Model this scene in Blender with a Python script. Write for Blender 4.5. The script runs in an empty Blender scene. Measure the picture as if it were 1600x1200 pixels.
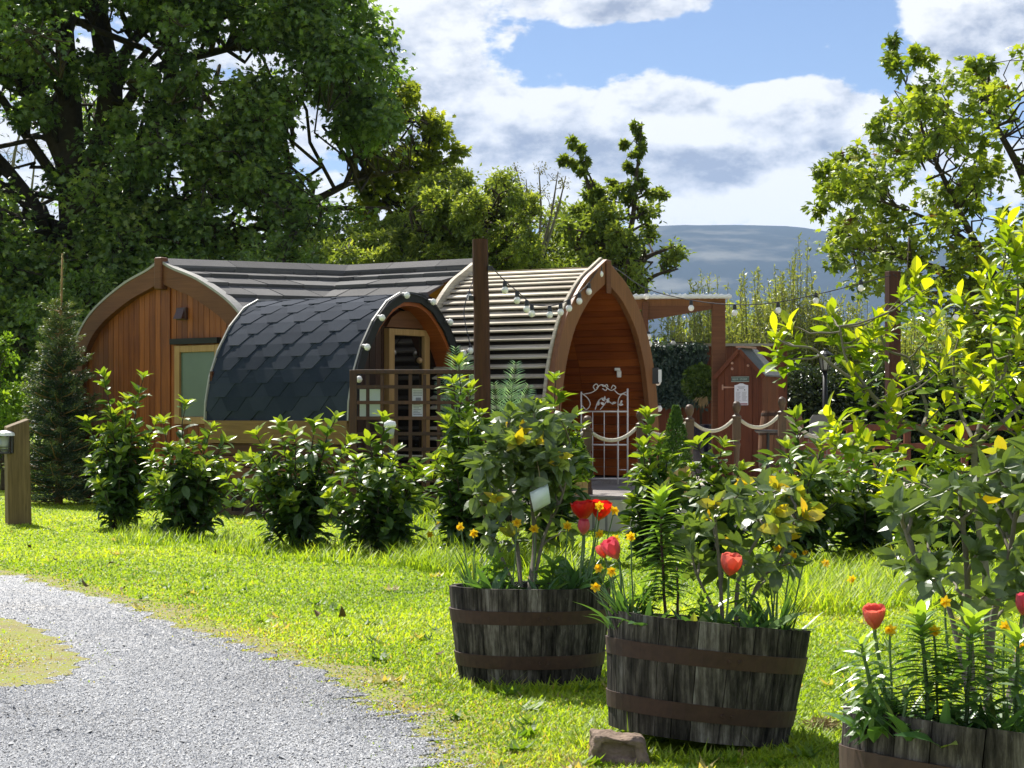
import bpy, math, random
import numpy as np
from mathutils import Vector, Matrix

rng = np.random.default_rng(11)
random.seed(11)
SC = bpy.context.scene
COL = SC.collection
F, CX, HY, CH = 3000.0, 800.0, 650.0, 1.1      # lens in pixels of the 1600 px frame, horizon row, eye height


def W(px, py, d):
    return np.array([(px - CX) / F * d, d, CH + (HY - py) / F * d])


def G(px, py):
    d = F * CH / (py - HY)
    return np.array([(px - CX) / F * d, d, 0.0])


def nrm(v):
    v = np.asarray(v, float)
    n = np.linalg.norm(v, axis=-1, keepdims=True)
    return v / np.maximum(n, 1e-9)


# ------------------------------------------------------------------ objects
BASE = {}


def tag(o, label=None, cat=None, group=None, kind=None):
    if label: o['label'] = label
    if cat: o['category'] = cat
    if group: o['group'] = group
    if kind: o['kind'] = kind
    return o


def thing(name, label, cat, loc=(0, 0, 0), group=None):
    o = bpy.data.objects.new(name, None)
    o.empty_display_size = 0.1
    COL.objects.link(o)
    o.location = tuple(float(c) for c in loc)
    BASE[o.name] = np.array(o.location)
    return tag(o, label, cat, group)


def copy_tree(o, parent=None):
    c = o.copy()
    COL.objects.link(c)
    c.parent = parent
    for ch in o.children:
        copy_tree(ch, c)
    return c


class MB:
    def __init__(s):
        s.v, s.n, s.i, s.r, s.k = [], [], [], [], 0

    def add(s, verts, faces, r=0.5):
        verts = np.asarray(verts, float).reshape(-1, 3)
        s.v.append(verts)
        s.r.append(np.broadcast_to(np.asarray(r, float), (len(verts),)))
        if isinstance(faces, np.ndarray):
            s.n.append(np.full(len(faces), faces.shape[1]))
            s.i.append(faces.ravel() + s.k)
        else:
            s.n.append(np.array([len(f) for f in faces]))
            s.i.append(np.concatenate([np.asarray(f) for f in faces]) + s.k)
        s.k += len(verts)
        return s

    def hexa(s, p, r=0.5):
        """8 corners: 0-3 bottom loop, 4-7 top loop"""
        return s.add(p, [(3, 2, 1, 0), (4, 5, 6, 7), (0, 1, 5, 4), (1, 2, 6, 5), (2, 3, 7, 6), (3, 0, 4, 7)], r)

    def box(s, c, size, r=0.5, rz=0.0, rx=0.0, ry=0.0):
        h = np.array(size) / 2
        p = np.array([(-1, -1, -1), (1, -1, -1), (1, 1, -1), (-1, 1, -1), (-1, -1, 1), (1, -1, 1), (1, 1, 1), (-1, 1, 1)]) * h
        R = np.array(Matrix.Rotation(rz, 3, 'Z') @ Matrix.Rotation(ry, 3, 'Y') @ Matrix.Rotation(rx, 3, 'X'))
        return s.hexa(p @ R.T + np.array(c), r)

    def beam(s, p0, p1, w, h, up=(0, 0, 1), r=0.5):
        p0, p1 = np.array(p0, float), np.array(p1, float)
        d = nrm(p1 - p0)
        up = np.array(up, float)
        x = np.cross(d, up)
        if np.linalg.norm(x) < 1e-4: x = np.cross(d, (0, 1, 0))
        x = nrm(x); y = np.cross(x, d)
        q = [(-1, -1), (1, -1), (1, 1), (-1, 1)]
        P = [p0 + x * a * w / 2 + y * b * h / 2 for a, b in q] + [p1 + x * a * w / 2 + y * b * h / 2 for a, b in q]
        return s.hexa(P, r)

    def tube(s, pts, rad, n=6, r=0.5, cap=True):
        pts = np.asarray(pts, float)
        m = len(pts)
        rad = np.broadcast_to(np.asarray(rad, float), (m,))
        t = nrm(np.gradient(pts, axis=0))
        a = np.array((0, 0, 1.0)) if abs(t[0, 2]) < 0.9 else np.array((1.0, 0, 0))
        x = nrm(np.cross(t[0], a))
        ang = np.arange(n) * 2 * math.pi / n
        V = []
        for k in range(m):
            x = nrm(x - t[k] * np.dot(x, t[k]))
            y = np.cross(t[k], x)
            V.append(pts[k] + rad[k] * (np.outer(np.cos(ang), x) + np.outer(np.sin(ang), y)))
        V = np.concatenate(V)
        fs = []
        for k in range(m - 1):
            for j in range(n):
                j2 = (j + 1) % n
                fs.append((k * n + j, k * n + j2, (k + 1) * n + j2, (k + 1) * n + j))
        if cap:
            fs.append(tuple(range(n))[::-1])
            fs.append(tuple((m - 1) * n + j for j in range(n)))
        return s.add(V, fs, r)

    def lathe(s, prof, c=(0, 0, 0), n=16, r=0.5, M=None, cap=True):
        prof = np.asarray(prof, float)
        ang = np.arange(n) * 2 * math.pi / n
        V = np.concatenate([np.stack([p[0] * np.cos(ang), p[0] * np.sin(ang), np.full(n, p[1])], 1) for p in prof])
        if M is not None: V = V @ np.array(M).T
        fs = []
        m = len(prof)
        for k in range(m - 1):
            for j in range(n):
                j2 = (j + 1) % n
                fs.append((k * n + j, k * n + j2, (k + 1) * n + j2, (k + 1) * n + j))
        if cap:
            if prof[0][0] > 1e-6: fs.append(tuple(range(n))[::-1])
            if prof[-1][0] > 1e-6: fs.append(tuple((m - 1) * n + j for j in range(n)))
        return s.add(V + np.array(c), fs, r)

    def scatter(s, tpl, pos, fwd, up, scale, rnd, sx=None):
        pos = np.asarray(pos, float)
        N = len(pos)
        if N == 0: return s
        if isinstance(tpl, list):          # several curls of the same leaf, dealt out at random
            fwd = np.broadcast_to(fwd, (N, 3)); up = np.broadcast_to(up, (N, 3)); scale = np.broadcast_to(np.asarray(scale, float), (N,)); rnd = np.broadcast_to(rnd, (N,))
            sx = scale if sx is None else np.broadcast_to(np.asarray(sx, float), (N,))
            pick = rng.integers(0, len(tpl), N)
            for q in range(len(tpl)):
                k = pick == q
                s.scatter(tpl[q], pos[k], fwd[k], up[k], scale[k], rnd[k], sx[k])
            return s
        tv, tf = tpl
        y = nrm(np.broadcast_to(fwd, (N, 3)))
        z = np.broadcast_to(up, (N, 3)) - y * np.sum(np.broadcast_to(up, (N, 3)) * y, 1, keepdims=True)
        bad = np.linalg.norm(z, axis=1) < 1e-4
        z = np.where(bad[:, None], np.cross(y, (1.0, 0.2, 0.1)), z)
        z = nrm(z)
        x = np.cross(y, z)
        scale = np.broadcast_to(np.asarray(scale, float), (N,))
        sx = scale if sx is None else np.broadcast_to(np.asarray(sx, float), (N,))
        V = pos[:, None, :] + (tv[None, :, 0:1] * x[:, None, :] * sx[:, None, None]
                               + tv[None, :, 1:2] * y[:, None, :] * scale[:, None, None]
                               + tv[None, :, 2:3] * z[:, None, :] * scale[:, None, None])
        m = len(tv)
        fa = (tf[None] + (np.arange(N) * m)[:, None, None]).reshape(-1, tf.shape[1])
        return s.add(V.reshape(-1, 3), fa, np.repeat(np.broadcast_to(rnd, (N,)), m))

    def build(s, name, mat, parent=None, smooth=False, origin=None, bevel=0.0):
        v = np.concatenate(s.v)
        off = np.zeros(3)
        if parent is not None:
            p = parent
            while p is not None:
                off = off + np.array(p.location); p = p.parent
        elif origin is not None:
            off = np.array(origin, float)
        v = v - off
        n = np.concatenate(s.n); idx = np.concatenate(s.i)
        me = bpy.data.meshes.new(name)
        me.vertices.add(len(v)); me.vertices.foreach_set('co', v.astype(np.float32).ravel())
        me.loops.add(len(idx)); me.loops.foreach_set('vertex_index', idx.astype(np.int32))
        me.polygons.add(len(n))
        st = np.zeros(len(n), np.int32); st[1:] = np.cumsum(n)[:-1]
        me.polygons.foreach_set('loop_start', st)
        me.update(calc_edges=True)
        me.polygons.foreach_set('use_smooth', np.full(len(n), bool(smooth)))
        at = me.attributes.new('rnd', 'FLOAT', 'POINT')
        at.data.foreach_set('value', np.concatenate(s.r).astype(np.float32))
        me.materials.append(mat)
        o = bpy.data.objects.new(name, me)
        COL.objects.link(o)
        if parent is not None: o.parent = parent
        elif origin is not None: o.location = tuple(float(c) for c in off)
        if bevel > 0:
            b = o.modifiers.new('bevel', 'BEVEL'); b.width = bevel; b.segments = 2; b.limit_method = 'ANGLE'; b.angle_limit = 0.7
        return o


def catmull(P, n):
    P = np.asarray(P, float)
    P = np.concatenate([[2 * P[0] - P[1]], P, [2 * P[-1] - P[-2]]])
    out = []
    for i in range(1, len(P) - 2):
        t = np.linspace(0, 1, n, endpoint=False)[:, None]
        a, b, c, d = P[i - 1], P[i], P[i + 1], P[i + 2]
        out.append(0.5 * (2 * b + (c - a) * t + (2 * a - 5 * b + 4 * c - d) * t ** 2 + (3 * b - a - 3 * c + d) * t ** 3))
    out.append(P[-2][None])
    return np.concatenate(out)


def inpoly(x, y, poly):
    poly = np.asarray(poly, float)
    x = np.asarray(x, float); y = np.asarray(y, float)
    c = np.zeros(x.shape, bool)
    j = len(poly) - 1
    for i in range(len(poly)):
        xi, yi = poly[i]; xj, yj = poly[j]
        cond = ((yi > y) != (yj > y)) & (x < (xj - xi) * (y - yi) / (yj - yi + 1e-12) + xi)
        c ^= cond
        j = i
    return c


def vnoise(x, y, seed=0):
    """smooth pseudo noise 0..1"""
    r = np.random.default_rng(seed)
    o = np.zeros(np.shape(x))
    for k in range(7):
        a = r.uniform(0, 2 * math.pi); f = r.uniform(0.6, 1.9) * (1 + 0.35 * k)
        o = o + np.sin((np.cos(a) * x + np.sin(a) * y) * f + r.uniform(0, 6.3)) / (1 + 0.35 * k)
    return np.clip(0.5 + o / 6.0, 0, 1)


# ------------------------------------------------------------------ materials
class NT:
    def __init__(s, m):
        m.use_nodes = True
        s.t = m.node_tree
        s.t.nodes.clear()

    def n(s, typ, **kw):
        nd = s.t.nodes.new(typ)
        for k, v in kw.items():
            if k == 'ins':
                for a, b in v.items():
                    if hasattr(b, 'is_linked') or isinstance(b, bpy.types.NodeSocket): s.t.links.new(b, nd.inputs[a])
                    else: nd.inputs[a].default_value = b
            else: setattr(nd, k, v)
        return nd

    def ramp(s, fac, stops):
        r = s.n('ShaderNodeValToRGB')
        s.t.links.new(fac, r.inputs[0])
        e = r.color_ramp.elements
        while len(e) < len(stops): e.new(0.5)
        for i, (p, c) in enumerate(stops):
            e[i].position = p; e[i].color = tuple(c) + (1,) if len(c) == 3 else c
        return r.outputs[0]

    def math(s, op, a, b=None, c=None, clamp=False):
        m = s.n('ShaderNodeMath', operation=op, use_clamp=clamp)
        for i, x in enumerate((a, b, c)):
            if x is None: continue
            if isinstance(x, bpy.types.NodeSocket): s.t.links.new(x, m.inputs[i])
            else: m.inputs[i].default_value = x
        return m.outputs[0]

    def vmath(s, op, a, b=None):
        m = s.n('ShaderNodeVectorMath', operation=op)
        for i, x in enumerate((a, b)):
            if x is None: continue
            if isinstance(x, bpy.types.NodeSocket): s.t.links.new(x, m.inputs[i])
            else: m.inputs[i].default_value = x
        return m

    def mix(s, fac, a, b, blend='MIX'):
        m = s.n('ShaderNodeMix', data_type='RGBA', blend_type=blend)
        for i, x in ((0, fac), (6, a), (7, b)):
            if isinstance(x, bpy.types.NodeSocket): s.t.links.new(x, m.inputs[i])
            else: m.inputs[i].default_value = (tuple(x) + (1,)) if i and len(x) == 3 else x
        return m.outputs[2]

    def pos(s, scale):
        g = s.n('ShaderNodeNewGeometry')
        return s.vmath('MULTIPLY', g.outputs['Position'], scale).outputs[0]

    def obj(s, scale):
        g = s.n('ShaderNodeTexCoord')
        return s.vmath('MULTIPLY', g.outputs['Object'], scale).outputs[0]

    def noise(s, vec, scale=1.0, detail=4.0, rough=0.55):
        nd = s.n('ShaderNodeTexNoise', ins={'Scale': scale, 'Detail': detail, 'Roughness': rough})
        s.t.links.new(vec, nd.inputs['Vector'])
        return nd.outputs[0]

    def rnd(s):
        return s.n('ShaderNodeAttribute', attribute_name='rnd').outputs['Fac']

    def out(s, sh, disp=None):
        o = s.n('ShaderNodeOutputMaterial')
        s.t.links.new(sh, o.inputs[0])
        return o

    def pbsdf(s, col, rough=0.6, spec=0.5, bump=None, bstr=0.3, bdist=0.01, metal=0.0, **kw):
        p = s.n('ShaderNodeBsdfPrincipled')
        for k, x in (('Base Color', col), ('Roughness', rough), ('Specular IOR Level', spec), ('Metallic', metal)):
            if isinstance(x, bpy.types.NodeSocket): s.t.links.new(x, p.inputs[k])
            else: p.inputs[k].default_value = (tuple(x) + (1,)) if k == 'Base Color' and len(x) == 3 else x
        for k, x in kw.items(): p.inputs[k.replace('_', ' ')].default_value = x
        if bump is not None:
            b = s.n('ShaderNodeBump', ins={'Strength': bstr, 'Distance': bdist, 'Height': bump})
            s.t.links.new(b.outputs[0], p.inputs['Normal'])
        return p.outputs[0]


def newmat(name):
    m = bpy.data.materials.new(name)
    return m, NT(m)


def wood(name, c1, c2, dirn='V', rough=0.6, spec=0.3, var=0.5, knots=True, weather=None, bstr=0.4):
    m, t = newmat(name)
    sc = {'V': (38, 38, 2.2), 'H': (2.2, 2.2, 45), 'X': (2.0, 40, 40)}[dirn]
    g = t.noise(t.pos(sc), 1.0, 6, 0.65)
    g = t.math('ADD', t.math('MULTIPLY', t.math('SUBTRACT', g, 0.5), 1.7), 0.5)
    b = t.noise(t.pos((2.2, 2.2, 2.2)), 1.0, 3, 0.5)
    f = t.math('ADD', t.math('MULTIPLY', g, 0.65), t.math('MULTIPLY', t.math('SUBTRACT', t.rnd(), 0.5), var))
    f = t.math('ADD', f, t.math('MULTIPLY', t.math('SUBTRACT', b, 0.5), 0.6))
    col = t.ramp(f, [(0.1, c1), (0.75, c2)])
    if knots:
        v = t.n('ShaderNodeTexVoronoi', ins={'Scale': 1.0})
        t.t.links.new(t.pos((7, 7, 1.7) if dirn == 'V' else (1.7, 1.7, 8)), v.inputs['Vector'])
        k = t.ramp(v.outputs['Distance'], [(0.05, (1, 1, 1)), (0.12, (0, 0, 0))])
        col = t.mix(t.math('MULTIPLY', k, 0.7), col, tuple(x * 0.35 for x in c1))
    if weather:
        w = t.noise(t.pos((3, 3, 5)), 1.0, 6, 0.65)
        col = t.mix(t.ramp(w, [(0.45, (0, 0, 0)), (0.7, (1, 1, 1))]), col, weather)
    t.out(t.pbsdf(col, rough, spec, g, bstr, 0.004))
    return m


def plain(name, col, rough=0.5, spec=0.4, metal=0.0, var=0.25, nscale=12.0, bstr=0.15, **kw):
    m, t = newmat(name)
    n = t.noise(t.pos((1, 1, 1)), nscale, 5, 0.6)
    c = t.mix(n, tuple(x * (1 - var) for x in col), tuple(min(1, x * (1 + var)) for x in col))
    t.out(t.pbsdf(c, rough, spec, n, bstr, 0.003, metal, **kw))
    return m


def leafmat(name, stops, trans=0.4, rough=0.4, spec=0.5, tmul=(1.5, 1.4, 0.5), veins=0.0, nsc=3.0):
    m, t = newmat(name)
    n = t.noise(t.pos((1, 1, 1)), nsc, 3, 0.5)
    f = t.math('ADD', t.rnd(), t.math('MULTIPLY', t.math('SUBTRACT', n, 0.5), 0.35), clamp=True)
    col = t.ramp(f, stops)
    tc = t.mix(1.0, col, tmul, 'MULTIPLY')
    p = t.pbsdf(col, rough, spec)
    tr = t.n('ShaderNodeBsdfTranslucent')
    t.t.links.new(tc, tr.inputs[0])
    mx = t.n('ShaderNodeMixShader', ins={0: trans})
    t.t.links.new(p, mx.inputs[1]); t.t.links.new(tr.outputs[0], mx.inputs[2])
    t.out(mx.outputs[0])
    return m


M = {}
M['redwood_v'] = wood('stained boards upright', (0.14, 0.036, 0.008), (0.33, 0.100, 0.020), 'V', 0.5, 0.35)
M['redwood_h'] = wood('stained boards level', (0.20, 0.044, 0.008), (0.42, 0.115, 0.020), 'H', 0.5, 0.35)
M['barge'] = wood('barge board timber', (0.10, 0.036, 0.014), (0.19, 0.075, 0.03), 'H', 0.55, 0.3, 0.3, False)
M['arch'] = wood('arch frame timber', (0.15, 0.058, 0.02), (0.27, 0.115, 0.042), 'V', 0.5, 0.35, 0.3, False)
M['pine'] = wood('pale pine', (0.30, 0.17, 0.06), (0.48, 0.30, 0.13), 'V', 0.5, 0.35, 0.3)
M['planter'] = wood('new planter pine', (0.32, 0.19, 0.09), (0.52, 0.34, 0.18), 'V', 0.6, 0.3, 0.4)
M['lattice'] = wood('trellis brown stain', (0.035, 0.015, 0.007), (0.10, 0.042, 0.018), 'V', 0.55, 0.35, 0.4, False)
M['postwood'] = wood('rough post timber', (0.028, 0.012, 0.006), (0.10, 0.042, 0.02), 'V', 0.7, 0.2, 0.3)
M['bollard'] = wood('treated softwood post', (0.10, 0.068, 0.032), (0.24, 0.17, 0.085), 'V', 0.75, 0.2, 0.2)
M['rail'] = wood('turned post stain', (0.05, 0.028, 0.014), (0.13, 0.075, 0.038), 'V', 0.5, 0.4, 0.2, False)
M['shed'] = wood('shed red brown', (0.095, 0.026, 0.010), (0.20, 0.058, 0.020), 'V', 0.55, 0.35, 0.3)
M['cedar'] = wood('silvered cedar boards', (0.32, 0.275, 0.21), (0.70, 0.63, 0.50), 'H', 0.75, 0.2, 0.4, False)
M['cask'] = wood('cask oak', (0.10, 0.045, 0.022), (0.24, 0.12, 0.06), 'V', 0.6, 0.3, 0.4)
M['stave'] = wood('weathered barrel oak', (0.006, 0.0052, 0.0045), (0.080, 0.069, 0.058), 'V', 0.85, 0.15, 0.6, False, (0.12, 0.11, 0.095), 1.0)
M['deck'] = wood('grey deck boards', (0.14, 0.12, 0.11), (0.27, 0.25, 0.23), 'X', 0.7, 0.2, 0.3, False)
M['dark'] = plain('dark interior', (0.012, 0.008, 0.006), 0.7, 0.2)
M['black'] = plain('black painted metal', (0.012, 0.012, 0.013), 0.4, 0.5)
M['felt'] = plain('black felt fascia', (0.022, 0.022, 0.022), 0.75, 0.3, 0.0, 0.4, 40)
M['drip'] = plain('pale drip edge', (0.30, 0.29, 0.26), 0.45, 0.5)
M['rust'] = plain('rusty hoop iron', (0.046, 0.023, 0.014), 0.7, 0.35, 0.0, 0.6, 30, 0.4)
M['white'] = plain('white plastic', (0.78, 0.78, 0.76), 0.35, 0.5, 0.0, 0.05)
M['bulb'] = plain('opal bulb', (0.82, 0.81, 0.77), 0.2, 0.6, 0.0, 0.03)
M['paper'] = plain('white paper', (0.74, 0.75, 0.80), 0.6, 0.3, 0.0, 0.04)
M['papergreen'] = plain('pale green board', (0.55, 0.64, 0.58), 0.5, 0.4, 0.0, 0.04)
M['ink'] = plain('grey print', (0.22, 0.23, 0.26), 0.7, 0.2)
M['redink'] = plain('dark red print', (0.28, 0.05, 0.07), 0.7, 0.2)
M['slateplate'] = plain('grey green plate', (0.08, 0.12, 0.10), 0.4, 0.5)
M['ironwhite'] = plain('white painted iron', (0.62, 0.58, 0.54), 0.5, 0.4, 0.0, 0.15, 60)
M['hinge'] = plain('pinkish bare hinge', (0.42, 0.24, 0.17), 0.5, 0.4)
M['stone'] = plain('sandy stone', (0.19, 0.14, 0.105), 0.9, 0.15, 0.0, 0.75, 26, 1.0)
M['soil'] = plain('potting soil', (0.022, 0.015, 0.010), 0.95, 0.1, 0.0, 0.5, 40, 0.8)
M['bluepot'] = plain('dark blue glaze', (0.012, 0.015, 0.035), 0.25, 0.5)
M['greymetal'] = plain('grey steel', (0.15, 0.145, 0.135), 0.45, 0.5)
M['straw'] = plain('dry straw', (0.32, 0.25, 0.13), 0.9, 0.1, 0.0, 0.4)
M['deadleaf'] = plain('dead leaf brown', (0.13, 0.09, 0.045), 0.8, 0.2, 0.0, 0.4)
M['bark'] = plain('tree bark', (0.055, 0.045, 0.032), 0.9, 0.1, 0.0, 0.6, 9, 1.0)
M['barkpale'] = plain('pale grey bark', (0.16, 0.145, 0.11), 0.85, 0.15, 0.0, 0.5, 25, 0.8)
M['barkred'] = plain('reddish stem', (0.06, 0.022, 0.016), 0.6, 0.3)
M['stemgreen'] = plain('green stem', (0.07, 0.13, 0.03), 0.5, 0.4)


def m_stave():
    m, t = newmat('weathered barrel oak')
    g = t.noise(t.pos((55, 55, 3.5)), 1.0, 7, 0.7)
    h = t.noise(t.pos((16, 16, 5)), 1.0, 7, 0.7)
    fl = t.noise(t.pos((70, 70, 14)), 1.0, 6, 0.7)
    f = t.math('ADD', t.math('MULTIPLY', t.math('SUBTRACT', g, 0.5), 1.6), t.math('MULTIPLY', t.math('SUBTRACT', t.rnd(), 0.5), 0.35))
    f = t.math('ADD', t.math('ADD', f, t.math('MULTIPLY', t.math('SUBTRACT', h, 0.5), 1.5)), 0.45)
    c = t.ramp(f, [(0.12, (0.006, 0.0052, 0.0045)), (0.45, (0.042, 0.037, 0.030)), (0.70, (0.105, 0.093, 0.077)), (0.95, (0.21, 0.195, 0.17))])
    k = t.math('MULTIPLY', t.ramp(fl, [(0.60, (0, 0, 0)), (0.70, (1, 1, 1))]), t.ramp(h, [(0.45, (0, 0, 0)), (0.65, (1, 1, 1))]))
    c = t.mix(t.math('MULTIPLY', k, 0.7), c, (0.30, 0.285, 0.26))
    t.out(t.pbsdf(c, 0.88, 0.12, g, 1.0, 0.006))
    return m


def m_rope():
    m, t = newmat('natural rope')
    n = t.noise(t.pos((60, 60, 60)), 1.0, 3)
    w = t.n('ShaderNodeTexWave', ins={'Scale': 22.0, 'Distortion': 0.6})
    t.t.links.new(t.pos((1, 0.2, 1.2)), w.inputs['Vector'])
    c = t.mix(n, (0.40, 0.36, 0.27), (0.66, 0.62, 0.50))
    t.out(t.pbsdf(c, 0.85, 0.15, w.outputs['Fac'], 0.7, 0.01))
    return m


def m_glass(name, col, rough=0.08):
    m, t = newmat(name)
    n = t.noise(t.pos((1, 1, 1)), 2.5, 3)
    c = t.mix(n, tuple(x * 0.7 for x in col), tuple(x * 1.3 for x in col))
    t.out(t.pbsdf(c, rough, 0.6))
    return m


def m_felt(name, c1, c2, spark=0.5):
    m, t = newmat(name)
    n = t.noise(t.pos((1, 1, 1)), 170.0, 2, 0.7)
    b = t.noise(t.pos((1, 1, 1)), 3.0, 4, 0.6)
    f = t.math('ADD', t.math('MULTIPLY', n, 0.5), t.math('MULTIPLY', t.rnd(), 0.3))
    f = t.math('ADD', f, t.math('MULTIPLY', b, 0.25))
    c = t.ramp(f, [(0.25, c1), (0.8, c2)])
    t.out(t.pbsdf(c, 0.92, 0.12, n, spark, 0.004))
    return m


M['rope'] = m_rope(); M['stave'] = m_stave()
M['doorglass'] = m_glass('smoked door glass', (0.008, 0.006, 0.005), 0.05)
M['frosted'] = m_glass('frosted greenish glass', (0.085, 0.125, 0.095), 0.3)
M['clearglass'] = m_glass('lantern glass', (0.30, 0.32, 0.28), 0.08)
M['hexfelt'] = m_felt('mineral hexagon felt', (0.010, 0.016, 0.027), (0.045, 0.054, 0.072))
M['slate'] = m_felt('grey mineral shingle', (0.060, 0.059, 0.059), (0.16, 0.157, 0.154))
M['shedfelt'] = m_felt('grey shed felt', (0.08, 0.085, 0.09), (0.2, 0.21, 0.22))

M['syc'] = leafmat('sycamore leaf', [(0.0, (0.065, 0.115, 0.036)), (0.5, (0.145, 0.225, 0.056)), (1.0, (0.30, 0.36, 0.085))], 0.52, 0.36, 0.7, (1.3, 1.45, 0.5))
M['yellowtree'] = leafmat('yellow green leaf', [(0.0, (0.10, 0.14, 0.022)), (0.6, (0.20, 0.25, 0.035)), (1.0, (0.30, 0.33, 0.045))], 0.55, 0.5, 0.35)
M['haw'] = leafmat('hawthorn leaf', [(0.0, (0.08, 0.125, 0.028)), (0.55, (0.19, 0.255, 0.055)), (1.0, (0.32, 0.37, 0.085))], 0.52, 0.45, 0.4)
M['hawdark'] = leafmat('dark field maple leaf', [(0.0, (0.075, 0.12, 0.026)), (0.6, (0.17, 0.235, 0.045)), (1.0, (0.29, 0.34, 0.065))], 0.52, 0.45, 0.4)
M['greytwig'] = leafmat('young grey leaf', [(0.0, (0.08, 0.09, 0.05)), (1.0, (0.18, 0.18, 0.11))], 0.35, 0.6, 0.3)
M['willow'] = leafmat('willow leaf', [(0.0, (0.08, 0.11, 0.033)), (0.5, (0.18, 0.23, 0.062)), (1.0, (0.32, 0.35, 0.11))], 0.42, 0.4, 0.45)
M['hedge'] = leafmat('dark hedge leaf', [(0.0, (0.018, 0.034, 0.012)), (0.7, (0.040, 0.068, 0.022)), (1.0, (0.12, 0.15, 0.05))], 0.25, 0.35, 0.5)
M['ivy'] = leafmat('plastic ivy leaf', [(0.0, (0.020, 0.045, 0.036)), (1.0, (0.085, 0.14, 0.115))], 0.15, 0.45, 0.4)
M['topiary'] = leafmat('topiary leaf', [(0.0, (0.025, 0.065, 0.012)), (1.0, (0.16, 0.26, 0.04))], 0.3, 0.45, 0.4)
M['bush'] = leafmat('bright bush leaf', [(0.0, (0.08, 0.16, 0.018)), (0.6, (0.18, 0.31, 0.03)), (1.0, (0.32, 0.45, 0.04))], 0.5, 0.5, 0.4)
M['maple'] = leafmat('garden maple leaf', [(0.0, (0.08, 0.13, 0.018)), (0.5, (0.20, 0.28, 0.034)), (0.92, (0.33, 0.39, 0.045)), (1.0, (0.14, 0.07, 0.04))], 0.48, 0.45, 0.4)
M['laurel'] = leafmat('laurel leaf', [(0.0, (0.022, 0.050, 0.015)), (0.40, (0.060, 0.120, 0.022)), (0.72, (0.17, 0.26, 0.026)), (1.0, (0.32, 0.40, 0.035))], 0.42, 0.38, 0.6)
M['camellia'] = leafmat('camellia leaf', [(0.0, (0.045, 0.080, 0.030)), (0.5, (0.105, 0.165, 0.042)), (0.80, (0.26, 0.34, 0.05)), (0.93, (0.42, 0.36, 0.02)), (1.0, (0.55, 0.37, 0.02))], 0.40, 0.40, 1.0, nsc=9)
M['magnolia'] = leafmat('magnolia leaf', [(0.0, (0.075, 0.14, 0.014)), (0.5, (0.18, 0.27, 0.02)), (1.0, (0.42, 0.46, 0.03))], 0.54, 0.38, 0.5, (1.6, 1.5, 0.35), nsc=8)
M['lily'] = leafmat('lily leaf', [(0.0, (0.06, 0.13, 0.03)), (0.6, (0.13, 0.25, 0.045)), (1.0, (0.32, 0.46, 0.05))], 0.42, 0.36, 1.0)
M['strap'] = leafmat('daffodil leaf', [(0.0, (0.04, 0.10, 0.032)), (0.7, (0.09, 0.19, 0.05)), (1.0, (0.26, 0.28, 0.06))], 0.32, 0.35, 0.5)
M['palm'] = leafmat('plastic palm frond', [(0.0, (0.12, 0.26, 0.14)), (1.0, (0.40, 0.62, 0.42))], 0.35, 0.35, 0.6)
M['spruce'] = leafmat('spruce needle', [(0.0, (0.018, 0.044, 0.020)), (0.6, (0.048, 0.088, 0.034)), (1.0, (0.19, 0.24, 0.075))], 0.18, 0.5, 0.4)
M['conifer'] = leafmat('dwarf conifer', [(0.0, (0.03, 0.08, 0.02)), (1.0, (0.12, 0.20, 0.05))], 0.25, 0.5, 0.4)
M['grass'] = leafmat('grass blade', [(0.0, (0.08, 0.155, 0.020)), (0.45, (0.235, 0.345, 0.028)), (0.75, (0.42, 0.50, 0.050)), (0.88, (0.36, 0.34, 0.09)), (1.0, (0.36, 0.28, 0.14))], 0.5, 0.5, 0.3, (1.5, 1.45, 0.5), nsc=1.3)
M['red'] = leafmat('red tulip petal', [(0.0, (0.65, 0.28, 0.02)), (0.3, (0.55, 0.02, 0.012)), (1.0, (0.62, 0.012, 0.012))], 0.4, 0.4, 0.4, (1.4, 1.0, 0.8), nsc=30)
M['pink'] = leafmat('pink tulip petal', [(0.0, (0.70, 0.42, 0.16)), (0.4, (0.62, 0.12, 0.13)), (1.0, (0.55, 0.06, 0.11))], 0.4, 0.4, 0.4, (1.3, 1.2, 1.1), nsc=30)
M['coral'] = leafmat('coral tulip petal', [(0.0, (0.70, 0.25, 0.08)), (0.4, (0.62, 0.10, 0.06)), (1.0, (0.72, 0.20, 0.16))], 0.4, 0.4, 0.4, (1.3, 1.1, 1.0), nsc=30)
M['yellow'] = leafmat('daffodil petal', [(0.0, (0.68, 0.42, 0.01)), (1.0, (0.72, 0.52, 0.02))], 0.4, 0.5, 0.3, (1.2, 1.2, 0.8))
M['orange'] = leafmat('daffodil trumpet', [(0.0, (0.72, 0.40, 0.01)), (1.0, (0.74, 0.46, 0.01))], 0.35, 0.5, 0.3, (1.2, 1.2, 0.8))


def m_lawn():
    m, t = newmat('lawn turf')
    a = t.noise(t.pos((1, 1, 1)), 0.7, 6, 0.6)
    b = t.noise(t.pos((1, 1, 1)), 55.0, 4, 0.7)
    f = t.math('ADD', t.math('MULTIPLY', a, 0.6), t.math('MULTIPLY', b, 0.5))
    c = t.ramp(f, [(0.3, (0.10, 0.15, 0.012)), (0.55, (0.22, 0.30, 0.016)), (0.8, (0.36, 0.40, 0.04))])
    t.out(t.pbsdf(c, 0.9, 0.1, b, 0.6, 0.03))
    return m


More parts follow.
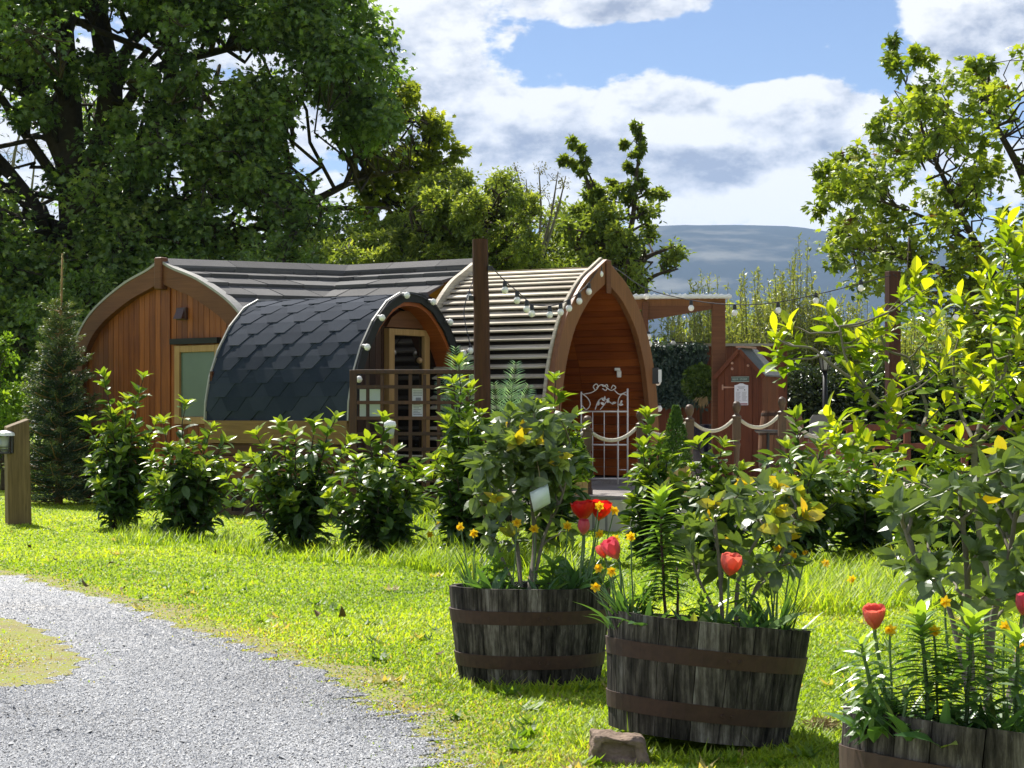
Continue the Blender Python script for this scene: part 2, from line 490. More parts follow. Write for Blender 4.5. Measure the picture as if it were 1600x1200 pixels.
def m_verge():
    m, t = newmat('worn verge')
    a = t.noise(t.pos((1, 1, 1)), 4.0, 6, 0.65)
    b = t.noise(t.pos((1, 1, 1)), 70.0, 4, 0.7)
    f = t.math('ADD', t.math('MULTIPLY', a, 0.6), t.math('MULTIPLY', b, 0.5))
    c = t.ramp(f, [(0.35, (0.14, 0.12, 0.07)), (0.52, (0.26, 0.23, 0.11)), (0.62, (0.22, 0.26, 0.04)), (0.8, (0.40, 0.36, 0.24))])
    t.out(t.pbsdf(c, 0.95, 0.1, b, 0.6, 0.02))
    return m


def m_gravel():
    m, t = newmat('slate gravel')
    v = t.n('ShaderNodeTexVoronoi', ins={'Scale': 75.0})
    t.t.links.new(t.pos((1, 1, 1)), v.inputs['Vector'])
    b = t.noise(t.pos((1, 1, 1)), 1.6, 5, 0.6)
    n = t.noise(t.pos((1, 1, 1)), 120.0, 3, 0.7)
    s = t.n('ShaderNodeSeparateColor')
    t.t.links.new(v.outputs['Color'], s.inputs[0])
    f = t.math('ADD', t.math('MULTIPLY', s.outputs[0], 0.5), t.math('MULTIPLY', n, 0.5))
    c = t.ramp(f, [(0.2, (0.19, 0.193, 0.198)), (0.5, (0.37, 0.375, 0.38)), (0.85, (0.54, 0.54, 0.54))])
    c = t.mix(t.ramp(b, [(0.5, (0, 0, 0)), (0.72, (0.55, 0.55, 0.55))]), c, (0.42, 0.39, 0.34))
    t.out(t.pbsdf(c, 0.85, 0.2, v.outputs['Distance'], 0.8, 0.012))
    return m


def m_stones():
    m, t = newmat('slate chips')
    n = t.noise(t.pos((1, 1, 1)), 90.0, 3)
    f = t.math('ADD', t.rnd(), t.math('MULTIPLY', t.math('SUBTRACT', n, 0.5), 0.3), clamp=True)
    c = t.ramp(f, [(0.0, (0.04, 0.044, 0.054)), (0.2, (0.17, 0.176, 0.186)), (0.55, (0.39, 0.398, 0.405)), (1.0, (0.64, 0.635, 0.62))])
    t.out(t.pbsdf(c, 0.7, 0.35))
    return m


def m_paving():
    m, t = newmat('patio flags')
    br = t.n('ShaderNodeTexBrick', ins={'Scale': 1.0, 'Mortar Size': 0.012, 'Brick Width': 0.6, 'Row Height': 0.45,
                                        'Color1': (0.40, 0.36, 0.30, 1), 'Color2': (0.50, 0.46, 0.39, 1), 'Mortar': (0.16, 0.15, 0.13, 1)})
    t.t.links.new(t.pos((1, 1, 1)), br.inputs['Vector'])
    n = t.noise(t.pos((1, 1, 1)), 8.0, 5, 0.6)
    c = t.mix(t.math('MULTIPLY', n, 0.5), br.outputs[0], (0.3, 0.27, 0.23))
    t.out(t.pbsdf(c, 0.85, 0.2, n, 0.3, 0.01))
    return m


def m_brick():
    m, t = newmat('red brick')
    br = t.n('ShaderNodeTexBrick', ins={'Scale': 1.0, 'Mortar Size': 0.006, 'Brick Width': 0.215, 'Row Height': 0.072,
                                        'Color1': (0.20, 0.075, 0.045, 1), 'Color2': (0.30, 0.12, 0.075, 1), 'Mortar': (0.25, 0.22, 0.19, 1)})
    g = t.n('ShaderNodeNewGeometry')
    s = t.n('ShaderNodeSeparateXYZ'); t.t.links.new(g.outputs['Position'], s.inputs[0])
    c0 = t.n('ShaderNodeCombineXYZ')
    t.t.links.new(t.math('ADD', s.outputs[0], s.outputs[1]), c0.inputs[0]); t.t.links.new(s.outputs[2], c0.inputs[1])
    t.t.links.new(c0.outputs[0], br.inputs['Vector'])
    n = t.noise(t.pos((1, 1, 1)), 20.0, 4)
    c = t.mix(t.math('MULTIPLY', n, 0.4), br.outputs[0], (0.12, 0.06, 0.04))
    t.out(t.pbsdf(c, 0.85, 0.2, br.outputs['Fac'], -0.5, 0.01))
    return m


def m_moor():
    m, t = newmat('moorland')
    a = t.noise(t.pos((0.0006, 0.0006, 0.0035)), 1.0, 6, 0.55)
    b = t.noise(t.pos((0.004, 0.004, 0.012)), 1.0, 5, 0.6)
    f = t.math('ADD', t.math('MULTIPLY', a, 0.75), t.math('MULTIPLY', b, 0.3))
    c = t.ramp(f, [(0.35, (0.016, 0.026, 0.032)), (0.54, (0.026, 0.036, 0.038)), (0.60, (0.15, 0.15, 0.13)), (0.66, (0.030, 0.042, 0.038)), (0.74, (0.10, 0.11, 0.085))])
    t.out(t.pbsdf(c, 0.95, 0.05))
    return m


M['lawn'] = m_lawn(); M['gravel'] = m_gravel(); M['stones'] = m_stones(); M['paving'] = m_paving(); M['brick'] = m_brick(); M['moor'] = m_moor(); M['verge'] = m_verge()

# ------------------------------------------------------------------ camera, sun, sky
cam = bpy.data.cameras.new('camera'); co = bpy.data.objects.new('camera', cam); COL.objects.link(co)
cam.lens = 67.5; cam.sensor_width = 36; cam.shift_y = 0.03125; cam.clip_start = 0.1; cam.clip_end = 30000
co.location = (0, 0, CH); co.rotation_euler = (math.pi / 2, 0, 0)
SC.camera = co
SC.view_settings.view_transform = 'Standard'; SC.view_settings.look = 'None'
SC.view_settings.exposure = EXPOSURE = 1.10
SC.view_settings.gamma = 1.0

SUN = nrm(np.array((-0.45, 0.89, 0.0))) * math.cos(math.radians(50)) + np.array((0, 0, math.sin(math.radians(50))))
sl = bpy.data.lights.new('sun', 'SUN'); sl.energy = 5.0; sl.angle = math.radians(0.5); sl.color = (1.0, 0.95, 0.87)
so = bpy.data.objects.new('sun', sl); COL.objects.link(so)
so.rotation_euler = Vector(SUN).to_track_quat('Z', 'Y').to_euler()

wd = bpy.data.worlds.new('World'); SC.world = wd; wd.use_nodes = True
wt = NT.__new__(NT); wt.t = wd.node_tree; wt.t.nodes.clear()
sky = wt.n('ShaderNodeTexSky', sky_type='NISHITA', sun_disc=False)
sky.sun_elevation = math.radians(50); sky.sun_rotation = math.atan2(SUN[0], SUN[1])
sky.air_density = 0.9; sky.dust_density = 0.1; sky.ozone_density = 3.0; sky.altitude = 400
gen = wt.n('ShaderNodeTexCoord').outputs['Generated']
dirv = wt.vmath('NORMALIZE', gen).outputs[0]
dz = wt.vmath('MULTIPLY', dirv, (1, 1, 1.7)).outputs[0]
n1 = wt.noise(dz, 11.0, 10, 0.60)
n2 = wt.noise(wt.vmath('ADD', dz, (3.1, 1.7, 0.4)).outputs[0], 15.0, 8, 0.6)
n1s = wt.noise(dz, 11.0, 8, 0.60)
n1u = wt.noise(wt.vmath('ADD', dz, (-0.006, 0.004, 0.020)).outputs[0], 11.0, 8, 0.60)
fine = wt.noise(dz, 60.0, 6, 0.65)
relief = wt.math('SUBTRACT', n1s, n1u)      # tops catch the light, undersides stay grey
def dirblob(px, py, hw, hh, wgt):
    c = nrm(np.array(((px - CX) / F, 1.0, (HY - py) / F)))
    dl = wt.vmath('SUBTRACT', dirv, tuple(c)).outputs[0]
    dl = wt.vmath('MULTIPLY', dl, (F / hw, 1.0, F / hh)).outputs[0]
    mr = wt.n('ShaderNodeMapRange', interpolation_type='SMOOTHSTEP')
    wt.t.links.new(wt.vmath('LENGTH', dl).outputs['Value'], mr.inputs[0])
    mr.inputs[1].default_value = 1.25; mr.inputs[2].default_value = 0.45; mr.inputs[3].default_value = 0.0; mr.inputs[4].default_value = wgt
    return mr.outputs[0]

# banks of cumulus and clear openings, by direction: (px, py, half width, half height, weight)
dens = wt.math('ADD', wt.math('MULTIPLY', wt.math('SUBTRACT', n1, 0.5), 1.4), 0.48)
for (px, py, hw, hh, wgt) in [(1080, 210, 420, 130, 0.30), (690, 120, 150, 160, 0.28), (1010, 0, 260, 60, 0.16), (1560, 40, 150, 120, 0.34),
                              (1190, 75, 250, 62, -0.30), (840, 95, 130, 60, -0.20), (1390, 110, 90, 90, -0.14), (1040, 60, 160, 40, -0.12), (700, 60, 70, 60, -0.05), (800, 300, 190, 110, 0.12),
                              (1280, 60, 50, 24, 0.22), (810, 62, 40, 26, 0.16), (890, 100, 60, 26, 0.16), (1060, 70, 40, 22, 0.10), (760, 30, 60, 30, -0.10), (960, 8, 160, 34, 0.10), (1180, 330, 260, 90, 0.12), (100, 200, 600, 400, 0.22), (1250, 190, 120, 60, 0.08)]:
    dens = wt.math('ADD', dens, dirblob(px, py, hw, hh, wgt))
mask = wt.n('ShaderNodeMapRange', interpolation_type='SMOOTHSTEP')
wt.t.links.new(wt.math('ADD', dens, wt.math('MULTIPLY', wt.math('SUBTRACT', fine, 0.5), 0.30)), mask.inputs[0]); mask.inputs[1].default_value = 0.50; mask.inputs[2].default_value = 0.62
# thin bright rims, lilac grey bellies
belly = wt.math('ADD', wt.math('MULTIPLY', wt.math('SUBTRACT', dens, 0.62), 0.75), wt.math('ADD', wt.math('MULTIPLY', wt.math('SUBTRACT', n2, 0.5), 1.0), wt.math('MULTIPLY', relief, -4.6)))
belly = wt.math('ADD', belly, 0.13)
for (px, py, hw, hh, wgt) in [(1090, 265, 190, 60, 0.18), (850, 215, 130, 50, 0.14), (960, 105, 220, 50, -0.28), (1190, 140, 170, 40, -0.22), (1250, 300, 110, 60, -0.28), (1090, 205, 100, 28, -0.34), (770, 330, 130, 60, -0.2), (1530, 90, 120, 50, 0.22)]:
    belly = wt.math('ADD', belly, dirblob(px, py, hw, hh, wgt))
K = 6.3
ccol = wt.ramp(belly, [(0.08, (1.0, 1.0, 1.0)), (0.38, (0.74, 0.77, 0.84)), (0.80, (0.36, 0.41, 0.53))])
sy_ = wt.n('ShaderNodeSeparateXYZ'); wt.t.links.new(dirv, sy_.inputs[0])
front = wt.n('ShaderNodeMapRange', interpolation_type='SMOOTHSTEP'); wt.t.links.new(sy_.outputs[1], front.inputs[0])      # unseen sunlit clouds behind the viewer, brightened as added fill light
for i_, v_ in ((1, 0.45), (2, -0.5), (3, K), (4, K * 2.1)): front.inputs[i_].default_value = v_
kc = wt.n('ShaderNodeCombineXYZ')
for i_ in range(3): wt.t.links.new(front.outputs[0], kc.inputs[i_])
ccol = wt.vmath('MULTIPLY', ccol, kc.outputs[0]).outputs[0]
skc = wt.vmath('MULTIPLY', sky.outputs[0], (0.68, 0.64, 0.67)).outputs[0]
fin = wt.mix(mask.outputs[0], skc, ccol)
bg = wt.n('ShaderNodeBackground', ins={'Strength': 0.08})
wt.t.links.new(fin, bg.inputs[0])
wo = wt.n('ShaderNodeOutputWorld'); wt.t.links.new(bg.outputs[0], wo.inputs[0])

# ------------------------------------------------------------------ setting
HAZE = 1
if HAZE:
    hm, t = newmat('air')
    pv = t.n('ShaderNodeVolumePrincipled')
    pv.inputs['Color'].default_value = (0.44, 0.66, 1.0, 1); pv.inputs['Density'].default_value = 0.000075; pv.inputs['Anisotropy'].default_value = 0.0
    o_ = t.n('ShaderNodeOutputMaterial'); t.t.links.new(pv.outputs[0], o_.inputs['Volume'])
    mb = MB(); mb.box((0, 3900, 324), (9000, 8000, 650))
    hz = mb.build('haze', hm); tag(hz, kind='stuff')

# lawn: one sheet to the horizon
mb = MB(); mb.add([(-9000, -60, 0), (9000, -60, 0), (9000, 9000, 0), (-9000, 9000, 0)], [(0, 1, 2, 3)])
tag(mb.build('ground', M['lawn']), kind='structure')

# moor on the skyline
nx, ny = 160, 40
xs = np.linspace(-3800, 3800, nx); ys = np.linspace(3300, 6500, ny)
Xg, Yg = np.meshgrid(xs, ys)
pxr = CX + Xg / 5200 * F
prof = np.interp(pxr, [-1400, 300, 700, 900, 1010, 1060, 1150, 1230, 1270, 1330, 1430, 1600, 2000, 3000], [470, 430, 385, 366, 357, 353, 352, 354, 358, 372, 392, 402, 420, 470])
top = CH + (HY - prof) / F * 5200
k = np.clip((Yg - 3300) / 1900, 0, 1); k = k * k * (3 - 2 * k)
k = np.where(Yg > 5200, 1 - 0.25 * (Yg - 5200) / 1300, k)
Zg = top * k + (vnoise(Xg / 260, Yg / 260, 3) - 0.5) * 26 * np.clip(k * 3, 0, 1) - 6 * (k < 0.001)
Zg = np.where(np.abs(Yg - 5200) < 60, top, Zg)
idx = np.arange(nx * ny).reshape(ny, nx)
q = np.stack([idx[:-1, :-1], idx[:-1, 1:], idx[1:, 1:], idx[1:, :-1]], -1).reshape(-1, 4)
mb = MB(); mb.add(np.stack([Xg, Yg, Zg], -1).reshape(-1, 3), q)
tag(mb.build('moorland_hill', M['moor'], smooth=True), kind='structure')

# gravel drive
def rough_edge(pts, amp, seed, n=10):
    P = catmull(np.array(pts), n)
    r = np.random.default_rng(seed)
    tn = nrm(np.gradient(P, axis=0)); no = np.stack([-tn[:, 1], tn[:, 0]], 1)
    return P + no * (r.normal(0, amp, (len(P), 1)))

EDGE_PX = [(-700, 868), (-300, 878), (0, 900), (150, 935), (300, 985), (420, 1025), (530, 1068), (560, 1105), (640, 1128), (668, 1165), (690, 1210), (760, 1330)]
edge = rough_edge([G(*p)[:2] for p in EDGE_PX], 0.065, 1, 16)
edge = np.concatenate([edge, [(0.35, 3.0), (0.9, -5), (-14, -5)]])
ISL_PX = [(-800, 935), (-300, 945), (-60, 958), (0, 968), (60, 985), (105, 1015), (120, 1045), (75, 1070), (0, 1076), (-120, 1085), (-500, 1100), (-800, 1040)]
isl = rough_edge([G(*p)[:2] for p in ISL_PX], 0.03, 2)
mb = MB(); mb.add(np.c_[edge, np.full(len(edge), 0.004)], [tuple(range(len(edge)))])
gd = mb.build('gravel_drive', M['gravel']); tag(gd, kind='structure')
mb = MB(); mb.add(np.c_[isl, np.full(len(isl), 0.008)], [tuple(range(len(isl)))])
tag(mb.build('grass_island', M['verge']), kind='structure')
eo = rough_edge([G(*p)[:2] for p in EDGE_PX], 0.0, 1, 16)
tn_ = nrm(np.gradient(eo, axis=0)); no_ = np.stack([-tn_[:, 1], tn_[:, 0]], 1)
if (no_[len(no_) // 2] @ np.array((1.0, 1.0))) < 0: no_ = -no_
wv = 0.10 + 0.30 * vnoise(eo[:, 0] * 2.2, eo[:, 1] * 2.2, 51) + rng.normal(0, 0.03, len(eo))
mb = MB(); nv = len(eo)
mb.add(np.r_[np.c_[eo - no_ * 0.2, np.full(nv, 0.002)], np.c_[eo + no_ * wv[:, None], np.full(nv, 0.002)]], [(i, i + 1, nv + i + 1, nv + i) for i in range(nv - 1)])
tag(mb.build('worn_verge', M['verge']), kind='structure')

def on_drive(x, y):
    return inpoly(x, y, edge) & ~inpoly(x, y, isl)

def edge_dist(x, y):
    E = np.concatenate([edge[:-3:2], isl[::2]])
    d = np.full(len(x), 9.0)
    for e in E: d = np.minimum(d, np.hypot(x - e[0], y - e[1]))
    return d

# loose chippings
def chips(n):
    px = rng.uniform(-700, 820, n); py = 1300 - rng.uniform(0, 1, n) ** 1.0 * 420
    d = F * CH / (py - HY); x = (px - CX) / F * d
    ok = (inpoly(x, d, edge) & (~inpoly(x, d, isl) | (rng.uniform(0, 1, n) < 0.06))) | ((px < 760) & inpoly(x - 0.12, d - 0.12, edge) & (rng.uniform(0, 1, n) < 0.10))
    x, d = x[ok], d[ok]; n = len(x)
    tv = np.array([(1, 0, 0), (-1, 0.1, 0), (0.1, 0.8, 0), (-0.1, -0.9, 0), (0, 0, 0.55), (0.1, 0, -0.4)], float)
    tf = np.array([(0, 2, 4), (2, 1, 4), (1, 3, 4), (3, 0, 4)])
    s = np.exp(np.clip(rng.normal(0, 0.42, n), -1, 0.9)) * 0.0039 * np.where(rng.uniform(0, 1, n) < 0.006, 2.0, 1)
    a = rng.uniform(0, 6.28, n)
    mb = MB()
    up = nrm(np.c_[rng.normal(0, 0.35, n), rng.normal(0, 0.35, n), np.ones(n)])
    mb.scatter((tv, tf), np.c_[x, d, 0.006 + 0.2 * s], np.c_[np.cos(a), np.sin(a), np.zeros(n)], up, s, np.clip(0.55 * rng.beta(2, 2, n) + 0.50 * vnoise(x * 1.1 + d * 0.5, d * 0.45 - x * 0.2, 61) + 0.12 * (vnoise(x * 5, d * 5, 62) - 0.5), 0, 1), s * rng.uniform(0.7, 1.3, n))
    return mb

tag(chips(500000).build('gravel_stones', M['stones']), kind='stuff')

# patio of stone flags and the deck in front of the arched pod
PZ = 0.30
mb = MB()
pp = np.array([(0.30, 18.9), (1.05, 18.2), (4.0, 18.6), (9.0, 19.5), (9.0, 31), (-0.5, 31), (-0.5, 22.5)])
mb.add(np.r_[np.c_[pp, np.full(7, PZ)], np.c_[pp, np.full(7, -0.05)]], [tuple(range(7))] + [(i, i + 7, (i + 1) % 7 + 7, (i + 1) % 7) for i in range(7)])
tag(mb.build('patio', M['paving']), kind='structure')
mb = MB()
for i in range(22):
    y0 = 18.32 + i * 0.145
    mb.box((1.15, y0 + 0.07, PZ + 0.018), (1.5, 0.138, 0.028), rng.uniform())
tag(mb.build('timber_deck', M['deck']), kind='structure')

# ------------------------------------------------------------------ lawn blades
BARRELS = [('mid', 828, 8.0), ('front', 1090, 6.45), ('near', 1563, 4.17)]
def blade_tpl(n=2, bend=0.5):
    vs = []
    for i in range(n + 1):
        y = i / n; w = 0.5 * (1 - y ** 1.6)
        vs += [(-w, y, bend * y * y), (w, y, bend * y * y)]
    vs = np.array(vs, float)
    return vs, np.array([(2 * i, 2 * i + 1, 2 * i + 3, 2 * i + 2) for i in range(n)])

BLD = blade_tpl(2, 0.45)

def lawn_blades(n):
    px = rng.uniform(-800, 2400, n); py = 1330 - (1330 - 718) * rng.uniform(0, 1, n) ** 1.35
    d = F * CH / (py - HY); x = (px - CX) / F * d
    drv = on_drive(x, d)
    ed = edge_dist(x, d)
    keep = ~drv | ((ed < 0.16) & (rng.uniform(0, 1, n) < 0.10))
    keep &= ~((d > 18.0) & inpoly(x, d, pp))
    for _, bx, bd in BARRELS:
        keep &= np.hypot(x - (bx - CX) / F * bd, d - bd) > 0.31
    # the worn, thin verge
    keep &= (ed > 0.30) | (rng.uniform(0, 1, n) < 0.12 + 2.6 * ed * (0.5 + vnoise(x * 6, d * 6, 77)))
    x, d, ed = x[keep], d[keep], ed[keep]; n = len(x)
    pat = vnoise(x * 1.3, d * 1.3, 5); pat2 = vnoise(x * 5, d * 5, 8); pat3 = vnoise(x * 0.6, d * 0.5, 9)
    h = 0.024 * (0.55 + 0.55 * pat + 0.45 * pat2) * rng.uniform(0.55, 1.35, n) * np.clip(0.5 + ed * 0.9, 0.5, 1.0)
    tall = rng.uniform(0, 1, n) < 0.02
    h = np.where(tall, h * 1.8, h)
    for _, bx, bd in BARRELS:      # unmown fringe round the tubs
        r = np.hypot(x - (bx - CX) / F * bd, d - bd)
        h = np.where(r < 0.43, h * rng.uniform(1.0, 2.6, n), h)
    w = 0.0020 + 0.00036 * d
    a = rng.uniform(0, 6.28, n)
    lean = rng.uniform(0.1, 0.9, n)
    fwd = np.c_[np.cos(a) * lean, np.sin(a) * lean, np.ones(n)]
    up = np.c_[np.cos(a), np.sin(a), -lean * 0.2]
    r = 0.10 + 0.40 * pat + 0.36 * pat3 + 0.12 * (pat2 - 0.5) + rng.normal(0, 0.12, n)
    dry = rng.uniform(0, 1, n) < (0.02 + 0.6 * np.exp(-ed / 0.25) * (0.3 + pat2))
    isd = inpoly(x, d, isl)
    dry |= isd & (rng.uniform(0, 1, n) < 0.4)
    r = np.where(dry, rng.uniform(0.84, 1.05, n), np.clip(r, 0.02, 0.82))
    mb = MB()
    mb.scatter(BLD, np.c_[x, d, np.zeros(n)], fwd, up, h, r, w * 2)
    return mb

tag(lawn_blades(930000).build('lawn_grass', M['grass']), kind='stuff')

def long_grass(name, poly_px, n, h0, seed):
    poly = np.array([G(*p)[:2] for p in poly_px])
    lo, hi = poly.min(0), poly.max(0)
    x = rng.uniform(lo[0], hi[0], n * 3); y = rng.uniform(lo[1], hi[1], n * 3)
    ok = inpoly(x, y, poly); x, y = x[ok][:n], y[ok][:n]; n = len(x)
    c = vnoise(x * 4, y * 4, seed)
    k = c > 0.36
    x, y, c = x[k], y[k], c[k]; n = len(x)
    a = rng.uniform(0, 6.28, n); le = rng.uniform(0.05, 0.55, n)
    mb = MB()
    mb.scatter(blade_tpl(3, 0.55), np.c_[x, y, np.zeros(n)], np.c_[np.cos(a) * le, np.sin(a) * le, np.ones(n)], np.c_[np.cos(a), np.sin(a), np.zeros(n)],
               h0 * rng.uniform(0.4, 1.2, n) * (0.5 + c), np.clip(0.25 + 0.35 * c + rng.normal(0, 0.14, n), 0, 0.86), rng.uniform(0.007, 0.012, n))
    tag(mb.build(name, M['grass']), kind='stuff')

long_grass('long_grass', [(1225, 958), (1330, 966), (1440, 955), (1700, 960), (1700, 878), (1440, 868), (1330, 872), (1250, 880)], 12000, 0.17, 4)
long_grass('long_grass', [(600, 880), (700, 905), (790, 900), (900, 905), (900, 862), (780, 852), (690, 838), (640, 850)], 9000, 0.18, 14)
long_grass('long_grass', [(560, 832), (700, 832), (700, 812), (600, 806)], 2600, 0.28, 24)
long_grass('rough_grass', [(165, 850), (340, 866), (480, 880), (640, 892), (640, 870), (470, 856), (330, 840), (190, 826)], 3200, 0.13, 34)

# flat rosettes of lawn weeds and clover patches
n = 230
px = rng.uniform(-100, 1500, n); py = 1260 - 440 * rng.uniform(0, 1, n); dd_ = F * CH / (py - HY); wx = (px - CX) / F * dd_
k_ = ~on_drive(wx, dd_) & (edge_dist(wx, dd_) > 0.12); wx, dd_ = wx[k_], dd_[k_]
mb = MB()
for x_, y_ in zip(wx, dd_):
    m_ = rng.integers(6, 16); a = rng.uniform(0, 6.28, m_); o_ = np.c_[np.cos(a), np.sin(a), np.full(m_, 0.35)]
    mb.scatter(blade_tpl(3, 0.25), np.array((x_, y_, 0.012)) + rng.normal(0, 0.02, (m_, 3)) * (1, 1, 0.1), o_, np.c_[-np.cos(a) * 0.3, -np.sin(a) * 0.3, np.ones(m_)], rng.uniform(0.03, 0.075, m_), rng.uniform(0, 0.2, m_) if rng.uniform() < 0.7 else rng.uniform(0.85, 1.0, m_), rng.uniform(0.014, 0.028, m_))
tag(mb.build('lawn_weeds', M['grass']), kind='stuff')

# ------------------------------------------------------------------ frames, profiles
class Fr:
    def __init__(s, O, e, a):
        s.O = np.array((O[0], O[1], 0.0)); s.e = np.array((e[0], e[1], 0.0)); s.a = np.array((a[0], a[1], 0.0))

    def p(s, u, d, z):
        return s.O + u * s.e + d * s.a + np.array((0, 0, z))

    def box(s, mb, u0, u1, d0, d1, z0, z1, r=0.5):
        mb.hexa([s.p(u0, d0, z0), s.p(u1, d0, z0), s.p(u1, d1, z0), s.p(u0, d1, z0), s.p(u0, d0, z1), s.p(u1, d0, z1), s.p(u1, d1, z1), s.p(u0, d1, z1)], r)


class Prof:
    """half profile from apex (0, z) down to the base, with arc length"""
    def __init__(s, pts, n=10, smooth=True):
        s.P = catmull(pts, n) if smooth else np.array(pts, float)
        s.t = np.r_[0, np.cumsum(np.hypot(*np.diff(s.P, axis=0).T))]
        s.L = s.t[-1]

    def at(s, t):
        return np.array([np.interp(t, s.t, s.P[:, 0]), np.interp(t, s.t, s.P[:, 1])])

    def nor(s, t):
        d = nrm(s.at(min(t + 0.03, s.L)) - s.at(max(t - 0.03, 0)))
        return np.array((-d[1], d[0]))

    def full(s, off=0.0):
        N = np.array([s.nor(t) for t in s.t])
        N[0] = nrm(N[0] + np.array((0.0, 0.4))) if False else N[0]
        h = s.P + N * off
        h[0] = (0, s.P[0, 1] + off / max(0.5, N[0][1]))
        l = h[::-1].copy(); l[:, 0] *= -1
        return np.r_[l[:-1], h]

    def zof(s, u):
        """height of the outline above |u| (upper branch)"""
        i = int(np.argmax(s.P[:, 0]))
        return float(np.interp(abs(u), s.P[:i + 1, 0], s.P[:i + 1, 1]))


def arch_band(mb, fr, pr, o0, o1, s0, s1, zmin=None, r=0.5):
    A, B = pr.full(o0), pr.full(o1)
    n = len(A)
    V = []
    for i in range(n):
        for q in (A, B):
            for s in (s0, s1):
                V.append(fr.p(q[i][0], s, max(q[i][1], zmin) if zmin is not None else q[i][1]))
    fs = []
    for i in range(n - 1):
        a, b = 4 * i, 4 * i + 4
        fs += [(a, b, b + 1, a + 1), (a + 2, a + 3, b + 3, b + 2), (a, a + 2, b + 2, b), (a + 1, b + 1, b + 3, a + 3)]
    fs += [(0, 1, 3, 2), (4 * n - 4, 4 * n - 2, 4 * n - 1, 4 * n - 3)]
    mb.add(np.array(V), fs, r)


def shell(mb, fr, pr, off, th, s0, s1, t1=None):
    arch_band(mb, fr, pr, off, off - th, s0, s1)


def courses(mb, fr, pr, side, ts, lift, th, s0, s1, wid=None, jit=0.0, seed=0):
    """rows of boards or shingles laid down a profile; each lower edge stands proud of the next row"""
    r = np.random.default_rng(seed)
    for k in range(len(ts) - 1):
        ta, tb = ts[k], ts[k + 1] + 0.02
        pa, pb = pr.at(ta), pr.at(tb)
        na, nb = pr.nor(ta), pr.nor(tb)
        s = s0
        while s < s1 - 1e-4:
            w = (s1 - s0) if wid is None else wid * r.uniform(0.75, 1.3)
            e = min(s + w, s1)
            if s1 - e < 0.06: e = s1
            j = r.uniform(-jit, jit)
            g = 0.0 if wid is None else 0.007
            ups = [(pa + na * 0.004), (pb + nb * (lift + j)), (pb + nb * (lift - th + j)), (pa - na * 0.01)]
            V = []
            for sx in (s + g, e - g):
                for q in ups: V.append(fr.p(side * q[0], sx, q[1]))
            mb.add(np.array(V), [(0, 1, 2, 3), (7, 6, 5, 4), (0, 4, 5, 1), (1, 5, 6, 2), (2, 6, 7, 3), (3, 7, 4, 0)], r.uniform())
            s = e


def steps(mb, fr, pr, side, ts, s0, s1, seed):
    """square edged boards stepped down a profile: a sloping weathered ledge, then an upright face"""
    r = np.random.default_rng(seed)
    for k in range(len(ts) - 1):
        (ua, za), (ub, zb) = pr.at(ts[k]), pr.at(ts[k + 1])
        o = 0.016 + r.uniform(-0.002, 0.002)
        o += 0.016; dz_ = min(0.55 * (ub + o - ua), 0.62 * (za - zb))
        dz_ = min(dz_, za - zb - 0.02)
        q = [(ua - 0.05, za + 0.012), (ub + o, za - dz_), (ub + o - 0.002, za - dz_ - 0.015), (ub - 0.05, za - dz_ - 0.019)]
        V = [fr.p(side * u, s, z) for s in (s0, s1) for u, z in ((ub - 0.05, za - dz_ - 0.012), (ub - 0.046, zb - 0.01), (ub - 0.06, zb - 0.01), (ub - 0.07, za - dz_ - 0.012))]
        mb.add(np.array(V), [(0, 1, 2, 3), (7, 6, 5, 4), (0, 4, 5, 1), (1, 5, 6, 2), (2, 6, 7, 3), (3, 7, 4, 0)], r.uniform())
        V = [fr.p(side * u, s, z) for s in (s0, s1) for u, z in q]
        mb.add(np.array(V), [(0, 1, 2, 3), (7, 6, 5, 4), (0, 4, 5, 1), (1, 5, 6, 2), (2, 6, 7, 3), (3, 7, 4, 0)], r.uniform())


def planked_end(mb, fr, pr, s0, s1, w, zb, seed, off=-0.02, holes=()):
    """upright boards filling the outline of a profile"""
    r = np.random.default_rng(seed)
    um = pr.P[:, 0].max() + off - 0.01
    u = -um
    while u < um - 0.01:
        v = min(u + w, um)
        za, zc, zb_ = pr.zof(u) + off * 1.3, pr.zof((u + v) / 2) + off * 1.3, pr.zof(v - 0.004) + off * 1.3
        j = r.uniform(0, 0.003)
        q = [(u + 0.0035, zb), (v - 0.0035, zb), (v - 0.0035, zb_), ((u + v) / 2, zc), (u + 0.0035, za)]
        V = [fr.p(a, s1 + j, z) for a, z in q] + [fr.p(a, s0, z) for a, z in q]
        mb.add(np.array(V), [(0, 1, 2, 3, 4), (9, 8, 7, 6, 5)] + [(i, i + 5, (i + 1) % 5 + 5, (i + 1) % 5) for i in range(5)], r.uniform())
        u = v


# ------------------------------------------------------------------ timber hut with the shingle roof
HUT = Prof([(0, 2.98), (0.22, 2.88), (0.68, 2.72), (1.22, 2.43), (1.52, 2.13), (1.66, 1.8), (1.68, 1.2), (1.60, 0.0)], 8)
A_ = np.array((-4.30, 23.8)); R_ = nrm(np.array((2.19, 1.03))); E_ = nrm(np.array((2.57, -2.0)))
N_ = np.array((-0.614, -0.789))
fH = Fr(A_, E_, R_)          # roof runs along the ridge
fG = Fr(A_, E_, N_)          # gable details stand off the wall
hut = thing('timber_hut', 'orange brown boarded cabin with arched gable and long grey shingle roof', 'cabin', (-4.0, 23.8, 0))
mb = MB(); planked_end(mb, fG, HUT, -0.03, 0.0, 0.098, 0.08, 1, off=-0.12)
mb.build('gable_wall', M['redwood_v'], hut)
mb = MB(); arch_band(mb, fG, HUT, 0.02, -0.20, 0.0, 0.09)
mb.build('barge_board', M['barge'], hut)
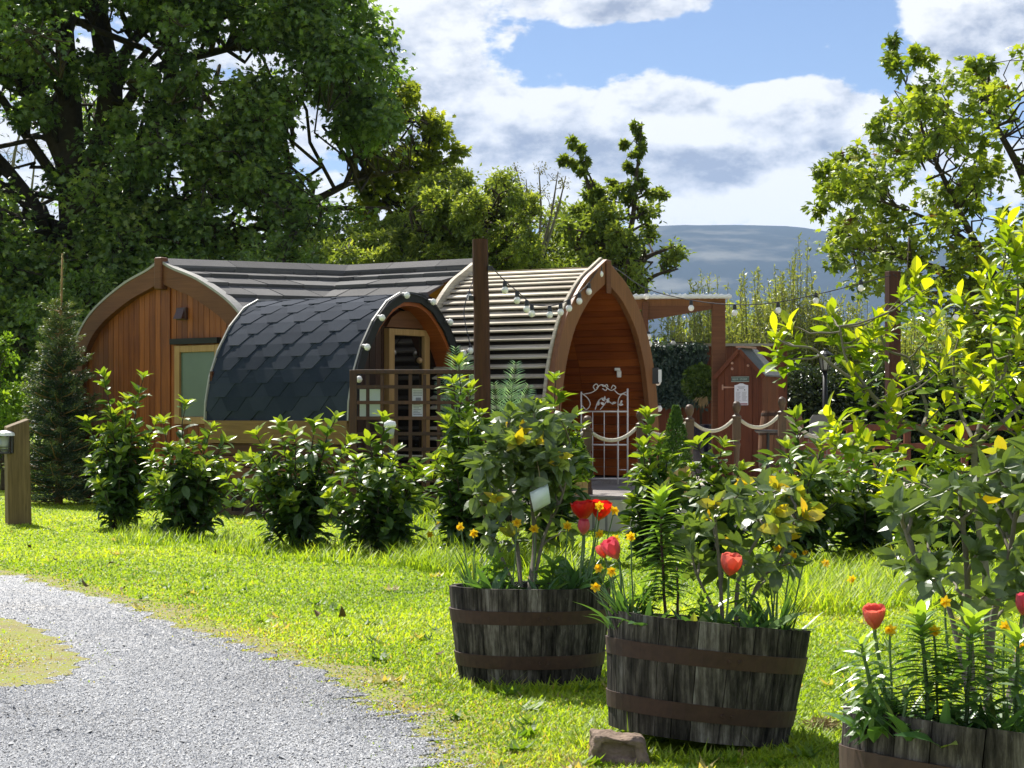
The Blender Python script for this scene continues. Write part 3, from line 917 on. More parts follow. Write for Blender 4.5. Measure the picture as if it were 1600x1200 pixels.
mb = MB(); fG.box(mb, -0.065, 0.065, 0.0, 0.13, 2.66, 3.06)
mb.build('finial_block', M['barge'], hut, bevel=0.02)
mb = MB(); fG.box(mb, -0.03, 0.11, 0.001, 0.022, 0.08, 2.70)
mb.build('cover_strip', M['redwood_v'], hut)
mb = MB(); arch_band(mb, fG, HUT, 0.05, 0.022, -0.04, 0.10)
mb.build('drip_edge', M['drip'], hut)
mb = MB(); shell(mb, fH, HUT, -0.03, 0.08, 0.02, 2.9)
mb.build('side_wall', M['redwood_h'], hut)
mb = MB()
ts = [0.10, 0.20, 0.46, 0.80, 1.14, 1.48, 1.82, 2.16]
for sd in (1, -1): courses(mb, fH, HUT, sd, ts, 0.05, 0.045, -0.06, 2.75, 0.40, 0.007, 5 + sd)
roof = mb.build('roof', M['slate'], hut)
B_ = np.array((-2.11, 24.83)); R2 = nrm(np.array((1.63, -1.03))); E2 = np.array((-0.534, -0.845))
fL = Fr(B_, E2, R2)
mb = MB()
for sd in (1, -1): courses(mb, fL, HUT, sd, ts, 0.05, 0.045, -0.1, 2.0, 0.40, 0.008, 15 + sd)
mb.build('link_roof', M['slate'], hut)
mb = MB(); shell(mb, fL, HUT, -0.03, 0.08, -0.1, 1.5)
mb.build('link_wall', M['redwood_h'], hut)
mb = MB()
for fr, l, sd in ((fH, 2.75, 1), (fL, 2.0, 2)):
    r_ = np.random.default_rng(sd); s = -0.08
    while s < l:
        e = min(s + 0.9 * r_.uniform(0.8, 1.15), l)
        for side in (1, -1):
            q = [(0, 3.055), (side * 0.17, 2.965), (side * 0.17, 2.925), (0, 3.01)]
            V = [fr.p(u, x, z) for x in (s, e - 0.006) for u, z in q]
            mb.add(np.array(V), [(0, 1, 2, 3), (7, 6, 5, 4), (0, 4, 5, 1), (1, 5, 6, 2), (2, 6, 7, 3), (3, 7, 4, 0)], r_.uniform())
        s = e
mb.build('ridge_cap', M['slate'], hut)
mb = MB(); fG.box(mb, 0.16, 1.0, 0.0, 0.075, 1.98, 2.05)
mb.build('window_lintel', M['felt'], hut)
mb = MB()
for (u0, u1, z0, z1) in ((0.22, 0.31, 1.00, 1.965), (0.93, 1.02, 1.00, 1.965), (0.312, 0.928, 1.88, 1.963), (0.312, 0.928, 1.00, 1.09)):
    fG.box(mb, u0, u1, 0.0, 0.05, z0, z1, 0.5)
wf = mb.build('window', M['pine'], hut, bevel=0.006)
mb = MB(); fG.box(mb, 0.312, 0.928, 0.0, 0.018, 1.092, 1.878); mb.build('pane', M['frosted'], wf)
mb = MB(); fG.box(mb, 0.25, 0.42, 0.0, 0.05, 2.28, 2.43)
mb.add([fG.p(0.27, 0.05, 2.42), fG.p(0.40, 0.05, 2.42), fG.p(0.41, 0.11, 2.29), fG.p(0.26, 0.11, 2.29), fG.p(0.26, 0.05, 2.29), fG.p(0.41, 0.05, 2.29)],
       [(0, 3, 2, 1), (3, 4, 5, 2), (0, 4, 3), (1, 2, 5)])
mb.build('vent_cowl', plain('brown vent plastic', (0.06, 0.028, 0.02), 0.4, 0.5), hut, bevel=0.005)
mb = MB()
for u in np.arange(-1.6, 1.6, 0.32): fG.box(mb, u, u + 0.1, 0.01, 0.05, 0.0, 0.42, rng.uniform())
fG.box(mb, -1.6, 1.6, 0.05, 0.08, 0.36, 0.44)
mb.build('skirting', M['lattice'], hut)

# ------------------------------------------------------------------ barrel sauna with hexagon felt
SAU = Prof([(0, 2.43), (0.17, 2.42), (0.39, 2.32), (0.62, 2.10), (0.80, 1.83), (0.93, 1.53), (0.99, 1.25), (1.0, 1.05)], 1, False)
SAUS = Prof([(0, 2.43), (0.2, 2.405), (0.42, 2.29), (0.64, 2.07), (0.82, 1.80), (0.94, 1.5), (0.99, 1.25), (1.0, 1.05)], 4)
O_S = np.array((-1.12, 21.0)); eS = np.array((0.6, 0.8)); aS = np.array((0.8, -0.6)); LS = 2.12
fS = Fr(O_S, eS, aS)
sau = thing('barrel_sauna', 'barrel shaped cabin with dark blue hexagon felt roof and arched glass door', 'sauna', (-1.9, 21.7, 0))
mb = MB(); arch_band(mb, fS, SAU, 0.0, -0.05, -LS, 0.0)
sh = mb.build('roof', M['hexfelt'], sau)
mb = MB()
row = 0.155; tw = 0.41; k = 0; t0 = 0.06
r_ = np.random.default_rng(3)
while t0 < SAU.L - 0.02:
    offs = 0.5 * tw * (k % 2)
    for side in (1, -1):
        s = -LS - tw + offs
        while s < 0.0 + tw:
            tabs = [(-0.5, -0.15), (0.5, -0.15), (0.5, -0.005), (0.19, 0.155), (-0.19, 0.155), (-0.5, -0.005)]
            top_, bot = [], []
            rr = r_.uniform()
            V = []
            for (a, b) in tabs:
                ss = min(max(s + a * (tw - 0.012), -LS), 0.0)
                tt = min(max(t0 + b, 0.0), SAU.L)
                p_ = SAU.at(tt); n_ = SAU.nor(tt)
                lift = 0.003 + 0.013 * np.clip((b + 0.15) / 0.30, 0, 1)
                q_ = p_ + n_ * lift
                V.append(fS.p(side * q_[0], ss, q_[1]))
            for (a, b) in tabs[2:6]:
                ss = min(max(s + a * (tw - 0.012), -LS), 0.0)
                tt = min(max(t0 + b, 0.0), SAU.L)
                p_ = SAU.at(tt) + SAU.nor(tt) * 0.002
                V.append(fS.p(side * p_[0], ss, p_[1]))
            V = np.array(V)
            if np.ptp((V - fS.p(0, 0, 0)) @ fS.a) > 0.05:
                mb.add(V, [(0, 1, 2, 5), (5, 2, 3, 4), (2, 6, 7, 3), (3, 7, 8, 4), (4, 8, 9, 5)], rr)
            s += tw
    t0 += row; k += 1
mb.build('hexagon_felt', M['hexfelt'], sau)
for o1_, s_a, s_b in ((-0.015, 0.0, 0.02), (-0.03, -LS - 0.02, -LS)):
    mb = MB(); arch_band(mb, fS, SAU, 0.028, o1_, s_a, s_b); mb.build('drip_edge', M['drip'], sau)
mb = MB(); arch_band(mb, fS, SAU, 0.02, -0.085, 0.02, 0.05)
mb.build('fascia', M['felt'], sau)
mb = MB(); arch_band(mb, fS, SAUS, -0.052, -0.125, -0.24, 0.012)
mb.build('porch_lining', M['redwood_h'], sau)
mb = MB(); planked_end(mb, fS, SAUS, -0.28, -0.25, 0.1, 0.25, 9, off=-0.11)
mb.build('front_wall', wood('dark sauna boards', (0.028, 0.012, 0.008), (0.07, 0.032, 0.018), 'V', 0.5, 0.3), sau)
mb = MB()
for (u0, u1, z0, z1) in ((-0.14, -0.05, 0.3, 2.06), (0.47, 0.56, 0.3, 2.06), (-0.05, 0.47, 1.99, 2.06)):
    fS.box(mb, u0, u1, -0.25, -0.17, z0, z1)
dr = mb.build('door', M['pine'], sau, bevel=0.005)
mb = MB(); fS.box(mb, -0.048, 0.468, -0.245, -0.215, 0.32, 1.988); mb.build('pane', M['doorglass'], dr)
mb = MB(); p_ = fS.p(0.40, -0.19, 1.72); mb.lathe([(0.0, -0.012), (0.03, -0.008), (0.034, 0.01), (0.0, 0.03)], p_, 12, M=Matrix.Rotation(math.pi / 2, 3, 'X')); mb.build('knob', M['planter'], dr, smooth=True)
mb = MB()
q = [(-0.16, 2.075), (0.58, 2.075), (0.52, 2.14), (0.38, 2.22), (0.2, 2.265), (0.05, 2.25), (-0.08, 2.18)]
V = [fS.p(u, -0.245, z) for u, z in q] + [fS.p(u, -0.19, z) for u, z in q]
mb.add(np.array(V), [tuple(range(7)), tuple(range(13, 6, -1))] + [(i, i + 7, (i + 1) % 7 + 7, (i + 1) % 7) for i in range(7)])
mb.build('lunette_panel', M['barge'], sau)
mb = MB(); fS.box(mb, 0.60, 0.84, -0.25, -0.235, 0.9, 1.85); mb.build('side_pane', M['doorglass'], sau)
gb = wood('golden beam', (0.14, 0.075, 0.022), (0.25, 0.14, 0.045), 'H', 0.55)
for u_ in (-1.03, 0.97):
    mb = MB(); fS.box(mb, u_, u_ + 0.06, -LS, 0.0, 0.80, 1.05); mb.build('cradle_beam', gb, sau)
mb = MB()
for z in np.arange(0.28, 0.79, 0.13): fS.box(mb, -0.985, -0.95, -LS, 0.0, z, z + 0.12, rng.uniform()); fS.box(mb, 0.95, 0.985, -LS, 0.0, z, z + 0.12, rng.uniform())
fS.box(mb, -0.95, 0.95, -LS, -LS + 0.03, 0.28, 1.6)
mb.build('lower_boards', wood('dark brown lower boards', (0.05, 0.016, 0.007), (0.15, 0.05, 0.018), 'H', 0.6, 0.3), sau)  # a darker brown than the other level boards
mb = MB()
for s in np.arange(-LS, -0.02, 0.30): fS.box(mb, -1.0, -0.97, s, s + 0.09, 0.02, 0.28, rng.uniform())
fS.box(mb, -1.01, -0.965, -LS, 0.0, 0.0, 0.05); fS.box(mb, -0.9, 0.9, -LS + 0.05, -0.05, 0.0, 0.27, 0.0)
mb.build('skirting', M['lattice'], sau)

# ------------------------------------------------------------------ arched pod
POD = Prof([(0, 2.81), (0.20, 2.71), (0.50, 2.55), (0.86, 2.22), (1.08, 1.85), (1.20, 1.50), (1.27, 1.12), (1.30, 0.7), (1.30, 0.3)], 6)
O_P = np.array((1.03, 22.0)); eP = np.array((0.5, 0.866)); aP = np.array((0.866, -0.5)); LP = 1.72
fP = Fr(O_P, eP, aP)
pod = thing('arched_pod', 'pointed arch timber pod with stepped silvery cedar boards and open red brown porch', 'pod', (0.6, 22.4, 0.3))
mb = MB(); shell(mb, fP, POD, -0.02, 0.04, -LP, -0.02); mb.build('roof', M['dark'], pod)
mb = MB()
ts = np.arange(0.02, POD.L - 0.02, 0.118)
for sd in (1, -1): steps(mb, fP, POD, sd, ts, -LP + 0.03, -0.015, 41 + sd)
mb.build('cedar_boards', M['cedar'], pod)
mb = MB(); arch_band(mb, fP, POD, 0.075, -0.16, 0.0, 0.07); mb.build('arch_frame', M['arch'], pod, bevel=0.006)
for oa, ob, sa_, sb_ in ((0.096, 0.04, -0.035, -0.004), (0.105, 0.0, -LP - 0.03, -LP + 0.02)):
    mb = MB(); arch_band(mb, fP, POD, oa, ob, sa_, sb_); mb.build('verge_board', M['cedar'], pod)
mb = MB(); fP.box(mb, -0.055, 0.055, 0.07, 0.10, 2.50, 2.885); mb.build('keel_block', M['barge'], pod, bevel=0.02)
mb = MB()
tz = np.arange(0.05, POD.L, 0.105)
for sd in (1, -1):
    for k in range(len(tz) - 1):
        a, b = POD.at(tz[k]) - POD.nor(tz[k]) * 0.10, POD.at(tz[k + 1] - 0.006) - POD.nor(tz[k + 1]) * 0.10
        a2, b2 = POD.at(tz[k]) - POD.nor(tz[k]) * 0.07, POD.at(tz[k + 1] - 0.006) - POD.nor(tz[k + 1]) * 0.07
        for (s0, s1) in ((-LP, -0.85), (-0.846, -0.002)):
            V = [fP.p(sd * q[0], s, q[1]) for s in (s0, s1) for q in (a, b, b2, a2)]
            mb.add(np.array(V), [(0, 1, 2, 3), (7, 6, 5, 4), (0, 4, 5, 1), (1, 5, 6, 2), (2, 6, 7, 3), (3, 7, 4, 0)], rng.uniform())
mb.build('porch_lining', M['redwood_h'], pod)
mb = MB(); planked_end(mb, fP, POD, -LP + 0.01, -LP + 0.04, 0.11, 0.3, 19, off=-0.09); mb.build('end_wall', M['redwood_v'], pod)
mb = MB(); fP.box(mb, -1.2, 1.2, -LP + 0.05, -0.01, 0.302, 0.36); mb.build('floor', M['deck'], pod)
mb = MB(); c_ = fP.p(1.02, -0.32, 1.66); mb.box(c_, (0.07, 0.07, 0.035)); mb.box(c_ + np.array((0.02, -0.02, -0.055)), (0.055, 0.05, 0.08), rx=0.3)
mb.build('motion_sensor', M['white'], pod, bevel=0.008)
mb = MB(); c_ = fP.p(1.22, 0.09, 1.58); mb.box(c_, (0.09, 0.05, 0.19)); wl = mb.build('wall_light', M['black'], pod, bevel=0.006)
mb = MB(); mb.box(c_ + np.array((0.052, -0.02, 0.0)), (0.04, 0.05, 0.15)); mb.build('lens', M['white'], wl)

# ------------------------------------------------------------------ trellis, tall post and what hangs on them
tr = thing('trellis_panel', 'brown square lattice trellis standing before the arched glass door', 'trellis', W(652, 815, 19.95) * (1, 1, 0))
mb = MB()
dT = 19.95
def TX(px): return (px - CX) / F * dT
def TZ(py): return CH + (HY - py) / F * dT
for px_, w_ in ((552, 0.075), (752, 0.05)):
    mb = MB(); mb.box((TX(px_), dT, TZ(578) / 2), (w_, 0.05, TZ(578)), 0.4); mb.build('frame_post', M['lattice'], tr, bevel=0.004)
mb = MB(); mb.box((TX(652), dT, TZ(581)), (TX(749) - TX(557), 0.05, 0.045), 0.5); mb.build('top_rail', M['lattice'], tr, bevel=0.004)
mb = MB()
for px in np.arange(574.5, 748, 22.2): mb.box((TX(px), dT + 0.012, TZ(585) / 2), (0.036, 0.016, TZ(585)), rng.uniform())
for py in np.arange(604.5, 800, 24.4): mb.box((TX(652), dT - 0.008, TZ(py)), (TX(749) - TX(557), 0.016, 0.036), rng.uniform())
mb.build('lattice', M['lattice'], tr)
tp = thing('tall_post', 'tall rough brown timber pole rising above the shingle roof at the trellis end', 'post', W(752, 830, 19.7) * (1, 1, 0))
mb = MB()
c0 = W(754, 650, 19.7); c1 = W(750.5, 374, 19.7)
P = np.linspace((c0[0] + 0.02, 19.7, -0.1), c1, 9); P[:, :2] += rng.normal(0, 0.004, (9, 2))
mb.tube(P, np.linspace(0.088, 0.08, 9), 12); mb.build('pole', M['postwood'], tp, smooth=False)
for q_ in ((766, 419), (736, 466)):
    mb = MB(); mb.box(W(*q_, 19.66), (0.05, 0.05, 0.05)); mb.build('hook', M['black'], tp)

def notice(name, label, px0, px1, py0, py1, d, mat, lines):
    t = thing(name, label, 'notice', W((px0 + px1) / 2, py1, d))
    mb = MB(); c = W((px0 + px1) / 2, (py0 + py1) / 2, d)
    w, h = (px1 - px0) / F * d, (py1 - py0) / F * d
    mb.box(c, (w, 0.004, h)); mb.build('sheet', mat, t)
    if lines:
        mb = MB()
        for (x0, x1, y, th) in lines:
            mb.box(c + np.array(((x0 + x1 - 1) / 2 * w, -0.0035, (0.5 - y) * h)), ((x1 - x0) * w, 0.003, th * h))
        mb.build('print', M['ink'], t)
ln = [(0.1, 0.85, 0.10 + 0.05 * k, 0.018) for k in range(4)] + [(0.3, 0.75, 0.34 + 0.035 * k, 0.03) for k in range(3)] + [(0.1, 0.5 + 0.4 * ((k * 7) % 5) / 5, 0.5 + 0.055 * k, 0.018) for k in range(8)]
notice('notice_sheet', 'white printed notice pinned behind the lattice near its middle', 644, 662.5, 606, 653, 20.02, M['paper'], ln)
notice('notice_board', 'plain pale green board behind the left side of the lattice', 562, 597, 608, 652, 20.04, M['papergreen'], None)

# ------------------------------------------------------------------ leaf shapes
def leaf_tpl(n=4, w=0.36, fold=0.25, droop=0.25, peak=0.45, start=0.06):
    vs, fs = [], []
    for i in range(n + 1):
        y = i / n
        ww = w * 0.5 * (math.sin(math.pi * y ** (math.log(0.5) / math.log(peak))) ** 0.8 if 0 < y < 1 else 0.0) * 1.0 + (0.01 if i == 0 else 0.0)
        z = -droop * y * y
        vs += [(-ww, y, z + fold * ww), (0, y, z), (ww, y, z + fold * ww)]
    for i in range(n):
        a, b = 3 * i, 3 * i + 3
        fs += [(a, a + 1, b + 1, b), (a + 1, a + 2, b + 2, b + 1)]
    return np.array(vs, float), np.array(fs)


def quad_leaf(w=0.5):
    return np.array([(0, 0, 0), (w / 2, 0.45, 0.08), (0, 1, -0.12), (-w / 2, 0.45, 0.08)], float), np.array([(0, 1, 2, 3)])


def lobed_leaf():
    pts = [(0, 0, 0), (0.28, 0.02, -0.05), (0.50, 0.22, -0.10), (0.30, 0.36, 0.0), (0.46, 0.66, -0.10), (0.17, 0.60, 0.02), (0, 1.0, -0.2),
           (-0.17, 0.60, 0.02), (-0.46, 0.66, -0.10), (-0.30, 0.36, 0.0), (-0.50, 0.22, -0.10), (-0.28, 0.02, -0.05), (0, 0.36, 0.06)]
    fs = [(12, i, i + 1) for i in range(0, 11)] + [(12, 11, 0)]
    return np.array(pts, float), np.array(fs)


L_LAUREL = [leaf_tpl(4, 0.44, 0.35, 0.25), leaf_tpl(4, 0.40, 0.6, 0.05), leaf_tpl(4, 0.48, 0.2, 0.5, 0.52)]
L_CAM = [leaf_tpl(4, 0.56, 0.30, 0.28), leaf_tpl(4, 0.50, 0.65, 0.05), leaf_tpl(4, 0.60, 0.15, 0.55, 0.5), leaf_tpl(4, 0.44, 0.8, 0.35, 0.4)]
L_MAG = [leaf_tpl(5, 0.46, 0.30, 0.30, 0.55), leaf_tpl(5, 0.42, 0.6, 0.1, 0.5), leaf_tpl(5, 0.52, 0.2, 0.55, 0.6)]
L_LILY = leaf_tpl(4, 0.13, 0.5, 0.35, 0.4)
L_QUAD = quad_leaf(0.55)
L_NARROW = quad_leaf(0.24)
L_LOBE = lobed_leaf()


def randdir(n, zb=0.0):
    v = nrm(rng.normal(0, 1, (n, 3)))
    v[:, 2] += zb
    return nrm(v)


def limb(p0, p1, n=6, sag=0.1, wob=0.06):
    p0, p1 = np.asarray(p0, float), np.asarray(p1, float)
    t = np.linspace(0, 1, n)[:, None]
    L = np.linalg.norm(p1 - p0)
    P = p0 + (p1 - p0) * t
    P[:, 2] += np.sin(t[:, 0] * math.pi) * sag * L
    P[1:-1] += rng.normal(0, wob * L / n, (n - 2, 3))
    return P


def crown_tree(name, label, cat, base, stems, clumps, leaf, ls, per, lm, bm, group=None, tw=6, spread=0.35, thick=0.06, lit=0.5, nose=0.5, branch_keep=1.0):
    """stems: [(points, radii)], clumps: [(centre, radius3)]"""
    t = thing(name, label, cat, base, group)
    mb = MB(); SP = []
    for P, R in stems:
        Pc = catmull(P, 5); Rc = np.interp(np.linspace(0, 1, len(Pc)), np.linspace(0, 1, len(R)), R)
        mb.tube(Pc, Rc, 8); SP += [(p, r) for p, r in zip(Pc, Rc)]
    SPp = np.array([p for p, _ in SP]); SPr = np.array([r for _, r in SP])
    lb = MB()
    cz = np.array([c[2] for c, _ in clumps]); z0, z1 = cz.min(), cz.max() + 1e-6
    for c, r in clumps:
        c = np.asarray(c, float); r = np.asarray(r, float) * np.ones(3)
        dd = np.linalg.norm(SPp - c, axis=1) + 1.2 * np.maximum(0, SPp[:, 2] - c[2] + 0.2 * r[0]) + 0.15 * rng.uniform(0, 1, len(SPp))
        j = int(rng.choice(np.argsort(dd)[:5]))
        r0 = min(SPr[j] * 0.6, thick * (0.5 + 0.25 * np.linalg.norm(SPp[j] - c)))
        Lm = limb(SPp[j], c, 7, rng.uniform(-0.08, 0.16), 0.5)
        if rng.uniform() < branch_keep: mb.tube(Lm, np.linspace(r0, r0 * 0.28, 7), 5, cap=False)
        ends = []
        k = max(3, int(tw * (0.7 + 0.6 * rng.uniform())))
        D = randdir(k, 0.25)
        for q in range(k):
            s0 = Lm[rng.integers(4, 7)]
            e = c + D[q] * r * rng.uniform(0.55, 1.05)
            tl = limb(s0, e, 4, rng.uniform(-0.05, 0.1), 0.3)
            if branch_keep > 0.3: mb.tube(tl, np.linspace(r0 * 0.3, r0 * 0.08, 4), 4, cap=False)
            ends.append(tl)
        m = max(6, int(per * (0.75 + 0.5 * rng.uniform())))
        ki = rng.integers(0, k, m); ti = rng.uniform(0.35, 1.0, m)
        E = np.array(ends)
        f = ti * 3; i0 = np.minimum(f.astype(int), 2); fr = (f - i0)[:, None]
        pos = E[ki, i0] * (1 - fr) + E[ki, i0 + 1] * fr + rng.normal(0, spread * r.mean() * 0.45, (m, 3))
        out = nrm(pos - c)
        fwd = nrm(out * 0.7 + rng.normal(0, 0.5, (m, 3)) + np.array((0, 0, -0.15)))
        up = nrm(np.array((0, 0, 1.0)) + out * 0.5 + rng.normal(0, nose, (m, 3)))
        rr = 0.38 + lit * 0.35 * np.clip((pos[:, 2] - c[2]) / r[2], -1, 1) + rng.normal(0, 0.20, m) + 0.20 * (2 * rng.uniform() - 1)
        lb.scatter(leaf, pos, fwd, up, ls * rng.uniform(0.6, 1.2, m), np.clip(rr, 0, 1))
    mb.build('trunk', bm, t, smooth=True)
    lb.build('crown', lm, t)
    return t


# ------------------------------------------------------------------ the great sycamore
D = 45.0
syc_poly = [(-420, -420), (560, -420), (600, -40), (612, 0), (640, 60), (652, 110), (648, 170), (640, 250), (660, 300), (640, 340), (560, 370), (540, 420), (500, 440), (300, 560), (200, 640), (60, 690), (-60, 640), (-420, 640)]
holes = [(25, 235, 60), (70, 320, 34), (135, 60, 34), (190, 100, 34), (375, 85, 42), (225, 65, 34), (545, 280, 46), (600, 340, 34), (460, 245, 24), (330, 175, 22), (390, 325, 24), (300, 130, 20), (490, 170, 16), (285, 290, 16), (555, 120, 12), (450, 110, 14)]
cl = []
tries = 0
while len(cl) < 330 and tries < 14000:
    tries += 1
    v = nrm(rng.normal(0, 1, 3)) * rng.uniform(0.45, 1.0)
    p = np.array((-9.2, 45.5, 8.6)) + v * np.array((11.5, 6.8, 8.2))
    if p[2] < 1.0: continue
    px, py = CX + p[0] / p[1] * F, HY - (p[2] - CH) / p[1] * F
    if not inpoly(px, py, syc_poly): continue
    r = rng.uniform(0.5, 0.95)
    rp = r / p[1] * F * 0.7
    if any(math.hypot(px - hx, py - hy) < hr + rp * 0.75 for hx, hy, hr in holes): continue
    if px > 480 and px + rp * 1.3 > np.interp(py, [-200, 0, 60, 110, 170, 260, 400], [560, 606, 634, 648, 650, 640, 640]): continue
    cl.append((p, (r, r, r * 0.62)))
def fill_clumps(poly, n, d, dj, r0, r1, skip=()):
    poly = np.array(poly, float); out = []
    lo, hi = poly.min(0), poly.max(0)
    while len(out) < n:
        p = rng.uniform(lo, hi); r = rng.uniform(r0, r1)
        if inpoly(p[0], p[1], poly) and not any(math.hypot(p[0] - a, p[1] - b) < c + 0.7 * r for a, b, c in skip):
            dd = d + rng.uniform(-dj, dj); r = r / F * dd
            out.append((W(p[0], p[1], dd), (r, r, r * 0.8)))
    return out

cl += fill_clumps([(-80, 300), (300, 290), (520, 330), (530, 410), (240, 440), (70, 480), (60, 650), (-80, 650)], 85, 41.8, 1.6, 36, 58, holes)
cl += fill_clumps([(400, -60), (545, -60), (578, 20), (598, 100), (610, 180), (600, 250), (520, 250), (420, 130)], 60, 42.5, 2.0, 26, 46, holes)
cl += fill_clumps([(230, 120), (420, 120), (560, 250), (480, 330), (300, 320)], 40, 42.5, 2.0, 30, 48, holes)
cl += fill_clumps([(-60, -60), (420, -60), (420, 60), (-60, 60)], 30, 42.5, 2.0, 30, 48, holes + [(105, 40, 30), (165, 40, 30)])
cl += fill_clumps([(-80, -60), (430, -60), (430, 300), (-80, 300)], 70, 42.8, 2.2, 18, 34, [(25, 240, 34), (70, 320, 20), (150, 60, 14), (375, 85, 22), (225, 70, 16), (105, 60, 14), (165, 60, 14)])
S = lambda *pts, d=D: [W(a, b, d) for a, b in pts]
stems = [(S((135, 735), (128, 560), (122, 400), (112, 270), (108, 150), (100, 40), (95, -140)), [0.62, 0.50, 0.42, 0.34, 0.28, 0.22, 0.08]),
         (S((128, 420), (150, 270), (172, 150), (160, 60), (150, -20), (160, -180)), [0.34, 0.30, 0.30, 0.25, 0.22, 0.07]),
         (S((122, 300), (70, 180), (30, 100), (-20, 20), (-60, -120)), [0.26, 0.22, 0.18, 0.14, 0.05]),
         (S((130, 380), (210, 250), (262, 150), (268, 60), (262, 0), (300, -150)), [0.26, 0.22, 0.2, 0.17, 0.14, 0.05]),
         (S((172, 160), (200, 75), (245, 35), (300, 25)), [0.2, 0.14, 0.1, 0.04]),
         (S((150, 250), (230, 120), (330, 82), (450, 60)), [0.16, 0.13, 0.1, 0.04]),
         (S((128, 440), (250, 330), (400, 310), (470, 320), (560, 280), (640, 265)), [0.22, 0.17, 0.13, 0.10, 0.07, 0.03]),
         (S((128, 520), (260, 430), (370, 370), (470, 330), (610, 325)), [0.22, 0.16, 0.13, 0.09, 0.03]),
         (S((122, 330), (60, 240), (-40, 105), (-160, 60)), [0.14, 0.12, 0.08, 0.03]),
         (S((125, 420), (-20, 230), (-150, 160)), [0.2, 0.12, 0.05])]
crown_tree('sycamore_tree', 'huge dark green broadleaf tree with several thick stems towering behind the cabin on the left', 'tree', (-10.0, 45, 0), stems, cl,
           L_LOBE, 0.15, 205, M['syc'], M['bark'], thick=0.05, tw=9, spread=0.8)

# ------------------------------------------------------------------ trees behind the roofs
def px_clumps(pts, d, dj=0.8):
    out = []
    for (px, py, rp) in pts:
        dd = d + rng.uniform(-dj, dj); r = rp / F * dd
        out.append((W(px, py, dd), (r, r, r * 0.85)))
    return out


# yellow green tree on the sycamore's right flank
crown_tree('field_tree', 'yellow green tree at the right edge of the huge dark tree', 'tree', W(660, 720, 47) * (1, 1, 0),
           [(S((660, 750), (655, 520), (640, 380), (650, 270), (672, 190), d=47), [0.2, 0.17, 0.13, 0.09, 0.03])],
           fill_clumps([(600, 150), (640, 120), (650, 180), (690, 188), (725, 215), (705, 250), (715, 290), (740, 310), (740, 380), (560, 380), (570, 220)], 62, 47, 1.6, 15, 28),
           L_LOBE, 0.16, 150, M['yellowtree'], M['bark'], spread=0.5)
HG = 'hawthorn and field trees growing behind the roofs'
crown_tree('hawthorn_tree', 'light green hawthorn with horizontal sprays above the shingle roof, left of the tall post', 'tree', W(640, 730, 36) * (1, 1, 0),
           [(S((640, 740), (645, 560), (640, 450), (690, 330), d=36), [0.16, 0.13, 0.10, 0.03]), (S((640, 480), (590, 400), (540, 395), d=36), [0.09, 0.06, 0.02])],
           fill_clumps([(510, 395), (560, 368), (610, 345), (640, 300), (690, 270), (740, 290), (745, 420), (600, 430), (520, 415)], 105, 36, 1.8, 15, 28)
           + px_clumps([(620, 480, 40), (680, 470, 40), (560, 470, 36), (720, 500, 40)], 36),
           L_QUAD, 0.10, 260, M['haw'], M['bark'], HG, spread=0.5)
crown_tree('hawthorn_tree', 'dense mid green bush tree right above the tall post top', 'tree', W(770, 730, 35) * (1, 1, 0),
           [(S((770, 740), (770, 560), (765, 420), (770, 320), d=35), [0.14, 0.12, 0.09, 0.03])],
           fill_clumps([(715, 330), (740, 285), (790, 282), (830, 300), (850, 350), (850, 430), (715, 440)], 70, 35, 1.5, 16, 28)
           + px_clumps([(760, 480, 45), (830, 490, 45)], 35),
           L_QUAD, 0.085, 280, M['haw'], M['bark'], HG, spread=0.5)
crown_tree('bare_tree', 'thin pale twiggy tree just coming into leaf between two leafy ones', 'tree', W(835, 730, 37) * (1, 1, 0),
           [(S((835, 740), (838, 500), (830, 380), (815, 300), (806, 262), d=37), [0.09, 0.07, 0.05, 0.025, 0.01])] +
           [(S((836, 430), (a, 340), (b, c), d=37), [0.04, 0.025, 0.008]) for a, b, c in ((845, 842, 262), (860, 872, 268), (825, 822, 280), (868, 884, 275), (800, 790, 285))],
           px_clumps([(806, 268, 14), (842, 268, 13), (872, 275, 13), (884, 290, 12), (822, 290, 14), (792, 295, 13), (850, 300, 18), (830, 320, 22), (868, 320, 18), (805, 320, 18), (845, 350, 24)], 37, 0.4),
           L_QUAD, 0.06, 46, M['greytwig'], M['barkpale'], HG, tw=7, spread=0.5, thick=0.03)
shoots = [(994, 196, 7), (1000, 212, 9), (1002, 230, 9), (992, 248, 10), (996, 268, 11), (988, 290, 12), (1006, 285, 9), (984, 312, 13), (1016, 305, 10), (975, 225, 5), (982, 262, 7),
          (893, 222, 8), (906, 232, 9), (912, 252, 10), (878, 252, 6), (893, 258, 8), (910, 272, 11), (922, 290, 13), (935, 300, 12), (918, 305, 14),
          (950, 288, 9), (968, 300, 12), (1032, 300, 6), (1040, 306, 5)]
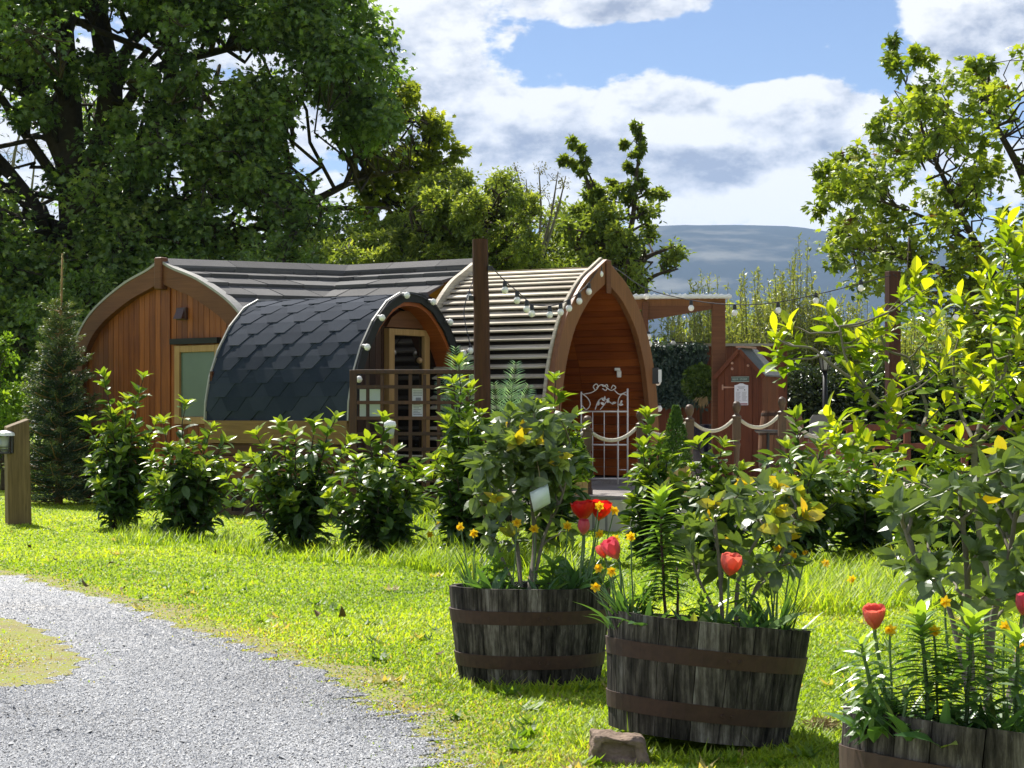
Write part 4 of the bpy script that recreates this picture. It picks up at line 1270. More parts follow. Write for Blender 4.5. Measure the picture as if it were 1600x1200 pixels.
crown_tree('field_maple_tree', 'darker green tree with two tall leafy shoots rising behind the pointed arch', 'tree', W(960, 730, 33) * (1, 1, 0),
           [(S((960, 740), (955, 560), (950, 430), (930, 330), (905, 240), d=33), [0.15, 0.12, 0.10, 0.05, 0.012]),
            (S((952, 450), (985, 360), (994, 280), (1003, 190), d=33), [0.09, 0.05, 0.03, 0.008]),
            (S((953, 480), (1000, 410), (1055, 385), d=33), [0.08, 0.05, 0.015]), (S((953, 520), (1010, 440), (1060, 420), d=33), [0.07, 0.04, 0.012])],
           px_clumps([(a, b, c * 0.7) for a, b, c in shoots], 33, 0.3) + fill_clumps([(880, 345), (900, 310), (960, 310), (1010, 325), (1045, 335), (1035, 350), (1015, 370), (1060, 385), (1078, 415), (1040, 412), (1010, 440), (980, 470), (870, 450)], 62, 33, 1.3, 14, 27)
           + px_clumps([(930, 500, 40), (985, 500, 36), (1010, 480, 30)], 33),
           L_QUAD, 0.105, 170, M['hawdark'], M['bark'], HG, spread=0.5)

crown_tree('hawthorn_tree', 'low broad hawthorn filling the gap behind the other trees above the roof ridges', 'tree', W(790, 730, 41) * (1, 1, 0),
           [(S((790, 740), (780, 560), (720, 420), (640, 360), d=41), [0.16, 0.13, 0.08, 0.03]), (S((782, 540), (860, 420), (930, 370), d=41), [0.10, 0.06, 0.02])],
           fill_clumps([(470, 400), (540, 372), (620, 355), (700, 320), (760, 300), (850, 325), (900, 330), (960, 350), (960, 440), (470, 440)], 110, 41, 1.4, 18, 30),
           L_QUAD, 0.12, 170, M['haw'], M['bark'], HG, spread=0.7)

# bare twiggy tree seen through the gap on the far left
crown_tree('bare_tree', 'bare pale twigged tree far behind the thick stems at the left edge', 'tree', W(30, 720, 62) * (1, 1, 0),
           [(S((30, 700), (30, 520), (20, 400), (20, 260), (40, 180), d=62), [0.2, 0.17, 0.12, 0.06, 0.02])] +
           [(S((25, 450), (a, 330), (b, c), d=62), [0.09, 0.05, 0.012]) for a, b, c in ((-10, -40, 250), (45, 60, 200), (60, 100, 230), (0, -10, 220), (50, 85, 280))],
           px_clumps([(-20, 270, 40), (50, 230, 40), (85, 260, 36), (10, 240, 36), (30, 330, 46), (70, 330, 40)], 62, 1.5),
           L_QUAD, 0.07, 40, M['greytwig'], M['barkpale'], tw=16, spread=0.5, thick=0.035)

# shrubs and dark growth behind the cabin and at the left edge
def shrub(name, label, base, cl_, leaf, ls, per, lm, cat='shrub', group=None, bm=None, **kw):
    return crown_tree(name, label, cat, base, [([np.array(base) + (0, 0, -0.05), np.array(base) + (0.03, 0, 0.5), np.array(base) + (0.0, 0.05, 1.0)], [0.06, 0.05, 0.02])],
                      cl_, leaf, ls, per, lm, bm or M['bark'], group, **kw)

shrub('bright_shrub', 'sunlit yellow green round bush at the left edge beyond the lamp bollard', W(5, 765, 28.5) * (1, 1, 0),
      fill_clumps([(-80, 560), (-30, 535), (15, 530), (42, 560), (45, 610), (35, 660), (-10, 720), (-80, 720)], 34, 28.5, 0.6, 14, 24), L_QUAD, 0.075, 240, M['bush'], spread=0.5)
DG = 'dark bushes under the huge tree'
for (lab, poly, d, n) in (('dark shady bush under the bright round bush at the left edge', [(-160, 640), (60, 640), (110, 700), (110, 730), (-160, 730)], 40.5, 30),
                          ('tall dark bush filling the gap between the spruce and the cabin gable', [(40, 470), (130, 430), (240, 420), (240, 640), (60, 660)], 39, 60),
                          ('dark bush showing over the cabin roof ridge', [(240, 400), (420, 390), (540, 400), (540, 560), (240, 560)], 39.5, 50)):
    cx = np.mean([p[0] for p in poly])
    shrub('dark_shrub', lab, W(cx, 735, d) * (1, 1, 0), fill_clumps(poly, n, d, 1.5, 24, 40), L_QUAD, 0.13, 210, M['syc'], group=DG, spread=0.55)

# far hedgerow closing the field
mb = MB(); n = 60000
x = rng.uniform(-34, 40, n); yb = 62 + rng.normal(0, 1.0, n)
hh = 4.2 + 1.2 * (vnoise(x * 0.9, x * 0.2, 6) - 0.5) + 0.9 * (vnoise(x * 3, x * 0.3, 7) - 0.5)
z = hh * np.sqrt(rng.uniform(0, 1, n)) * rng.uniform(0.7, 1.02, n)
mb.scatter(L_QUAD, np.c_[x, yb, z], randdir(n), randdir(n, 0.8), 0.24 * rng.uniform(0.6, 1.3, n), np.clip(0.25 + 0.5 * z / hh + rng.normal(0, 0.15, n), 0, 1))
hr = mb.build('hedgerow', M['haw']); tag(hr, 'long field hedge far behind everything, seen in gaps under the trees', 'hedge')
hr['kind'] = 'stuff'

# right hand maple
D2 = 26.0
mp_poly = [(1270, 345), (1283, 265), (1330, 240), (1352, 200), (1400, 160), (1398, 120), (1440, 120), (1480, 130), (1520, 105), (1560, 125), (1600, 95), (1660, 80), (1740, 80), (1740, 540), (1650, 560), (1480, 480), (1400, 440), (1340, 455), (1290, 400)]
mcl = fill_clumps(mp_poly, 210, D2, 1.7, 14, 30) + px_clumps([(1397, 66, 7), (1393, 92, 9), (1398, 110, 12), (1430, 85, 8), (1455, 98, 9), (1515, 100, 10), (1545, 100, 10), (1585, 85, 12), (1280, 265, 9), (1300, 250, 9), (1342, 232, 9), (1372, 200, 10), (1290, 300, 10), (1278, 330, 10)], D2, 0.4)
mcl += fill_clumps([(1440, 440), (1720, 430), (1720, 640), (1500, 600)], 40, D2, 1.2, 14, 28)
gap = [(1330, 330, 16), (1500, 250, 22), (1530, 350, 24), (1560, 440, 22), (1590, 320, 18), (1440, 300, 14), (1585, 250, 20), (1570, 60, 20)]
mcl = [c for c in mcl if not any(math.hypot(CX + c[0][0] / c[0][1] * F - gx, HY - (c[0][2] - CH) / c[0][1] * F - gy) < gr + 10 for gx, gy, gr in gap)]
crown_tree('maple_tree', 'airy light green maple with lobed leaves at the right edge of the picture', 'tree', W(1680, 770, D2) * (1, 1, 0),
           [(S((1680, 780), (1640, 600), (1560, 440), (1500, 370), (1420, 330), (1330, 300), d=D2), [0.12, 0.09, 0.055, 0.04, 0.02, 0.007]),
            (S((1600, 520), (1530, 390), (1480, 290), (1440, 200), (1398, 80), d=D2), [0.07, 0.045, 0.035, 0.02, 0.006]),
            (S((1660, 680), (1640, 420), (1600, 280), (1550, 180), (1545, 100), d=D2), [0.12, 0.08, 0.06, 0.03, 0.01]),
            (S((1670, 720), (1720, 420), (1700, 200), d=D2), [0.11, 0.07, 0.02]),
            (S((1620, 560), (1500, 440), (1400, 400), (1310, 385), d=D2), [0.08, 0.05, 0.03, 0.01])], mcl,
           L_LOBE, 0.12, 58, M['maple'], M['bark'], tw=8, spread=1.05, thick=0.02, lit=0.35)

# willow whips behind the patio
def whips(name, label, base, n, h, sp, ls, lm, bm, group, leafn=80, cat='shrub', leaf=None):
    t = thing(name, label, cat, base, group)
    mb = MB(); lb = MB()
    b = np.array(base, float)
    for k in range(n):
        a = rng.uniform(0, 6.28); s = sp * math.sqrt(rng.uniform()); hh = h * rng.uniform(0.68, 1.0) * (1 - 0.25 * (s / sp))
        p0 = b + np.array((math.cos(a) * s * 0.45, math.sin(a) * s * 0.45, 0))
        p1 = b + np.array((math.cos(a) * s + rng.normal(0, 0.1), math.sin(a) * s, hh))
        P = limb(p0, p1, 7, 0.02, 0.05)
        mb.tube(P, np.linspace(0.012, 0.003, 7), 4, cap=False)
        tt = rng.uniform(0.18, 1.0, leafn); f = tt * 6; i0 = np.minimum(f.astype(int), 5); fr = (f - i0)[:, None]
        pos = P[i0] * (1 - fr) + P[i0 + 1] * fr + rng.normal(0, 0.035, (leafn, 3)) * (1.15 - tt)[:, None] * 2.2
        fwd = nrm(rng.normal(0, 0.7, (leafn, 3)) + (0, 0, 0.7))
        lb.scatter(leaf or L_NARROW, pos, fwd, randdir(leafn, 0.3), ls * rng.uniform(0.6, 1.2, leafn), np.clip(0.2 + 0.5 * tt + rng.normal(0, 0.18, leafn), 0, 1))
    mb.build('stems', bm, t); lb.build('foliage', lm, t)
    return t

WG = 'willow bushes behind the patio fence'
for (px, py, d, n, sp, lab) in ((1040, 455, 32, 60, 0.8, 'pale willow bush behind the clear canopy roof, nearest the pointed arch'),
                                (1110, 405, 33, 75, 0.75, 'pale willow bush with thin whips above the canopy roof corner'),
                                (1180, 395, 32, 85, 0.7, 'pale willow bush with the tallest thin bare whips against the blue hill'),
                                (1245, 375, 31, 85, 0.65, 'pale willow bush standing tall to the left of the maple'),
                                (1320, 440, 31, 80, 0.75, 'pale willow bush below the maple branches, left of the square post'),
                                (1420, 450, 31, 70, 0.8, 'pale willow bush behind the tall square post'),
                                (1530, 450, 31, 70, 0.9, 'pale willow bush behind the yellow green foreground branches at the right edge')):
    whips('willow_shrub', lab, W(px, 740, d) * (1, 1, 0), int(n * 1.5), W(px, py - 12, d)[2], sp * 1.1, 0.095, M['willow'], M['barkpale'], WG, 150)

# clipped dark hedge behind the patio
mb = MB(); n = 30000
x = rng.uniform(W(1205, 0, 28.5)[0], W(1720, 0, 28.5)[0], n); z = rng.uniform(0.1, 1, n) ** 0.8
ztop = 1.95 + 0.35 * (vnoise(x * 2.2, x, 17) - 0.5)
y = 28.6 + rng.normal(0, 0.28, n) + 0.25 * (vnoise(x * 3, z * 6, 18) - 0.5)
z = z * ztop
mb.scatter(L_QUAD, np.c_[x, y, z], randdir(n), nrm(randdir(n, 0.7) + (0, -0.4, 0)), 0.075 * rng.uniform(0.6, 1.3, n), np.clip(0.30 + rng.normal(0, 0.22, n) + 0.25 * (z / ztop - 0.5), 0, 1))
hd = thing('clipped_hedge', 'dark evergreen hedge behind the lamp post and cask on the patio', 'hedge', W(1440, 740, 28.6) * (1, 1, 0))
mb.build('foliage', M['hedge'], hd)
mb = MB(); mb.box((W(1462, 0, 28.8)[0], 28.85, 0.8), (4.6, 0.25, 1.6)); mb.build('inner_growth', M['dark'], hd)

# ------------------------------------------------------------------ spruce
def spruce(base, h, r0):
    t = thing('spruce_tree', 'small dark spruce with a long bare brown leader beside the cabin gable', 'tree', base)
    mb = MB(); lb = MB(); b = np.array(base, float)
    mb.tube([b + (0, 0, -0.05), b + (0.01, 0, h * 0.5), b + (0.03, 0, h * 0.8), b + (0.045, 0, h)], [0.055, 0.035, 0.016, 0.010], 7)
    z = 0.12
    nl = L_NARROW
    while z < h * 0.80:
        f = 1 - z / (h * 0.98)
        L = r0 * (0.10 + 0.95 * f ** 1.05)
        m = 9 if z < h * 0.6 else 6
        a0 = rng.uniform(0, 6.28)
        for k in range(m):
            a = a0 + k * 6.283 / m + rng.normal(0, 0.2)
            l = L * rng.uniform(0.65, 1.2)
            rise = 0.12 + 0.6 * (1 - f) + rng.normal(0, 0.12)
            p0 = b + (0.01, 0, z + rng.normal(0, 0.035)); p1 = p0 + np.array((math.cos(a) * l, math.sin(a) * l, l * rise - 0.05))
            P = limb(p0, p1, 5, -0.06, 0.05)
            mb.tube(P, np.linspace(0.012, 0.004, 5), 4, cap=False)
            n = int(75 + 320 * l)
            tt = rng.uniform(0.12, 1.02, n)
            side = rng.normal(0, 1, n) * 0.22 * l * (1.1 - tt)
            dirn = nrm(p1 - p0); sd = nrm(np.cross(dirn, (0, 0, 1)))
            pos = p0 + (p1 - p0) * tt[:, None] + sd * side[:, None] + rng.normal(0, 0.018, (n, 3)) + np.c_[np.zeros((n, 2)), -0.10 * np.abs(side)]
            fwd = nrm(dirn + sd * np.sign(side)[:, None] * 0.7 + rng.normal(0, 0.5, (n, 3)))
            lb.scatter(nl, pos, fwd, randdir(n, 0.5), 0.055 * rng.uniform(0.6, 1.2, n), np.clip(0.35 + 0.5 * (tt > 0.88) + rng.normal(0, 0.2, n) + 0.35 * (z / h > 0.6), 0, 1))
        z += 0.085 if z < h * 0.6 else 0.13
    n = 160; tt = rng.uniform(0.8, 1.0, n)
    lb.scatter(nl, b + np.c_[0.03 + 0.015 * (tt - 0.8) / 0.2 + rng.normal(0, 0.012, n), rng.normal(0, 0.012, n), tt * h], nrm(rng.normal(0, 0.6, (n, 3)) + (0, 0, 0.6)), randdir(n), 0.035, 0.9)
    mb.build('trunk', plain('spruce stem', (0.30, 0.19, 0.08), 0.8, 0.2), t, smooth=True); lb.build('needles', M['spruce'], t)

spruce(W(92, 787, 24.1) * (1, 1, 0), W(100, 396, 24.1)[2], 0.66)

# ------------------------------------------------------------------ lamp bollard
bo = thing('lamp_bollard', 'chunky slant topped timber bollard carrying a black lantern at the left edge', 'bollard', W(29, 819, 19.5) * (1, 1, 0))
b = np.array(bo.location); mb = MB()
w, dp = 0.118, 0.10
zt0, zt1 = W(0, 668, 19.5)[2], W(0, 655, 19.5)[2]
rot = 0.42
def rz(x, y): return np.array((x * math.cos(rot) - y * math.sin(rot), x * math.sin(rot) + y * math.cos(rot), 0))
q = [rz(-w, -dp), rz(w, -dp), rz(w, dp), rz(-w, dp)]
mb.hexa([b + v + (0, 0, -0.1) for v in q] + [b + q[0] * 0.94 + (-0.02, 0, zt0), b + q[1] * 0.94 + (-0.02, 0, zt1), b + q[2] * 0.94 + (-0.02, 0, zt1 + 0.01), b + q[3] * 0.94 + (-0.02, 0, zt0 + 0.01)])
mb.build('post', M['bollard'], bo, bevel=0.008)
lc = W(8, 690, 19.38)
mb = MB()
mb.box(lc + (0.075, 0.02, -0.015), (0.02, 0.10, 0.20)); mb.box(lc + (0, 0, -0.115), (0.13, 0.11, 0.015))
for sx in (-0.06, 0.055):
    for sy in (-0.05, 0.05): mb.tube([lc + (sx * 0.8, sy, -0.11), lc + (sx * 1.1, sy, 0.06)], 0.008, 5)
for zz in (-0.055, -0.082): mb.box(lc + (0, -0.05, zz), (0.13, 0.008, 0.008)); mb.box(lc + (-0.055, 0, zz), (0.008, 0.1, 0.008))
la = mb.build('lantern', M['black'], bo)
mb = MB(); mb.lathe([(0.0, 0.115), (0.05, 0.108), (0.09, 0.09), (0.10, 0.058), (0.0, 0.058)], lc, 14); mb.build('hood', M['white'], la, smooth=False)
mb = MB(); mb.lathe([(0.042, -0.105), (0.052, -0.05), (0.056, 0.05)], lc, 12); mb.build('glass', M['clearglass'], la, smooth=True)

# ------------------------------------------------------------------ laurels
def stem_leaves(lb, P, ls, n, leaf, t0=0.12, old=0.25, new=0.9, upn=0.55, tuft=5, lift=0.35):
    m = len(P)
    tt = np.sort(rng.uniform(t0, 1.0, n)); f = tt * (m - 1); i0 = np.minimum(f.astype(int), m - 2); fr = (f - i0)[:, None]
    pos = P[i0] * (1 - fr) + P[i0 + 1] * fr
    tan = nrm(P[i0 + 1] - P[i0])
    ang = np.arange(n) * 2.4 + rng.uniform(0, 6.28) + rng.normal(0, 0.4, n)
    ref = np.where(np.abs(tan[:, 2:3]) > 0.9, np.array([[1.0, 0, 0]]), np.array([[0, 0, 1.0]]))
    x = nrm(np.cross(tan, ref)); y = np.cross(tan, x)
    out = x * np.cos(ang)[:, None] + y * np.sin(ang)[:, None]
    fwd = nrm(out + tan * (lift + 0.5 * tt ** 2)[:, None] + (0, 0, 0.08) + rng.normal(0, 0.2, (n, 3)))
    up = nrm(tan * 0.6 + np.array((0, 0, upn)) + rng.normal(0, 0.25, (n, 3)))
    r = old + (new - old) * np.clip((tt - 0.72) / 0.28, 0, 1) ** 1.3 * rng.uniform(0.5, 1.1, n) + rng.normal(0, 0.09, n)
    lb.scatter(leaf, pos + out * 0.008, fwd, up, ls * rng.uniform(0.65, 1.15, n) * (1 - 0.15 * tt), np.clip(r, 0, 1), ls * rng.uniform(0.7, 1.1, n))
    if tuft:
        a = np.arange(tuft) * 2.4 + rng.uniform(0, 6)
        o = np.c_[np.cos(a), np.sin(a), np.zeros(tuft)]
        fw = nrm(o * rng.uniform(0.5, 1.0, (tuft, 1)) + tan[-1] * 0.9)
        lb.scatter(leaf, np.repeat(P[-1:], tuft, 0), fw, nrm(tan[-1] - 0.7 * o + rng.normal(0, 0.15, (tuft, 3))), ls * rng.uniform(0.6, 0.95, tuft), np.clip(new * rng.uniform(0.8, 1.1, tuft), 0, 1))

def laurel(label, base, shoots, ls=0.125, low=(0.5, 0.55, 420), group='laurel shrubs planted in a row along the lawn', seed=0):
    """shoots: [(dx, dz, dy)] tips relative to the base; low: skirt of old dark leaves (radius, height, number)"""
    t = thing('laurel_shrub', label, 'shrub', base, group)
    b = np.array(base, float); mb = MB(); lb = MB()
    tips = list(shoots)
    for (dx, dz, dy) in shoots:      # shorter side shoots round each
        for k in range(3):
            tips.append((dx * rng.uniform(0.3, 1.0) + rng.normal(0, 0.10), dz * rng.uniform(0.42, 0.80), dy + rng.normal(0, 0.16)))
    for (dx, dz, dy) in tips:
        p0 = b + (rng.normal(0, 0.04), rng.normal(0, 0.04), -0.02); p1 = b + (dx, dy, dz)
        P = limb(p0, p1, 8, 0.0, 0.06)
        P[1:-1, :2] = P[1:-1, :2] * 0.85 + (b[:2] * 0.6 + P[1:-1, :2] * 0.4) * 0.15
        mb.tube(P, np.linspace(0.011, 0.004, 8), 5, cap=False)
        stem_leaves(lb, P, ls, int(14 + 30 * dz), L_LAUREL, 0.2)
    R, Hh, n = low
    a = rng.uniform(0, 6.28, n); zz = rng.uniform(0.04, 1, n) * Hh
    rad = R * np.sqrt(rng.uniform(0.05, 1, n)) * (0.45 + 0.55 * np.sin(np.clip(zz / Hh, 0, 1) * 2.6))
    out = np.c_[np.cos(a), np.sin(a), np.zeros(n)]
    pos = b + out * rad[:, None] + np.c_[np.zeros((n, 2)), zz]
    fwd = nrm(out + rng.normal(0, 0.45, (n, 3)) + (0, 0, -0.1)); up = nrm(np.array((0, 0, 1.0)) + out * 0.4 + rng.normal(0, 0.35, (n, 3)))
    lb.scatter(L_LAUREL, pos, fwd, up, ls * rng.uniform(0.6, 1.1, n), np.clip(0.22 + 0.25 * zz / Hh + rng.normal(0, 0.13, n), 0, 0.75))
    mb.build('stems', M['bark'], t); lb.build('foliage', M['laurel'], t)
    return t

def tips_px(base, d, pts, dyr=0.25):
    b = np.array(base)
    out = []
    for px, py in pts:
        w_ = W(px, py, d); out.append((w_[0] - b[0], w_[2], rng.uniform(-dyr, dyr)))
    return out

LA = [('laurel shrub with two tall pale tipped shoots, beside the spruce', (188, 826), [(155, 588), (222, 590), (200, 625), (130, 660), (245, 660), (170, 650), (235, 720), (150, 725)], (0.33, 0.95, 420)),
      ('laurel shrub below the cabin window with one thin high shoot', (288, 838), [(297, 632), (255, 660), (330, 670), (355, 690), (300, 690), (370, 735), (240, 720)], (0.42, 0.75, 420)),
      ('broad low laurel shrub before the left half of the hexagon felt roof', (468, 856), [(440, 665), (490, 662), (525, 655), (400, 680), (385, 720), (545, 690), (465, 680), (420, 700)], (0.48, 0.8, 420)),
      ('laurel shrub at the left foot of the lattice trellis', (598, 866), [(597, 655), (575, 690), (620, 705), (560, 720), (655, 735), (640, 770), (545, 740)], (0.46, 0.75, 400)),
      ('slim tall dark laurel column in front of the tall post', (735, 876), [(718, 570), (708, 600), (735, 610), (700, 660), (750, 650), (690, 735), (675, 750), (765, 720)], (0.26, 1.1, 420)),
      ('tall laurel with bright broad tips before the foot of the pointed arch', (862, 874), [(868, 592), (845, 640), (893, 655), (825, 640), (855, 690), (876, 620), (800, 690)], (0.30, 0.95, 330)),
      ('laurel shrub in front of the wooden planter between two rope posts', (1022, 882), [(1015, 648), (1028, 690), (1005, 700), (1012, 740)], (0.22, 0.75, 200)),
      ('low laurel shrub in front of the shed and its notice', (1112, 884), [(1092, 695), (1128, 695), (1108, 720), (1152, 735)], (0.32, 0.62, 280)),
      ('laurel shrub rising through the view of the cask', (1245, 884), [(1250, 652), (1225, 700), (1280, 690), (1262, 720), (1300, 740), (1215, 745)], (0.42, 0.8, 400)),
      ('dark laurel shrub in the long grass right of the front tub flowers', (1345, 880), [(1330, 700), (1370, 720), (1390, 750), (1310, 745), (1360, 690)], (0.46, 0.75, 430)),
      ('laurel shrub half hidden at the right edge behind the camellia', (1480, 882), [(1470, 720), (1440, 745), (1510, 740), (1500, 700)], (0.45, 0.8, 400))]
for lab, bp, tp_, low in LA:
    b_ = G(*bp)
    laurel(lab, b_, tips_px(b_, b_[1], tp_), 0.145, (low[0] * 0.85, low[1], int(low[2] * 0.62)))

# ------------------------------------------------------------------ rope fence
RG = 'turned rope fence posts on the patio edge'
rp = [(918, 649, 18.8), (1001, 640, 19.3), (1077.5, 631.5, 19.8), (1151, 626.5, 20.3), (1222, 619.5, 20.8)]
LABR = ['turned wooden rope post nearest the white iron gate', 'turned wooden rope post before the right leg of the pointed arch', 'turned wooden rope post below the topiary ball',
        'turned wooden rope post in front of the shed door', 'turned wooden rope post in front of the cask, last to the right']
mb = MB()
pr = [(0.0, 0.0), (0.052, 0.0), (0.052, 0.09), (0.036, 0.11), (0.030, 0.13), (0.040, 0.16), (0.034, 0.20), (0.027, 0.30), (0.034, 0.40), (0.044, 0.44), (0.030, 0.47), (0.046, 0.49)]
mb.lathe(pr, n=14)
mb.box((0, 0, 0.585), (0.082, 0.082, 0.19)); mb.box((0, 0, 0.09), (0.075, 0.075, 0.18))
mb.lathe([(0.045, 0.68), (0.050, 0.69), (0.050, 0.705), (0.030, 0.715), (0.024, 0.735), (0.034, 0.75), (0.044, 0.775), (0.046, 0.80), (0.038, 0.825), (0.022, 0.84), (0.0, 0.845)], n=16)
post0 = None
tops = []
for i, (px, py, d) in enumerate(rp):
    base = np.array(W(px, 0, d)); base[2] = PZ
    top = W(px, py, d)[2]
    if post0 is None:
        post0 = thing('rope_post', LABR[0], 'post', base, RG)
        me_ = mb.build('turned_post', M['rail'], None, smooth=False); me_.parent = post0
        o = post0
    else:
        o = copy_tree(post0); o.location = tuple(base); o['label'] = LABR[i]
    o.scale = (1, 1, (top - PZ) / 0.845)
    tops.append(np.array((base[0], base[1], PZ + (top - PZ) * 0.79)))
BASE['x'] = None

def rope(label, p0, p1, sag, r=0.019):
    P = limb(p0, p1, 14, 0, 0); t = np.linspace(0, 1, 14); P[:, 2] -= 4 * sag * t * (1 - t)
    mb = MB(); mb.tube(P, r, 8)
    o = mb.build('barrier_rope', M['rope'], None, smooth=True, origin=P[0]); tag(o, label, 'rope', 'ropes hanging between the turned posts')

LR = ['thick pale rope sagging in front of the white iron gate', 'thick pale rope sagging before the dwarf conifer', 'thick pale rope sagging before the dark pot and the shed edge', 'thick pale rope sagging in front of the shed and cask']
for i in range(4):
    rope(LR[i], tops[i] + (0.04, 0, 0), tops[i + 1] - (0.04, 0, 0), 0.10)
rope('thick pale rope running left from the gate post into the leaves', tops[0] - (0.04, 0, 0), W(850, 706, 18.6), 0.05)
rope('thick pale rope falling right from the last turned post', tops[4] + (0.04, 0, 0), W(1295, 688, 20.9), 0.06)
rope('thin twisted rope glimpsed through the lower lattice of the trellis', W(742, 702, 20.1), W(560, 700, 20.1), 0.08, 0.012)

# ------------------------------------------------------------------ white iron gate
gt = thing('iron_gate', 'white wrought iron garden gate with scroll top standing in the arched porch', 'gate', W(943, 758, 22.0))
dG = 22.0
def gp(px, py, dy=0.0): return W(px, py, dG + dy)
mb = MB()
for px, py0, py1 in ((908, 612, 752), (980.5, 607, 756), (965.5, 640, 762)): mb.tube([gp(px, py0), gp(px, py1)], 0.0105, 8)
for py in (643, 695, 748): mb.tube([gp(908, py), gp(980, py)], 0.0095, 8)
mb.build('frame', M['ironwhite'], gt, smooth=True)
mb = MB()
for px in (926, 944): mb.tube([gp(px, 643), gp(px, 748)], 0.006, 6)
mb.tube([gp(965.5, 734), gp(980, 734)], 0.006, 6)
mb.build('bars', M['ironwhite'], gt, smooth=True)
mb = MB()
def scroll(pts, r=0.0065): mb.tube(catmull([gp(a, b) for a, b in pts], 6), r, 6)
scroll([(908, 614), (918, 622), (922, 632), (916, 640), (910, 634)])
scroll([(912, 616), (925, 613), (934, 606), (932, 600), (927, 604), (930, 610)])
scroll([(932, 606), (940, 601), (948, 606), (946, 610), (941, 607)]); scroll([(940, 601), (943, 604), (948, 601), (950, 605)])
scroll([(948, 606), (955, 610), (962, 606), (958, 602), (955, 607)]); scroll([(960, 610), (968, 616), (980, 612)])
scroll([(966, 643), (966, 625), (972, 616), (980, 618)])
scroll([(930, 640), (934, 628), (942, 622), (952, 628), (958, 632)]); scroll([(938, 640), (944, 632), (952, 622)])
for (a, b) in ((940, 622), (945, 626), (938, 629), (950, 630), (934, 634), (956, 630), (972, 625), (974, 632)):
    p0 = gp(a, b, -0.01); an = rng.uniform(0, 6.28)
    mb.scatter(L_CAM, p0[None], np.array([[math.cos(an), -0.2, math.sin(an)]]), np.array([[0, -1.0, 0.2]]), 0.055, 0.5)
mb.build('scrollwork', M['ironwhite'], gt)

# ------------------------------------------------------------------ planters
def planter(label, px, py0, py1, wpx, d, plant):
    base = W(px, py1, d); w = wpx / F * d; h = (py1 - py0) / F * d
    t = thing('wooden_planter', label, 'planter', base, 'pale timber planters on the patio')
    mb = MB(); b = np.array(base)
    k = 4
    for i in range(k):
        z = h * (i + 0.5) / k
        mb.box(b + (0, -w / 2, z), (w * 0.94, 0.02, h / k - 0.004), rng.uniform()); mb.box(b + (0, w / 2, z), (w * 0.94, 0.02, h / k - 0.004), rng.uniform())
        mb.box(b + (-w / 2, 0, z), (0.02, w * 0.94, h / k - 0.004), rng.uniform()); mb.box(b + (w / 2, 0, z), (0.02, w * 0.94, h / k - 0.004), rng.uniform())
    mb.build('boards', M['planter'], t)
    mb = MB()
    for sx in (-1, 1):
        for sy in (-1, 1): mb = MB(); mb.box(b + (sx * w * 0.47, sy * (w / 2 + 0.014), h * 0.51), (0.05, 0.022, h * 1.03), rng.uniform()); mb.build('corner_batten', M['planter'], t, bevel=0.003)
    mb = MB(); mb.box(b + (0, 0, h * 0.85), (w * 0.93, w * 0.93, 0.02)); mb.build('soil', M['soil'], t)
    return b + (0, 0, h * 0.86), w

s1, w1 = planter('pale wooden planter partly behind the tall laurel at the gate', 897, 748, 784, 36, 18.5, None)
s2, w2 = planter('pale wooden planter holding the cone shaped conifer', 1056, 729, 786, 37, 18.4, None)
def cone_plant(name, label, base, h, r, ls, n, lm):
    t = thing(name, label, 'plant', base); b = np.array(base)
    z = rng.uniform(0, 1, n) ** 1.2; a = rng.uniform(0, 6.28, n)
    rad = r * (1 - z ** 1.5) * (0.6 + 0.45 * rng.uniform(0, 1, n)) + 0.01
    out = np.c_[np.cos(a), np.sin(a), np.zeros(n)]
    mb = MB(); mb.scatter(L_QUAD, b + out * rad[:, None] + np.c_[np.zeros((n, 2)), 0.03 + z * h], nrm(out + (0, 0, 1.0) + rng.normal(0, 0.3, (n, 3))), out + rng.normal(0, 0.3, (n, 3)), ls, np.clip(0.4 + rng.normal(0, 0.2, n), 0, 1))
    mb.build('foliage', lm, t)
    mb = MB(); mb.tube([b - (0, 0, 0.02), b + (0, 0, h * 0.8)], [0.012, 0.004], 6); mb.build('stem', M['bark'], t)
cone_plant('dwarf_conifer', 'small cone shaped green conifer in a pale wooden planter', s2, W(1050, 641, 18.4)[2] - s2[2], 0.14, 0.035, 2600, M['conifer'])
cone_plant('box_plant', 'leafy dark green plant in the planter beside the gate post', s1, 0.42, 0.16, 0.06, 900, M['laurel'])

# ------------------------------------------------------------------ canopy, fence, ivy, topiary, shed
ca = thing('canopy', 'brown timber canopy with a thin clear roof attached to the right of the pointed arch', 'canopy', W(1060, 745, 25.2))
mb = MB()
z0 = W(0, 466, 24.8)[2]
xl, xr = W(984, 0, 24.8)[0], W(1140, 0, 24.8)[0]
nn = 40
xs_ = np.linspace(xl, xr, nn); zz_ = 0.012 * np.sin(xs_ * 80)
V = np.r_[np.c_[xs_, np.full(nn, 24.55), zz_ + z0 + 0.035], np.c_[xs_, np.full(nn, 26.9), zz_ + z0 + 0.10], np.c_[xs_, np.full(nn, 24.55), zz_ * 0.3 + z0 - 0.012], np.c_[xs_, np.full(nn, 26.9), zz_ * 0.3 + z0 + 0.055]]
fs = []
for i in range(nn - 1): fs += [(i, i + 1, nn + i + 1, nn + i), (2 * nn + i, 3 * nn + i, 3 * nn + i + 1, 2 * nn + i + 1), (i, 2 * nn + i, 2 * nn + i + 1, i + 1)]
mb.add(V, fs)
mb.build('roof_sheet', plain('milky corrugated sheet', (0.70, 0.72, 0.72), 0.3, 0.5), ca, smooth=True)
mb = MB()
